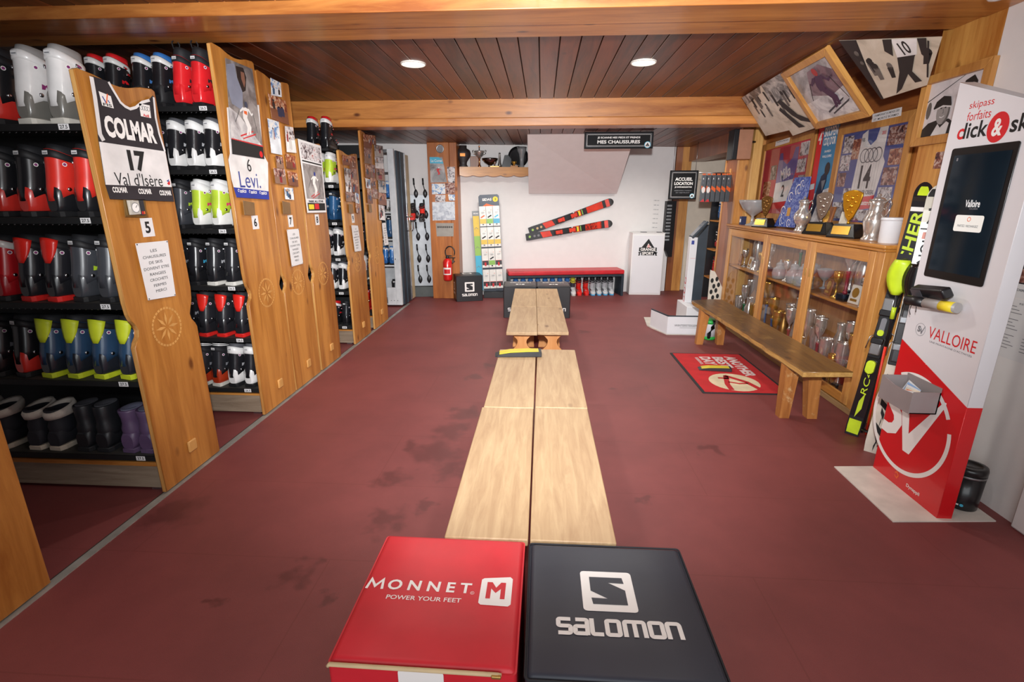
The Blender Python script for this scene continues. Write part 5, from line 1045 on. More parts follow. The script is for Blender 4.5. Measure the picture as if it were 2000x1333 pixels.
# ---- dark worn bench
t = thing('plank_bench', 'dark worn plank bench with stout legs in front of the trophy cabinet', 'bench', (1.99, 4.6, 0)); DB = wood('dark_worn_plank', '4a2d12', '86602c', 1, .38, .8, 22, coat=.4, worn='94713c'); RAW = wood('raw_chipped_edge', '8a5a26', 'c9a05c', 1, .6, .3, 30, worn='7a5a34')
random.seed(3); e0 = [(-.165 + random.uniform(-.008, .008), -1.26 + 2.5 * i / 26) for i in range(27)]
P = [(e0[i][0] - .06 * (i / 26) ** 2 * .9, e0[i][1]) for i in range(27)]; out = P + [(.02, 1.33), (.165, 1.31), (.175, -1.24)]
b = B(); b.prism(out, .405, .45, DB, None, RAW, .006); b.obj('seat', t)
LG = wood('bench_leg_pine', '8a5122', 'b87a3e', 2, .5, .5, worn='c9a878')
for (x, y) in ((-.115, -.98), (.045, -.98), (-.155, .93), (.03, .93)):
    b = B(); dx = -.02 if x < 0 else .025; b.loft([[(x + dx + sx * .036, y + sy * .035 + (-.03 if y < 0 else .03), 0) for sx, sy in ((-1, -1), (1, -1), (1, 1), (-1, 1))], [(x + sx * .05, y + sy * .045, .405) for sx, sy in ((-1, -1), (1, -1), (1, 1), (-1, 1))]], LG, smooth=False); b.obj('leg', t)
# ---- foot scanner: low white box, column with tablet
WS = mat('scanner_white', 'd9d9dc', .4, var=.01); SLATE = mat('slate_blue_grey', '27323c', .45)
t = thing('foot_scanner', 'low white foot scanner with angled front wall, beyond the plank bench', 'foot scanner', (1.42, 6.02, 0)); 
def wall_path(b, P, th, z0, z1, m, mt):
    for p, q in zip(P, P[1:]):
        p = V(p); q = V(q); n_ = V((-(q - p).y, (q - p).x)).normalized() * th; b.prism([p, q, q + n_, p + n_], z0, z1 - .012, m); b.prism([p, q, q + n_, p + n_], z1 - .012, z1, mt)
b = B(); wall_path(b, [(.0, .30), (.12, -.09), (.52, -.09), (.60, .1)], .02, .01, .24, WS, SLATE); b.obj('front_wall', t); b = B(); b.prism([(-.03, .34), (.0, .22), (.12, -.09), (.52, -.09), (.6, .1), (.6, .8), (.02, .8)], 0, .012, mat('scanner_base', 'c9c1b6', .5)); b.obj('floor_plate', t)
b = B(); b.box(.45, .62, .3, .78, .012, .27, WS, .006); b.obj('rear_box', t); M = frame((.32, -.0905, .12), (1, 0, 0), (0, 0, 1)); b = B(); b.text('WINTERSTEIGER', .02, .0, .27, .026, INKB, M, .0008, .0); b.rect(-.05, -.03, .15, -.026, INKGY, M, .0008); b.obj('lettering', t)
t = thing('tablet_column', 'slate and white column with a tilted tablet on top, beside the brown partition', 'terminal', (2.06, 6.62, 0), -.05)
b = B(); b.box(-.14, -.05, -.0, .12, .0, 1.12, WS, .004); b.obj('white_side', t); b = B(); b.prism([(-.05, 0), (.07, 0), (.07, 1.28), (-.05, 1.12)], -.14, .0, SLATE, frame((0, 0, 0), (1, 0, 0), (0, 0, 1)) ); b.obj('slate_side', t)
b = B(); Mt = Matrix.Translation((-.035, -.01, 1.215)) @ Matrix.Rotation(-.87, 4, 'Y'); b.box(-.135, .135, -.01, .17, -.014, .014, SLATE, .006, Mt); tb = b.obj('tablet', t); b = B(); b.box(-.115, .115, .005, .155, .0142, .0155, mat('tablet_glass', '6a6e76', .12, coat=.5), 0, Mt); b.obj('screen', tb)
b = B(); Ms = frame((-.1402, .06, 0), (0, -1, 0), (0, 0, 1))
for z in (.42, .3, .55): b.arc(0, z, .03, .045, 200, 480, INKR, Ms, .001, 14)
b.obj('red_marks', t); b = B(); b.rect(-.125, 1.03, -.09, 1.08, INKBL, frame((0, -.0005, 0), (1, 0, 0), (0, 0, 1)), .001); b.rect(-.12, .85, -.06, .853, INKR, frame((0, -.0005, 0), (1, 0, 0), (0, 0, 1)), .001); b.obj('blue_sticker', t)
# white board with black ovals behind it
t = thing('perforated_board', 'white board with black oval dots leaning between column and partition', 'board', (2.31, 6.63, 0), -.0); b = B(); M = frame((0, 0, 0), (1, 0, 0), (0, .04, 1)); b.prism([(-.09, 0), (.09, 0), (.09, .46), (-.03, .68), (-.09, .7)], 0, .012, mat('pale_board', 'd2c9bc', .5), M); b.obj('board', t); b = B()
for i in range(6):
    for j in range(2): b.disc(-.055 + .06 * j + .028 * (i % 2) , .56 - .075 * i + .02 * j, .02, .032, INKB, M, .0128, 12)
b.obj('oval_dots', t)
# canister below the bench
t = thing('canister', 'white and green canister with a black handle under the plank bench', 'canister', (2.0, 5.79, 0)); b = B(); b.lathe([(.07, 0), (.075, .01), (.075, .04)], mat('canister_green', '2fae4a', .4), n=24); b.obj('base_ring', t); b = B(); b.lathe([(.075, .04), (.075, .2), (.07, .21), (.001, .212)], WS, n=24); b.obj('body', t); b = B(); b.lathe([(.076, .19), (.077, .23), (.06, .235)], mat('canister_green', '2fae4a', .4), n=24); b.obj('top_ring', t); b = B(); b.tube([(-.03, -.085, .03), (-.035, -.1, .08), (.0, -.105, .16), (.02, -.09, .24)], [.018, .024, .024, .03], BLACK, 10); b.obj('handle', t)
# ================================================================ kiosk, skis and bin at the near right
KX = 2.068
KP = Pl((KX, 2.852, 0), (0, -1, 0), (0, 0, 1)); kp = lambda x, y: KP.px(x, y)
KW = mat('kiosk_white', 'dedcdf', .35, var=.005, coat=.2); KR = mat('kiosk_red', 'd2141c', .32, var=.01, coat=.3)
t = thing('ticket_kiosk', 'tall white and red touch-screen kiosk standing on a white floor plate', 'kiosk'); t.matrix_world = KP.M
W_ = .515; ZT = lambda u: 2.158 - .368 * u
dl = kp(1766, 664)[1]; dr = kp(1890, 798)[1]
b = B(); b.prism([(0, 0), (W_, 0), (W_, dr), (0, dl)], -.075, 0, KR, bev=.002); b.obj('lower_panel', t)
b = B(); b.prism([(0, dl), (W_, dr), (W_, ZT(W_)), (0, ZT(0))], -.075, 0, KW, bev=.002); b.obj('upper_panel', t)
b = B(); b.prism([(.02, 0), (W_ - .02, 0), (W_ - .02, 1.6), (.02, 1.6)], -.085, -.075, mat('kiosk_back', 'c9c4bd', .5)); b.obj('back_panel', t)
b = B(); P0 = KP.I @ V((0, 0, 0)); fl = [KP.I @ onZ(*q, 0) for q in ((1629, 913), (1744, 1021), (1945, 1020))]
A, Bb, Cc = [onZ(*q, 0) for q in ((1629, 913), (1744, 1021), (1945, 1020))]; D_ = A + (Cc - Bb)
b.loft([[KP.I @ (p + V((0, 0, z))) for p in (A, Bb, Cc, D_)] for z in (.0, .006)], mat('floor_plate_white', 'ddd6cc', .45), smooth=False); b.obj('floor_plate', t)
b = B(); S4 = [kp(1864, 291), kp(1997, 278), kp(1928, 563), kp(1810, 541)]; u0, u1, z0, z1 = .058, .43, 1.20, 1.842
b.prism(rr((u0 + u1) / 2, (z0 + z1) / 2, u1 - u0, z1 - z0, .012), 0, .006, mat('screen_bezel', '0c0c0e', .25, coat=.3), bev=.002); sc = b.obj('screen_bezel', t)
b = B(); b.rect(u0 + .025, z0 + .04, u1 - .025, z1 - .035, mat('screen_glass', '14202a', .06, spec=.5), None, .0068); b.obj('screen', sc)
b = B(); bt = kp(1894, 437); b.poly(rr(bt[0], bt[1], .165, .078, .01), emit('button_glow', 'b9bda2', .28), None, .0076); b.arc(bt[0], bt[1] + .02, .008, .011, 0, 360, INKO, None, .0082, 12); b.text('PARTEZ / RECHARGEZ', bt[0], bt[1] - .012, .12, .011, INKGY, None, .0082, .01); v_ = kp(1903, 398); b.text('Valloire', v_[0], v_[1], .085, .034, emit('screen_white', 'c9d2d6', .25), None, .0076); b.text('GALIBIER', v_[0] + .012, v_[1] - .024, .05, .007, INKGY, None, .0076); b.rect(u0 + .045, z1 - .062, u0 + .055, z1 - .048, INKGY, None, .0076); b.obj('screen_content', sc)
b = B()
a = kp(1917.8, 203.5); b.text('skipass', a[0], a[1], .138, .042, INKR, None, .001, .0); a = kp(1912.5, 224.5); b.text('forfaits', a[0], a[1], .135, .04, INKR, None, .001, .0)
a = kp(1877.5, 257); zb = kp(1900, 269.5)[1]; ah = kp(1900, 238)[1] - zb; l0 = kp(1885, 250)[0]; l1 = kp(1930, 250)[0]; b.text('c', a[0], zb + .34 * ah, .04, ah * .68, INKR, None, .001, .02); b.text('lick', (l0 + l1) / 2, zb + ah / 2, l1 - l0, ah, INKB, None, .001, .02)
a = kp(1950, 245); b.disc(a[0], zb + ah * .42, .056, .066, INKR, None, .0008); b.text('&', a[0], zb + ah * .42, .055, .076, INKW, None, .0014, .03); b.text('ski', a[0] + .118, zb + ah / 2, .105, ah, INKB, None, .001, .02); b.obj('header_lettering', t)
b = B(); a = kp(1798, 644); b.arc(a[0], a[1], .033, .0348, 0, 360, INKGY, None, .001, 32); b.text('S', a[0] - .009, a[1] + .002, .022, .034, INKGY, None, .0014, .05); b.poly([(a[0] + .001, a[1] + .008), (a[0] + .007, a[1] + .008), (a[0] + .011, a[1] - .008), (a[0] + .028, a[1] + .024), (a[0] + .031, a[1] + .024), (a[0] + .012, a[1] - .022), (a[0] + .008, a[1] - .022)], INKGY, None, .0014)
c0, c1 = kp(1813, 650), kp(1906, 672); b.text('VALLOIRE', (c0[0] + c1[0]) / 2 + .006, .918, .30, .062, INKR, None, .001, .0); b.text("UNE MONTAGNE D'ACTIVITÉS", (c0[0] + c1[0]) / 2 + .01, .872, .27, .012, INKGY, None, .001, 0); b.obj('brand_lettering', t)
b = B(); cx, cz = .19, .385; b.arc(cx, cz, .268, .292, 135, 375, INKW, None, .001, 60); b.arc(cx, cz, .268, .292, 30, 118, INKW, None, .001, 30)
b.ribbon([(.14, .50), (.105, .535), (.055, .53), (.03, .49), (.045, .45), (.10, .405), (.115, .36), (.095, .315), (.05, .295), (.0, .30)], .062, INKW, None, .0013)
b.poly([(.125, .44), (.185, .44), (.21, .335), (.385, .60), (.40, .60), (.40, .58), (.245, .225), (.195, .225)], INKW, None, .0016); a = kp(1776, 960); b.text('Dynappli', a[0] + .02, .052, .1, .026, INKW, None, .001); b.stroke([(.18, .075), (.195, .085), (.21, .07), (.2, .05), (.18, .06)], .008, INKO, None, .001); b.obj('lower_lettering', t)
# pay terminal
a = kp(1850, 572); b = B(); Mk = Matrix.Translation((.19, 1.135, .05)) @ Matrix.Rotation(.5, 4, 'X') @ Matrix.Rotation(.12, 4, 'Z'); b.box(-.11, .125, -.028, .028, -.025, .025, BLACK, .01, Mk); tm = b.obj('pay_terminal', t); b = B(); b.box(-.105, -.03, -.02, .02, .0255, .027, mat('terminal_keys', '4a4a50', .4), 0, Mk); [b.box(-.1 + .012 * i, -.092 + .012 * i, -.024, -.021, .0256, .0275, m_, 0, Mk) for i, m_ in enumerate((INKR, INKY, INKG))]; b.obj('keypad', tm)
b = B(); b.tube([(.10, 1.075, .09), (.20, 1.078, .07)], .026, BLACK, 14); b.tube([(.2, 1.078, .07), (.36, 1.085, .03)], .026, mat('scanner_grey', 'a09c9a', .4), 14); sc2 = b.obj('code_scanner', t); b = B(); b.tube([(.28, 1.0815, .05), (.345, 1.084, .034)], .0268, INKY, 14); b.obj('yellow_sticker', sc2); b = B(); b.tube([(.13, 1.05, .085), (.125, 1.02, .085), (.135, 1.0, .083)], .002, BLACK, 5); b.tube([(.16, 1.05, .08), (.165, 1.02, .08)], .002, BLACK, 5); b.obj('loose_wire', sc2)
# leaflet tray fixed on the front
t2 = thing('leaflet_tray', 'grey open leaflet tray hooked on the front of the red kiosk panel', 'tray'); t2.matrix_world = KP.M
GT = mat('tray_grey', '8d8483', .4, var=.02); u0, u1, z0, z1, dp = .112, .355, .518, .638, .142
b = B(); b.box(u0, u1, z0, z0 + .006, .002, dp - .006, GT); b.box(u0, u1, z0, z1 + .025, .002, .008, GT); b.box(u0, u0 + .006, z0, z1 + .012, .002, dp - .006, GT); b.box(u1 - .006, u1, z0, z1, .002, dp - .006, GT)
b.prism([(u0, z0), (u1, z0), (u1, z1 - .006), (u0 + .17, z1 - .012), (u0 + .11, z1 - .012), (u0 + .05, z1 + .0), (u0, z1 + .012)], dp - .006, dp, GT); b.obj('tray', t2)
for i in range(5):
    o = B(); M = KP.M @ Matrix.Translation((.16 + .035 * i, .526 + .0 * i, .03 + .02 * i)) @ Matrix.Rotation(.12 * (i - 2), 4, 'Z') @ Matrix.Rotation(-.25, 4, 'X'); o.box(-.05, .05, 0, .095, 0, .002, [PAPER, mat('leaflet_blue', '8fb0d8', .4), PAPER, mat('leaflet_cream', 'e0d3bd', .4), PAPER][i]); oo = o.obj('leaflet'); oo.matrix_world = M; tag(oo, ['white leaflet at the far end of the grey tray', 'pale blue leaflet in the grey tray', 'white leaflet in the middle of the grey tray', 'cream leaflet in the grey tray', 'white leaflet at the near end of the grey tray'][i], 'leaflet', 'leaflets in the tray')
    o = B(); o.rect(-.04, .05, .04, .085, [INKGY, INKBL, PH[2], INKO, PH[0]][i], None, .0026); o.obj('printed_picture', oo)
# waste bin
t = thing('pedal_bin', 'small black cylindrical bin with a round lid behind the kiosk', 'bin', (2.285, 2.47, .0065)); b = B(); b.lathe([(.068, 0), (.07, .004), (.074, .19)], mat('bin_black', '1a1a1c', .3, coat=.2), n=32); b.obj('body', t); b = B(); b.lathe([(.0755, .188), (.0765, .193), (.0755, .198)], STEEL, n=32, cap0=False, cap1=False); b.obj('steel_ring', t); b = B(); b.lathe([(.075, .198), (.076, .225), (.072, .24), (.05, .242), (.048, .236), (.001, .236)], mat('bin_black', '1a1a1c', .3), n=32); b.obj('lid', t); b = B(); M = frame((-.055, -.052, .03), (.7, -.72, 0), (0, 0, 1)); b.rect(-.03, .0, .0, .008, INKW, M, .003); b.disc(.012, .004, .008, .008, INKC, M, .003, 14); b.obj('brand_mark', t)
# papers on the white wall
RP = Pl((2.4295, 0, 0), (0, -1, 0), (0, 0, 1))
def wallpaper(y0, y1, z0, z1, label, kind):
    t, Q, c = flat_thing('wall_poster' if kind else 'wall_notice', label, 'poster' if kind else 'notice', RP, [(-y0, z1), (-y1, z1), (-y1, z0), (-y0, z0)], 0, None); g = bil(Q); b = B(); b.prism(Q[::-1], 0, .0015, PAPER); b.obj('sheet', t); b = B(); w_ = Q[1][0] - Q[0][0]; h = Q[0][1] - Q[3][1]
    if kind:
        b.poly([g(0, 0), g(0, .82), g(1, .82), g(1, 0)], mat('poster_dark', '2a2428', .4), None, .002); b.text('LA', *g(.2, .36), w_ * .2, h * .09, INKW, None, .003, .04); b.text('GRANDE', *g(.42, .46), w_ * .6, h * .1, INKW, None, .003, .04); b.text('COURSE', *g(.4, .55), w_ * .5, h * .03, INKW, None, .003); b.poly([g(.1, .64), g(.1, .8), g(.6, .8), g(.7, .6)], PH[1], None, .0026); b.text('VALLOIRE', *g(.3, .9), w_ * .4, h * .03, INKGY, None, .003)
    else:
        for i in range(14):
            if i in (3, 8): continue
            for cx in (.27, .7): b.rect(g(cx - .18, 0)[0], g(0, .12 + .055 * i)[1], g(cx + .03 * ((i * 7) % 5), 0)[0], g(0, .12 + .055 * i)[1] + .0035, INKGY, None, .002)
        b.text('REGLEMENT', *g(.5, .06), w_ * .4, .009, INKGY, None, .002); b.rect(*g(.02, .99), *g(.06, .96), INKB, None, .003)
    b.obj('print', t)
wallpaper(2.745, 2.44, 1.115, 1.50, 'dark poster with white capitals at the right edge of the photo', True)
wallpaper(2.705, 2.40, .80, 1.105, 'white printed notice sheet below the dark poster on the white wall', False)
# ---- skis
def ski_mesh(L, w_, m_top, art, side=None):
    """ski along local Y: tail at 0, tip at L; top face +Z"""
    b = B(); rings = []; SS = [i / 24 for i in range(23)] + [.935, .95, .962, .972, .98, .987, .993, .997, 1.0]; n = len(SS) - 1
    for s_ in SS:
        y = L * s_; c = .5 * w_ * (1.0 + .45 * abs(s_ - .45) ** 1.6 * 2.2)
        if s_ > .95: c *= math.sqrt(max(.02, 1 - ((s_ - .95) / .05) ** 2))
        if s_ < .02: c *= .9
        lift = 0 if s_ < .86 else .9 * (s_ - .86) ** 2 * L * 2.2
        lift += .018 * math.sin(pi * min(1, s_ / .86)) ** 2
        th = .006 + .01 * math.sin(pi * s_); rings.append((y, max(c, .004), lift, th))
    b.loft([[(-c, y, l), (c, y, l), (c, y, l + t_), (-c, y, l + t_)] for y, c, l, t_ in rings], m_top, smooth=False)
    def at(s_):
        i = max(q for q in range(n) if SS[q] <= s_ + 1e-9); f = (s_ - SS[i]) / (SS[i + 1] - SS[i]); a, d = rings[i], rings[i + 1]; return [x + (y - x) * f for x, y in zip(a, d)]
    return b, at
def ski_band(b, at, s0, s1, m, inset=.004, d=.0012, n=6, skew=0):
    R = []
    for i in range(n + 1):
        y, c, l, t_ = at(s0 + (s1 - s0) * i / n); R.append(((-c + inset, y - skew * c, l + t_ + d), (c - inset, y + skew * c, l + t_ + d)))
    for a, c in zip(R, R[1:]): b.face([b.v(a[0]), b.v(a[1]), b.v(c[1]), b.v(c[0])], m)
def bindings(t, at, s_toe, s_heel, m1, m2, k=1):
    for nm, s_, sg in (('toe_binding', s_toe, 1), ('heel_binding', s_heel, -1)):
        y, c, l, t_ = at(s_); z = l + t_; b = B(); b.box(-.036, .036, y - .07, y + .07, z, z + .012, BLACK, .003); b.box(-.03, .03, y - .045, y + .045, z + .012, z + .045, m1, .008); b.box(-.034, .034, y - .05 * sg - .02, y - .05 * sg + .02, z + .028, z + .055, m2, .006); b.obj(nm, t)
    y, c, l, t_ = at((s_toe + s_heel) / 2); b = B(); b.box(-.034, .034, y - .19, y + .19, l + t_, l + t_ + .008, BLACK, .002); b.obj('binding_plate', t)
    b = B(); y, c, l, t_ = at(s_heel + .05)
    for sg in (-1, 1): b.tube([(sg * .03, y, l + t_ + .01), (sg * .05, y - .02, l + t_ + .02), (sg * .055, y - .1, l + t_ + .03)], .003, STEEL, 5)
    b.obj('ski_brake', t)
def orient(t, tail, tip, facing):
    y = (V(tip) - V(tail)).normalized(); z = V(facing); z = (z - y * z.dot(y)).normalized(); x = y.cross(z)
    m = Matrix((x, y, z)).transposed().to_4x4(); m.translation = V(tail); t.matrix_world = m
LIME = mat('lime_yellow', 'c6e02a', .4)
def fischer(label):
    t = thing('ski', label, 'ski'); b, at = ski_mesh(1.70, .074, mat('ski_black', '15151a', .3, coat=.4), None); b.obj('ski_body', t)
    b = B(); ski_band(b, at, .0, .085, INKB); ski_band(b, at, .01, .07, LIME, .008, .002); ski_band(b, at, .1, .17, LIME, .03, .002, skew=.8); ski_band(b, at, .955, .985, LIME, .02, .002)
    y, c, l, t_ = at(.78); M = Matrix.Translation((.0, y, l + t_ + .0025)) @ Matrix.Rotation(.02, 4, 'X') @ Matrix.Rotation(pi / 2, 4, 'Z'); b.text('FISCHER', -.04, 0, .5, .062, LIME, M, .001, .02, shear=.2)
    y, c, l, t_ = at(.22); M = Matrix.Translation((.0, y, l + t_ + .003)) @ Matrix.Rotation(pi / 2, 4, 'Z'); b.text('RC4', .02, 0, .16, .035, LIME, M, .001, .0, shear=.2); b.obj('top_graphics', t)
    b = B(); ski_band(b, at, .9, .915, INKW, .002, .002); b.obj('tip_strap', t)
    bindings(t, at, .55, .38, mat('binding_silver', '9a9c9e', .3, .6), BLACK); b = B(); y, c, l, t_ = at(.30); b.prism(rounded(.05, .09, .02), 0, .03, LIME, Matrix.Translation((0, y, l + t_)), bev=.006); b.obj('heel_lever', t)
    b = B(); y, c, l, t_ = at(.47); b.prism(rounded(.03, .1, .014), 0, .02, INKGY, Matrix.Translation((0, y, l + t_))); b.prism(rounded(.034, .04, .014), 0, .024, LIME, Matrix.Translation((0, y - .05, l + t_))); b.obj('lever', t)
    return t
t = fischer('black and yellow ski leaning on the pier, front one of its pair'); orient(t, (2.2, 3.30, 0), (2.37, 3.34, 1.69), (-.72, -.68, .1))
t = fischer('black and yellow ski leaning on the pier, back one of its pair'); orient(t, (2.262, 3.36, 0.003), (2.405, 3.40, 1.69), (.72, .68, .1))
def rossi(label):
    t = thing('ski', label, 'ski'); b, at = ski_mesh(1.68, .082, mat('ski_cream', 'd9d3c4', .35, coat=.3), None); b.obj('ski_body', t); b = B()
    for i in range(9): s_ = .02 + .033 * i; ski_band(b, at, s_, s_ + .025, INKB, .045 + .012 * (i % 3), .002, 2, skew=.5)
    ski_band(b, at, .36, .62, INKB, .003, .002); ski_band(b, at, .96, .985, INKB, .004, .002); ski_band(b, at, .85, .855, INKB, .004, .002)
    y, c, l, t_ = at(.75); M = Matrix.Translation((0, y, l + t_ + .003)) @ Matrix.Rotation(pi / 2, 4, 'Z'); b.text('ROSSIGNOL', -.08, 0, .42, .05, INKB, M, .001, .02); y, c, l, t_ = at(.9); M = Matrix.Translation((0, y, l + t_ + .006)) @ Matrix.Rotation(.12, 4, 'X'); b.stroke([(-.03, .03), (.02, .04)], .014, INKB, M, .001); b.stroke([(.02, .04), (-.02, -.05)], .014, INKB, M, .0016); b.stroke([(.0, .0), (.035, -.06)], .012, INKB, M, .0022)
    M = Matrix.Translation((0, at(.83)[0], at(.83)[2] + at(.83)[3] + .003)); b.rect(-.03, -.02, .03, .02, mat('pale_red_print', 'd98a7a', .5), M, .001); b.obj('top_graphics', t)
    bindings(t, at, .56, .40, mat('binding_dark', '3a3c40', .35), mat('binding_grey', '8f9296', .3, .4)); b = B(); y, c, l, t_ = at(.63); b.box(-.04, .04, y - .012, y + .012, l + t_, l + t_ + .006, INKW); b.obj('ski_strap', t); return t
t = rossi('cream and black ski leaning between pier and kiosk, front one of its pair'); orient(t, (2.185, 3.045, 0), (2.305, 3.14, 1.665), (-.6, -.8, .1))
t = rossi('cream and black ski leaning between pier and kiosk, back one of its pair'); orient(t, (2.245, 3.085, 0.003), (2.335, 3.172, 1.665), (.6, .8, .1))
# poles with hand guards
def pole(a, c, guard, m1, m2, label, logo):
    t = thing('ski_pole', label, 'ski pole'); a = V(a); c = V(c); t.location = a; d = c - a
    b = B(); b.tube([d * .03, d * .55], [.005, .008], m1, 8); b.tube([d * .55, d * .86], .008, m2, 8); b.obj('shaft', t)
    b = B(); b.tube([d * .86, d * .9, d * .95, d], [.013, .015, .014, .018], BLACK, 10); b.obj('grip', t)
    b = B(); n = d.normalized(); G = []
    for i in range(9):
        s_ = i / 8; cen = d * (1.0 - .17 * s_); wd = .062 * math.sin(pi * (.18 + .72 * s_)) ** .8
        G.append([cen + V((-.035 - .022 * math.cos(q * 1.2), -.035 - .022 * math.cos(q * 1.2), 0)) + V((.7, -.7, 0)) * wd * q for q in (-1, -.5, 0, .5, 1)])
    b.loft(G, guard, False, False, closed=False); g_ = b.obj('hand_guard', t); md = g_.modifiers.new('thick', 'SOLIDIFY'); md.thickness = .006
    b = B(); M = frame(d * .92 + V((-.0445, -.0445, 0)) * 1.0, (.7, -.7, .0), (.05, .05, 1))
    if logo == 'R': b.disc(0, 0, .034, .024, INKO, M, .003, 20); b.text('R', 0, 0, .022, .024, INKB, M, .004, .03)
    else: b.text('LEKI', 0, -.02, .06, .02, INKB, M, .006, .03)
    b.obj('guard_print', g_)
    b = B(); b.lathe([(.004, 0), (.03, .004), (.028, .01), (.004, .014)], BLACK, Matrix.Translation(d * .05), 14); b.obj('basket', t)
    b = B(); b.tube([d * .70, d * .76], .0125, LIME, 8); b.obj('band', t)
pole((2.25, 3.235, 0), (2.185, 3.13, 1.25), LIME, mat('pole_red', 'e0301c', .35), mat('pole_black', '1c1c20', .35), 'ski pole with lime yellow hand guard and red lower shaft', 'LEKI')
pole((2.20, 2.99, 0), (2.235, 3.07, 1.235), mat('guard_black', '141416', .2, coat=.4), mat('pole_red', 'e0301c', .35), mat('pole_black', '1c1c20', .35), 'ski pole with glossy black hand guard bearing an orange oval', 'R')
# ================================================================ the far wall
WR = V((math.cos(BR), math.sin(BR), 0)); WN = V((math.sin(BR), -math.cos(BR), 0))
BP_ = Pl((0, 8.6, 0), tuple(WR), (0, 0, 1))
def wpt(px, py, d=0): u, v_ = BP_.px(px, py, d); return BP_.M @ V((u, v_, d))
# skis on the wall
def wall_ski(tail, tip, label, stickers):
    a = wpt(*tail, .03); c = wpt(*tip, .03); t = thing('ski', label, 'ski', group='skis on the far wall'); b, at = ski_mesh((c - a).length, .098, mat('race_ski_black', '1a1a1c', .35, coat=.2), None); b.obj('ski_body', t)
    RS = mat('race_ski_red', 'd8361e', .4); b = B(); ski_band(b, at, .18, .29, RS, .006, .002, 4, .3); ski_band(b, at, .55, .62, RS, .003, .002); ski_band(b, at, .585, .61, INKY, .012, .003); ski_band(b, at, .63, .64, INKG, .01, .002); ski_band(b, at, .69, .88, RS if stickers else photo('ski_red_pattern', ['1a1a1c', '7a1c14', 'd8361e', '4a1410'], 40), .004, .002); ski_band(b, at, .83, .87, RS, .004, .0026); ski_band(b, at, .915, .955, RS, .004, .002); ski_band(b, at, .53, .545, INKW, .001, .003)
    for s_ in (.045, .1, .145): y, c_, l, t_ = at(s_); b.disc(0, y, .02, .02, [INKG, mat('ski_sticker_cream', 'c9a878', .5), mat('ski_sticker_cream', 'c9a878', .5)][int(s_ * 20) if s_ < .14 else 2] if stickers else [INKG, INKGY, INKGY][int(s_ * 20) if s_ < .14 else 2], Matrix.Translation((0, 0, l + t_ + .003)), 0, 14)
    b.obj('top_graphics', t); bindings(t, at, .57 - .03, .37, RS, RS); orient(t, tuple(a), tuple(c), tuple(WN)); return t
wall_ski((1033, 452), (1196, 393), 'black and red ski mounted on the white wall, upper and steeper of two', True)
wall_ski((1027, 464), (1194, 436), 'black and red ski mounted on the white wall, lower of two', False)
# red bench with children's boots
ux = .40; t = thing('bench_box', 'low bench with a red padded top against the far white wall', 'bench', (ux, backy(ux) - .205, 0), BR); L2 = .985
b = B(); b.box(-L2, L2, -.2, .19, .375, .445, mat('bench_red_cover', 'c4242e', .4, bump=.05), .016, seg=3); b.obj('cushion', t); b = B(); b.box(-L2, L2, -.185, .19, .335, .374, SLATE, .002); b.obj('seat_board', t)
for s_ in (-1, 1): b = B(); b.box(s_ * (L2 - .02) - .02, s_ * (L2 - .02) + .02, -.185, .19, 0, .334, SLATE, .002); b.obj('side_panel', t)
make_boot('kidblue', '2a5f9e', '3573b8', '3f7cc0', band='e6e4e2', accent='e6e4e2', buckles=3, accent_on='shell')
kids = [('kidblue', 1006 + 14.4 * i, 'blue boot with white strap') for i in range(8)] + [('kidwhite', 1118, 'white boot with yellow liner'), ('kidred', 1129.5, 'red boot'), ('kidred', 1143.5, 'red boot'), ('kidgrey', 1156, 'grey boot with blue sole'), ('kidgrey', 1168, 'grey boot with blue sole'), ('kidgrey', 1180, 'grey boot with blue sole'), ('kidgrey', 1192, 'grey boot with blue sole')]
for i, (k, px, d) in enumerate(kids):
    p = onY(px, 560, 8.45); y = backy(p.x) - .06; p = onY(px, 560, y - .15)
    boot(k, (p.x, y, 0), "child's %s under the red bench, %s from the left" % (d, ORD[i]), pi + BR * .5, "children's boots under the red bench", .86)
# white cabinet
t = thing('white_cabinet', 'white cabinet with black mountain logo, right of the red bench', 'cabinet', (1.79, 8.56, 0), .0); b = B(); b.box(-.27, .265, 0, .28, 0, 1.04, WHITE, .006); b.obj('body', t); b = B(); b.box(-.275, .27, -.005, .285, 1.04, 1.052, WHITE, .003); b.obj('top', t); b = B(); b.box(-.25, .25, -.006, -.001, .03, 1.01, mat('cabinet_door_white', 'e2e1e4', .4, var=.004), .002); dr_ = b.obj('door', t)
M = frame((0, -.0065, .83), (1, 0, 0), (0, 0, 1)); b = B(); b.poly([(-.11, -.02), (0, .125), (.1, -.02)], INKB, M, .001); b.poly([(-.03, -.02), (0, .05), (.02, .02), (.06, -.02)], INKW, M, .0016); b.rect(-.012, -.01, .028, .012, INKR, M, .0022); b.rect(-.003, -.022, .018, .026, INKR, M, .0024); b.rect(-.004, -.004, .02, .006, INKW, M, .003); b.rect(.004, -.014, .012, .018, INKW, M, .0032)
b.rect(-.15, -.085, .145, -.02, INKB, M, .0018); b.poly([(-.16, -.155), (-.13, -.155), (-.13, -.09), (.125, -.09), (.125, -.155), (.16, -.155), (.145, -.13), (.16, -.1), (.1, -.088), (-.1, -.088), (-.16, -.1), (-.145, -.13)], INKB, M, .0018); b.rect(-.11, -.15, .11, -.086, INKB, M, .002)
b.text('GRANGE', 0, -.052, .25, .05, INKW, M, .0026, .04); b.text('SPORT', 0, -.118, .19, .05, INKW, M, .0026, .04); b.obj('logo', dr_)
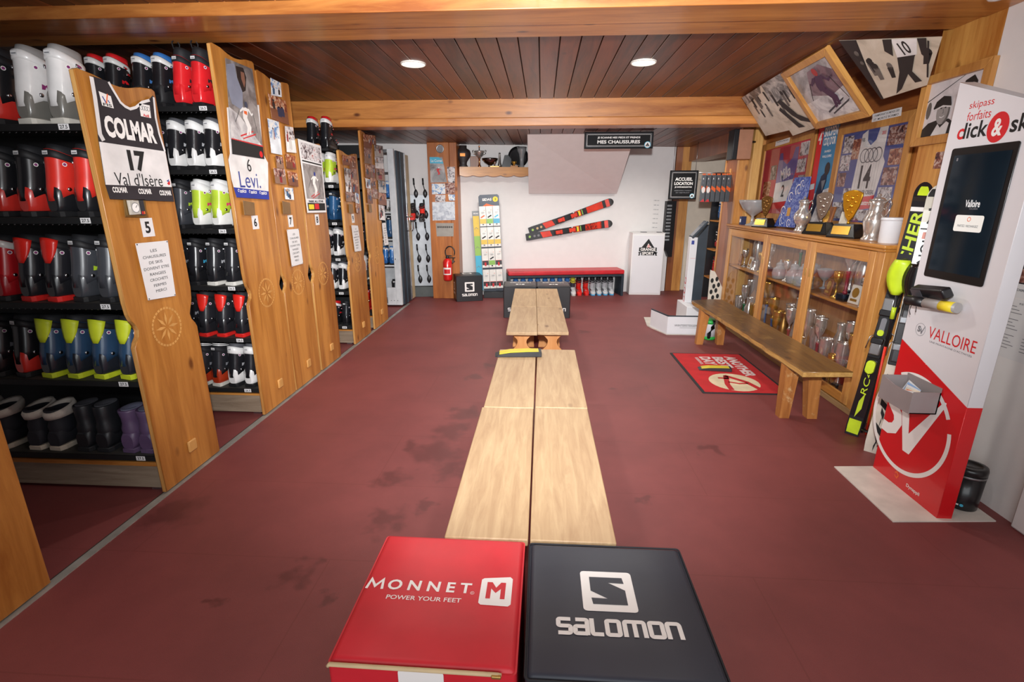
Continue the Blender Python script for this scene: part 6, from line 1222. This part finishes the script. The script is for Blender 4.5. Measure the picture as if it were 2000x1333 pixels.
for x, wd in ((-.12, .1), (.15, .08)): tag((lambda o: o)(B().box(x, x + wd, .08, .14, 1.053, 1.06, DARK).obj('flat_device', None, (1.79, 8.56, 0))), 'thin dark object lying on the white cabinet top, %s side' % ('left' if x < 0 else 'right'), 'device')
# ski pole size rack at the wall end
t = thing('leaflet_rack', 'black wall rack with a column of pale tabs, right of the white cabinet', 'rack', (2.12, backy(2.12) - .002, 0), BR); b = B(); b.prism([(-.02, .85), (.08, .62), (.15, .62), (.15, 1.56), (-.02, 1.56)], 0, .09, BLACK, frame((0, 0, 0), (1, 0, 0), (0, 0, 1))); b.obj('body', t)
for i in range(11):
    b = B(); b.box(-.01, .07, -.1, -.086, .9 + .057 * i, .93 + .057 * i, mat('pale_tab', '8f9294', .4)); b.obj('tab', t)
t = thing('size_chart', 'column of small grey printed lines on the white wall beside the black rack', 'chart'); t.matrix_world = BP_.M @ Matrix.Translation((1.98, 1.3, .002)); b = B(); b.prism([(-.06, -.22), (.06, -.22), (.06, .3), (-.06, .3)], 0, .001, PLASTER); b.obj('sheet', t); b = B(); [b.text(s_, 0, .27 - .075 * i, .09, .018, INKGY, None, .002) for i, s_ in enumerate(('100 cm', '105 cm', '110 cm', '115 cm', '120 cm', '125 cm', '130 cm'))]; b.obj('lettering', t)
# display stand with insole packs
t = thing('display_stand', 'tall dark-topped display stand with a yellow, green and blue side banner', 'display stand', (-.79, 8.24, 0), .06); R_ = .045
def roll(M): return M @ Matrix.Rotation(R_, 4, 'Z')
MD = frame((0, 0, 0), (1, 0, 0), (0, 0, 1)) @ Matrix.Rotation(R_, 4, 'Z'); DSP = mat('display_navy', '2c3646', .4)
b = B(); P = [(-.165, .1), (.165, .1), (.165, 1.64), (.14, 1.665), (-.14, 1.665), (-.165, 1.64)]; b.prism(P, -.02, 0, DSP, MD); b.obj('back_panel', t); b = B(); b.box(-.17, .18, -.12, .16, 0, .1, BLACK, .004); b.obj('base', t)
b = B(); b.text('SIDAS', -.03, 1.59, .15, .04, INKW, MD, .001, .04); b.disc(.105, 1.59, .042, .042, INKY, MD, .001); b.text('3', .105, 1.59, .02, .03, INKB, MD, .002); b.poly([(-.1, 1.49), (-.04, 1.53), (.04, 1.5), (.1, 1.49), (.1, 1.47), (-.1, 1.47)], INKO, MD, .001); b.obj('header_print', t)
b = B(); b.prism([(-.285, .1), (-.172, .1), (-.172, 1.42), (-.285, 1.42)], -.03, -.015, mat('banner_grey', '8b8f92', .5), MD); sb = b.obj('side_banner', t); b = B(); b.rect(-.275, 1.02, -.175, 1.34, mat('banner_yellow', 'e2c04c', .5), MD, -.014); b.rect(-.275, .70, -.175, 1.02, INKG, MD, -.014); b.rect(-.275, .12, -.175, .70, INKC, MD, -.014); b.text('SIDAS', -.225, 1.38, .08, .02, INKW, MD, -.013, .03)
for z in (1.13, .82, .5): b.text('FLASH FIT', -.262, z, None, .012, INKGY, MD, -.012, rot=pi / 2) if False else b.stroke([(-.26, z), (-.23, z + .03), (-.2, z)], .006, INKGY, MD, -.013)
b.obj('banner_print', sb)
WPK = mat('pack_white', 'e4e0da', .4); PB = {'y': mat('pack_yellow', 'd9b640', .4), 'g': mat('pack_green', '86b84e', .4), 'b': mat('pack_blue', '3f9fc0', .4), 'r': mat('pack_black_red', '2a2426', .4)}
PN = {'y': 'yellow', 'g': 'green', 'b': 'blue', 'r': 'black'}
for r_, (cols, z) in enumerate((('ygb', 1.33), ('yyy', 1.0), ('rgr', .66), ('rrr', .31))):
    for c_, k in enumerate(cols):
        p = thing('insole_pack', 'white insole pack with %s band, %s row, %s column' % (PN[k], ('top', 'second', 'third', 'lowest')[r_], ('left', 'middle', 'right')[c_]), 'insole pack', group='insole packs on the display stand'); Mp = Matrix.Translation((-.79, 8.24, 0)) @ Matrix.Rotation(.06, 4, 'Z') @ MD @ Matrix.Translation((-.11 + .11 * c_, z, .012)); p.matrix_world = Mp
        b = B(); b.box(-.053, .053, -.158, .158, 0, .028, WPK, .003); b.obj('box', p); b = B(); b.rect(-.05, -.115, .05, -.04, PB[k], None, .0286); 
        if k == 'r': b.rect(-.05, -.045, .05, -.04, INKR, None, .029); b.rect(-.015, -.13, .015, -.07, INKR, None, .0292)
        else: b.disc(.0, -.128, .014, .012, INKB if k == 'g' else INKGY, None, .029, 12); b.stroke([(-.03, -.02), (.02, .01), (.03, .005)], .02, [INKO, INKB, INKC][c_] if r_ == 0 else INKB, None, .029)
        b.rect(-.02, .06, .03, .066, INKGY, None, .029); b.rect(-.02, .045, .02, .05, INKGY, None, .029); b.disc(.028, .095, .006, .006, INKO, None, .029, 8); b.obj('print', p)
# things on the pine post
PO = Pl((0, POSTY - .001, 0), (1, 0, 0), (0, 0, 1))
def on_post(name, label, cat, q, m, grp=None, extra=None):
    pts = pq(PO, *q); t, Q, c = flat_thing(name, label, cat, PO, pts, 0, None, grp); b = B(); b.prism(Q[::-1], 0, .0015, m); b.obj('sheet', t); g = bil(Q)
    if extra: b = B(); extra(b, g); b.obj('print', t)
G8 = 'photos on the pine post'
on_post('ski_poster', 'poster with a blue heading at the top of the pine post', 'poster', [(839, 307), (864, 307), (873, 356), (841, 357)], photo('print_misty', ['6a6868', '8f8c8c', 'b5b0b0', 'c9c4c2'], 5), None, lambda b, g: (b.poly([g(0, 0), g(0, .24), g(1, .26), g(.9, .1), g(.7, 0)], INKC, None, .002), b.text('La Corse', *g(.5, .14), .17, .04, INKW, None, .003, .02), person_skier(b, *g(.55, .55), .07, None, INKR, INKW, INKGY, .002)))
for q, k, wh in (([(873, 326), (891, 326), (892, 358), (875, 356)], 0, 'right of the blue-headed poster'), ([(843, 359), (869, 359), (870, 379), (844, 380)], 2, 'below the blue-headed poster'), ([(870, 358), (894, 357), (895, 378), (871, 379)], 1, 'at the right, busy crowd'), ([(850, 381), (870, 381), (870, 394), (850, 394)], 0, 'small, above the map, left'), ([(875, 380), (893, 380), (893, 392), (877, 392)], 2, 'small, above the map, right')):
    pts = q; on_post('photo_print', '%s on the pine post, %s' % (PHD[k], wh), 'photo', [(min(x, 888.5), y) for x, y in q], PH[k], G8)
on_post('piste_map', 'silvery mountain map sheet on the pine post', 'map', [(844, 395), (888, 394), (889, 430), (845, 431)], photo('print_silver_map', ['9aa0ac', 'b9bec8', 'd0d4da', 'dfe2e6'], 16))
on_post('photo_print', 'old black and white team photograph low on the pine post', 'photo', [(851, 436), (886, 436), (886, 462), (853, 462)], mat('old_print_grey', '9a948c', .5), None, lambda b, g: [b.disc(*g(.12 + .11 * i, .3 + .0 * i), .012, .016, mat('print_figure_dark', '2b2625', .6), None, .002, 8) or b.poly([g(.06 + .11 * i, .4), g(.06 + .11 * i, .9), g(.18 + .11 * i, .9), g(.18 + .11 * i, .4)], mat('print_figure_dark', '2b2625', .6), None, .002 + .0002 * (i % 2)) for i in range(8)])
t = thing('round_vent', 'round grey vent at the top of the pine post', 'vent'); p = onY(859.5, 291, POSTY - .002); t.matrix_world = frame(tuple(p), (1, 0, 0), (0, 0, 1)); b = B(); b.lathe([(.062, 0), (.062, .012), (.05, .016), (.046, .008)], STEEL, n=24, cap0=False, cap1=False); b.obj('ring', t); b = B(); b.disc(0, 0, .047, .047, mat('vent_grey', '8a8688', .6), None, .007); b.obj('disc', t)
# fire extinguisher
p = onY(874.5, 527, 7.96); t = thing('fire_extinguisher', 'red fire extinguisher hanging on the pine post beside the black cube', 'fire extinguisher', (p.x, 7.955, 0)); EX = mat('extinguisher_red', 'd01c1c', .25, coat=.4); z0 = onY(874, 548, 7.96).z; z1 = onY(878, 505, 7.96).z; h = z1 - z0
b = B(); b.lathe([(.06, z0), (.07, z0 + .012), (.074, z0 + .03), (.074, z0 + h * .84), (.06, z0 + h * .93), (.03, z0 + h * .98), (.028, z1)], EX, n=28); b.obj('body', t)
b = B(); b.lathe([(.026, z1), (.026, z1 + .025), (.018, z1 + .03), (.018, z1 + .05)], BLACK, n=14); b.box(-.01, .075, -.014, .014, z1 + .035, z1 + .05, BLACK, .004); b.box(.02, .13, -.012, .012, z1 + .005, z1 + .018, BLACK, .003, Matrix.Rotation(-.0, 4, 'Y')); b.obj('valve_handle', t)
b = B(); b.tube([(.048 - .075 * math.cos(pi * q / 14 * 1.06 - .1), -.012, z1 + .1 + .092 * math.sin(pi * q / 14 * 1.06 - .1)) for q in range(-3, 17)], .0095, BLACK, 8); b.obj('hose', t); b = B(); b.tube([(.1, -.01, z1 + .0), (.085, -.015, z1 - .08), (.12, -.015, z1 - .04)], .012, BLACK, 8); b.obj('nozzle', t)
b = B(); N = 14
b.loft([[(.0748 * math.sin(a), -.0748 * math.cos(a), z) for a in [(-.95 + 1.9 * i / N) for i in range(N + 1)]] for z in (z0 + h * .28, z0 + h * .6)], INKW, False, False, closed=False)
b.loft([[(.0754 * math.sin(a), -.0754 * math.cos(a), z) for a in [(-.7 + 1.4 * i / N) for i in range(N + 1)]] for z in (z0 + h * .33, z0 + h * .53)], INKR, False, False, closed=False); b.obj('label', t)
b = B(); b.box(-.03, .03, .06, .092, z0 + h * .6, z0 + h * .75, STEEL); b.obj('wall_bracket', t)
# trophy shelf
ux = -.77; SH = thing('wall_shelf', 'short pine wall shelf with a scalloped front edge, under the far ceiling', 'shelf', (ux, backy(ux), 2.06), BR); b = B(); b.box(-.585, .60, -.215, -.002, 0, .022, PINEX, .003); b.obj('board', SH)
b = B(); n = 40; P = [(-.585, .022), (-.585, -.1)] + [(-.585 + 1.185 * i / n, -.098 - .026 * abs(math.sin(pi * 5.5 * i / n + .0)) ** .7) for i in range(1, n)] + [(.6, -.1), (.6, .022)]; b.prism(P[::-1], .0, .018, PINEX, frame((0, -.216, 0), (1, 0, 0), (0, 0, 1))); b.obj('scalloped_apron', SH)
def shelf_at(px, d=.1): q = onY(px, 320, backy(-.77) - d); x = q.x; y = backy(x) - d; q = onY(px, 320, y); return (q.x, y, 2.0825)
def slathe(name, label, px, parts, d=.1, s=1, sy=1):
    t = thing(name, label, 'trophy', shelf_at(px, d), BR, 'trophies on the wall shelf'); t.scale = (s, s * sy, s)
    for nm, prof, m in parts: b = B(); b.lathe(prof, m, n=22); b.obj(nm, t)
    return t
DKV = mat('dark_vase', '2e2626', .5)
t = slathe('urn', 'black flat urn with a small copper plate at the left shelf end', 905, [('body', [(.07, 0), (.075, .01), (.055, .04), (.06, .08), (.12, .17), (.125, .21), (.11, .255), (.06, .285), (.06, .33)], DKV)], .12, .98, .6); b = B(); b.rect(-.05, .16, .03, .205, mat('copper_plate', 'a8642a', .4, .6), frame((0, -.128, 0), (1, 0, 0), (0, 0, 1))); b.obj('plate', t)
t = slathe('trophy_cup', 'winged silver cup with copper stem, second on the wall shelf', 936.5, [('stem', [(.03, 0), (.026, .02), (.014, .05), (.014, .13), (.024, .14)], mat('copper_shine', 'd08a5a', .2, 1)), ('bowl', [(.02, .14), (.06, .18), (.085, .23), (.088, .245), (.08, .24), (.03, .16)], SIL), ('finial', [(.008, .16), (.008, .3), (.016, .31), (.001, .33)], mat('copper_shine', 'd08a5a', .2, 1))])
for s_ in (-1, 1): b = B(); b.tube([(s_ * .06, 0, .19), (s_ * .1, 0, .21), (s_ * .108, 0, .25), (s_ * .09, 0, .255)], .008, SIL, 6); b.obj('handle', t)
t = thing('wood_plaque', 'brown wooden plaque behind the winged cup on the wall shelf', 'trophy', shelf_at(927, .04), BR, 'trophies on the wall shelf'); B().box(-.07, .07, -.012, .012, 0, .17, WDT, .004).obj('board', t)
slathe('silver_bowl', 'wide shallow silver bowl in the middle of the wall shelf', 957, [('bowl', [(.03, 0), (.032, .012), (.02, .03), (.09, .07), (.135, .12), (.14, .145), (.13, .135), (.05, .06)], mat('dark_silver', '7d7674', .2, 1))], .15, .92)
t = slathe('trophy_cup', 'little chrome cup on a gold block at mid shelf', 966, [('cup', [(.014, .02), (.01, .04), (.03, .07), (.036, .1), (.03, .095)], CHROME)], .18); b = B(); b.box(-.07, .07, -.025, .025, 0, .018, mat('gold_block', 'c9a060', .3, .5), .003); b.obj('base', t)
slathe('bud_vase', 'slim tapering grey vase standing on the wall shelf', 976, [('body', [(.03, 0), (.032, .03), (.02, .08), (.014, .2), (.017, .22)], mat('grey_pewter', '7d7670', .35, .8))], .1)
t = thing('wedge_plaque', 'black upright wedge plaque on the wall shelf', 'trophy', shelf_at(988, .09), BR, 'trophies on the wall shelf'); b = B(); b.prism([(-.07, 0), (.08, 0), (.09, .13), (.04, .19), (-.02, .185)], -.02, .02, MARB, frame((0, 0, 0), (1, 0, 0), (0, 0, 1)), bev=.004); b.obj('body', t)
t = slathe('trophy_cup', 'small gold cup on pine block at the right of the wall shelf', 1004, [('cup', [(.02, .025), (.018, .04), (.04, .07), (.042, .09), (.035, .085)], GOLD)], .17); b = B(); b.box(-.06, .06, -.025, .025, 0, .026, PINEX, .003); b.obj('base', t)
t = thing('round_plate', 'large black round plate standing behind the crystal vase', 'trophy', shelf_at(1012, .045), BR, 'trophies on the wall shelf'); b = B(); b.lathe([(.001, -.008), (.13, -.006), (.165, .0), (.165, .006), (.12, .002), (.001, .0)], mat('plate_black', '161618', .25), frame((0, 0, .165), (1, 0, 0), (0, .12, 1)), n=32); b.obj('plate', t)
slathe('crystal_vase', 'tall flared crystal vase at the right end of the wall shelf', 1019, [('vase', [(.04, 0), (.042, .02), (.03, .04), (.034, .12), (.045, .2), (.07, .25), (.078, .31), (.07, .29), (.03, .15)], glassy('smoky_crystal', (.85, .84, .86), .15, .85, .2))], .13)
# ---- hanging signs
def sign(name, label, q, y, lines, badge, th=.03):
    pl = Pl((0, y, 0), (1, 0, 0), (0, 0, 1)); pts = pq(pl, *q); u0 = (pts[0][0] + pts[3][0]) / 2; u1 = (pts[1][0] + pts[2][0]) / 2; z1 = (pts[0][1] + pts[1][1]) / 2; z0 = (pts[2][1] + pts[3][1]) / 2; w_, h = u1 - u0, z1 - z0
    t = thing(name, label, 'sign'); t.matrix_world = pl.M @ Matrix.Translation(((u0 + u1) / 2, (z0 + z1) / 2, 0)); b = B(); b.box(-w_ / 2, w_ / 2, -h / 2, h / 2, -th, 0, mat('sign_black', '0e0e10', .65, spec=.25), .003); b.obj('board', t); b = B(); e = .02
    for k_, tk in ((.022, .005), (.034, .003)):
        for (a0, b0, a1, b1) in ((-w_ / 2 + k_, h / 2 - k_ - tk, w_ / 2 - k_, h / 2 - k_), (-w_ / 2 + k_, -h / 2 + k_, w_ / 2 - k_, -h / 2 + k_ + tk), (-w_ / 2 + k_, -h / 2 + k_, -w_ / 2 + k_ + tk, h / 2 - k_), (w_ / 2 - k_ - tk, -h / 2 + k_, w_ / 2 - k_, h / 2 - k_)): b.rect(a0, b0, a1, b1, INKGY if k_ < .03 else INKW, None, .001)
    b.obj('border', t); b = B()
    for s_, v_, ww, hh, m in lines: b.text(s_, 0, v_ * h, ww * w_, hh * h, m, None, .0015, .03)
    b.obj('lettering', t); b = B(); r_ = badge[2]; b.disc(badge[0] * w_, badge[1] * h, r_, r_, INKC, None, .002); b.disc(badge[0] * w_, badge[1] * h, r_ * .85, r_ * .85, INKW, None, .0026); b.poly([(badge[0] * w_ - r_ * .5, badge[1] * h - r_ * .1), (badge[0] * w_, badge[1] * h + r_ * .6), (badge[0] * w_ + r_ * .5, badge[1] * h - r_ * .1)], INKB, None, .0032); b.rect(badge[0] * w_ - r_ * .6, badge[1] * h - r_ * .45, badge[0] * w_ + r_ * .6, badge[1] * h - r_ * .15, INKB, None, .0032); b.obj('badge', t)
    return t, w_, h, z1
t, w_, h, z1 = sign('hanging_sign', 'wide black sign about scanning feet, hanging below the far ceiling', [(1141.5, 257), (1276, 257.5), (1276, 291), (1141.5, 290)], 6.86, [('JE SCANNE MES PIEDS ET PRENDS', .14, .62, .14, INKW), ('MES CHAUSSURES', -.1, .62, .2, INKW)], (.42, -.28, .04))
for s_ in (-1, 1): b = B(); b.tube([(s_ * w_ * .4, h / 2, -.015), (s_ * w_ * .4, h / 2 + max(.01, BCEIL - z1), -.015)], .003, STEEL, 6); b.obj('hook', t)
t, w_, h, z1 = sign('hanging_sign', 'square black sign reading accueil location, hanging at the corridor opening', [(1309.5, 332), (1364, 334), (1360, 391), (1306, 388)], 8.2, [('ACCUEIL', .2, .62, .115, INKW), ('LOCATION', .05, .66, .105, INKW), ("JE M'ENREGISTRE", -.08, .62, .06, INKW), ('RESERVATION, PAIEMENT', -.2, .62, .035, INKGY), ('ET RETRAIT', -.27, .5, .03, INKGY)], (.34, -.38, .035))
for s_ in (-1, 1): b = B(); b.tube([(s_ * w_ * .4, h / 2, -.015), (s_ * w_ * .4, h / 2 + BCEIL - z1, -.015)], .003, STEEL, 6); b.obj('hook', t)
# grey and orange packs hanging on a rail from the partition
t = thing('display_rail', 'thin metal rail with hooks reaching out from the brown partition', 'rail', (2.45, 6.98, 1.925)); b = B(); b.tube([(0, 0, 0), (-.40, 0, 0)], .005, STEEL, 8); b.obj('rail', t); b = B(); b.box(-.006, .0, -.03, .03, -.06, .05, PINE, .002); b.obj('end_block', t)
PKG = mat('pack_grey', '4e5358', .45)
for i in range(6):
    x = 2.11 + .062 * i; p = thing('sock_pack', 'grey and orange hanging pack, %s from the left on the rail' % ORD[i], 'pack', (x, 6.97, 1.56), -.0 - .12 * (3 - i) * .3, 'grey and orange packs on the rail'); b = B(); b.box(-.028, .028, -.05, .01, 0, .335, PKG, .004); b.obj('box', p); M = frame((0, -.0505, 0), (1, 0, 0), (0, 0, 1)); b = B(); b.poly([(-.028, .16), (.028, .12), (.028, .17), (-.028, .205)], INKO, M, .001); b.rect(-.015, .28, -.005, .3, INKW, M, .001); b.rect(-.012, .23, -.004, .245, INKGY, M, .001)
    if i < 2: b.disc(0, .15, .022, .04, INKW, M, .0016, 14); b.poly([(-.028, .0), (.028, .0), (.01, .04)], INKR, M, .001)
    b.obj('print', p); b = B(); b.box(-.02, .02, -.02, -.012, .335, .355, INKO); b.obj('hang_tab', p)
# corridor shelf seen through the gap
t = thing('corridor_shelf', 'dim shelf of gear glimpsed in the gap left of the brown partition', 'shelf', (2.95, 8.25, 0)); b = B(); b.box(-.23, .23, .18, .2, 0, 2.0, BLACK); b.obj('back', t)
for z in (.35, .8, 1.25, 1.7): b = B(); b.box(-.23, .23, -.15, .18, z, z + .02, PINEX); b.obj('shelf', t)
for i, (k, z, d) in enumerate((('kidred', .37, 'red'), ('blackred', .82, 'black and red'), ('kidblue', 1.27, 'blue'))): boot(k, (2.86, 8.4, z), '%s boot on the corridor shelf beyond the brown partition' % d, pi, 'boots in the corridor')
# ---- aluminium drying rack and dryer panel on the left
t = thing('drying_rack', 'aluminium sliding rack with a slate end door, beyond the last pine panel', 'drying rack', (-2.085, 7.33, 0)); LG_ = mat('rack_light_grey', 'cfd0d2', .4)
b = B(); b.box(-.03, 0, .06, .44, .03, 2.26, SLATE, .004); b.box(-.0, .012, .2, .215, .03, 2.26, mat('slate_groove', '3c4a55', .4), .002); b.obj('slate_door', t); b = B(); b.box(-.032, .006, .44, .50, .03, 2.26, mat('silver_strip', 'd5d7da', .2, .8), .003); b.obj('silver_strip', t); b = B(); b.box(-.032, .004, .5, .68, .03, 2.24, mat('beige_edge', 'c9b48e', .5), .004); b.obj('beige_edge', t); b = B(); b.box(-.12, -.03, .0, .06, .03, 2.28, LG_, .004); b.obj('upright', t); b = B(); b.box(-1.3, -1.22, .0, .06, .03, 2.28, LG_, .004); b.obj('upright', t)
for yy in (.38, .58): b = B(); b.tube([(.0, yy, 1.12), (.045, yy, 1.12), (.055, yy, 1.15), (.055, yy, 1.3), (.045, yy, 1.33), (.0, yy, 1.33)], .008, CHROME, 8); b.obj('door_handle', t)
b = B(); b.box(-.1, -.09, -.002, .0, .72, .74, BLACK); b.box(-1.22, -.12, .5, .52, .03, 1.85, LG_); b.obj('back_panel', t); zz = [onY(766, y_, 7.36).z for y_ in (292, 333, 355, 389, 414, 467, 518)] + [.05]
for i, z in enumerate(zz):
    b = B(); b.box(-1.22, -.12, .02, .5, z - .022, z, LG_, .002) if i != 0 else b.box(-1.22, -.12, .0, .05, z - .04, z, STEEL, .002); b.obj('shelf', t)
b = B(); b.box(-.25, -.12, .0, .03, .03, .3, LG_, .002); [b.disc(-.2 + .05 * k, .1, .006, .006, INKB, frame((0, -.001, 0), (1, 0, 0), (0, 0, 1)), 0, 8) for k in range(3)]; b.obj('motor_cover', t)
for i, (k, x, z, s_, d) in enumerate((('kidblue', -2.25, zz[3], .72, 'fourth'), ('kidblue', -2.37, zz[3], .72, 'fourth'), ('white', -2.26, zz[4] + .0, .5, 'fifth'), ('white', -2.35, zz[4], .5, 'fifth'), ('blue', -2.26, zz[5], .95, 'sixth'), ('kidblue', -2.25, zz[6], .8, 'seventh'), ('kidblue', -2.35, zz[6], .8, 'seventh'), ('black', -2.24, zz[7] + .02, 1.0, 'lowest'))):
    boot(k, (x, 7.36, z + .001), 'boot on the aluminium drying rack, %s shelf down, %s' % (d, 'near the door' if x > -2.3 else 'farther left'), 0, 'boots on the drying rack', s_)
xw = -1.98; t = thing('boot_dryer', 'grey wall panel with rows of black spoon-shaped boot dryer arms', 'boot dryer', (xw, backy(xw), 0), BR); DG = mat('dryer_grey', 'b5babf', .4, .1)
b = B(); b.box(-.22, .165, -.05, -.002, .18, 1.66, DG, .004); b.obj('panel', t); b = B(); b.box(-.22, .19, -.1, -.002, .0, .17, mat('dryer_base', '4a4e4c', .5), .004); b.obj('base', t); b = B(); b.box(.165, .19, -.07, -.002, .1, 1.66, STEEL, .003); b.obj('edge_rail', t)
for r_, py in enumerate((379, 420, 463, 506, 546)):
    for c_, dx in enumerate((-.06, .085)):
        z = onY(825, py, backy(xw) - .08).z; b = B(); b.tube([(dx - .03, -.06, z + .24), (dx - .026, -.075, z + .14)], [.013, .014], BLACK, 8); b.tube([(dx - .026, -.075, z + .14), (dx - .006, -.085, z + .06)], .007, DARK, 8); b.loft([sring(dx + .0, -.09 + .0 * q, z + .07 - .13 * q / 6, .035 * math.sin(pi * (.08 + .84 * q / 6)), .016 * math.sin(pi * (.08 + .84 * q / 6)), 12, 2) for q in range(7)], BLACK); b.obj('dryer_arm', t)
p = onY(826, 424, backy(xw) - .12); boot('redblack', (p.x, backy(xw) - .11, p.z - .06), 'black boot hanging upside down on the dryer arms by the far wall', pi + .1, None, .8).rotation_euler.x = 0
boot('blackred', (p.x - .14, backy(xw) - .135, p.z - .06), 'black boot on the dryer arms, half hidden by the slate door', pi + .1, None, .8)
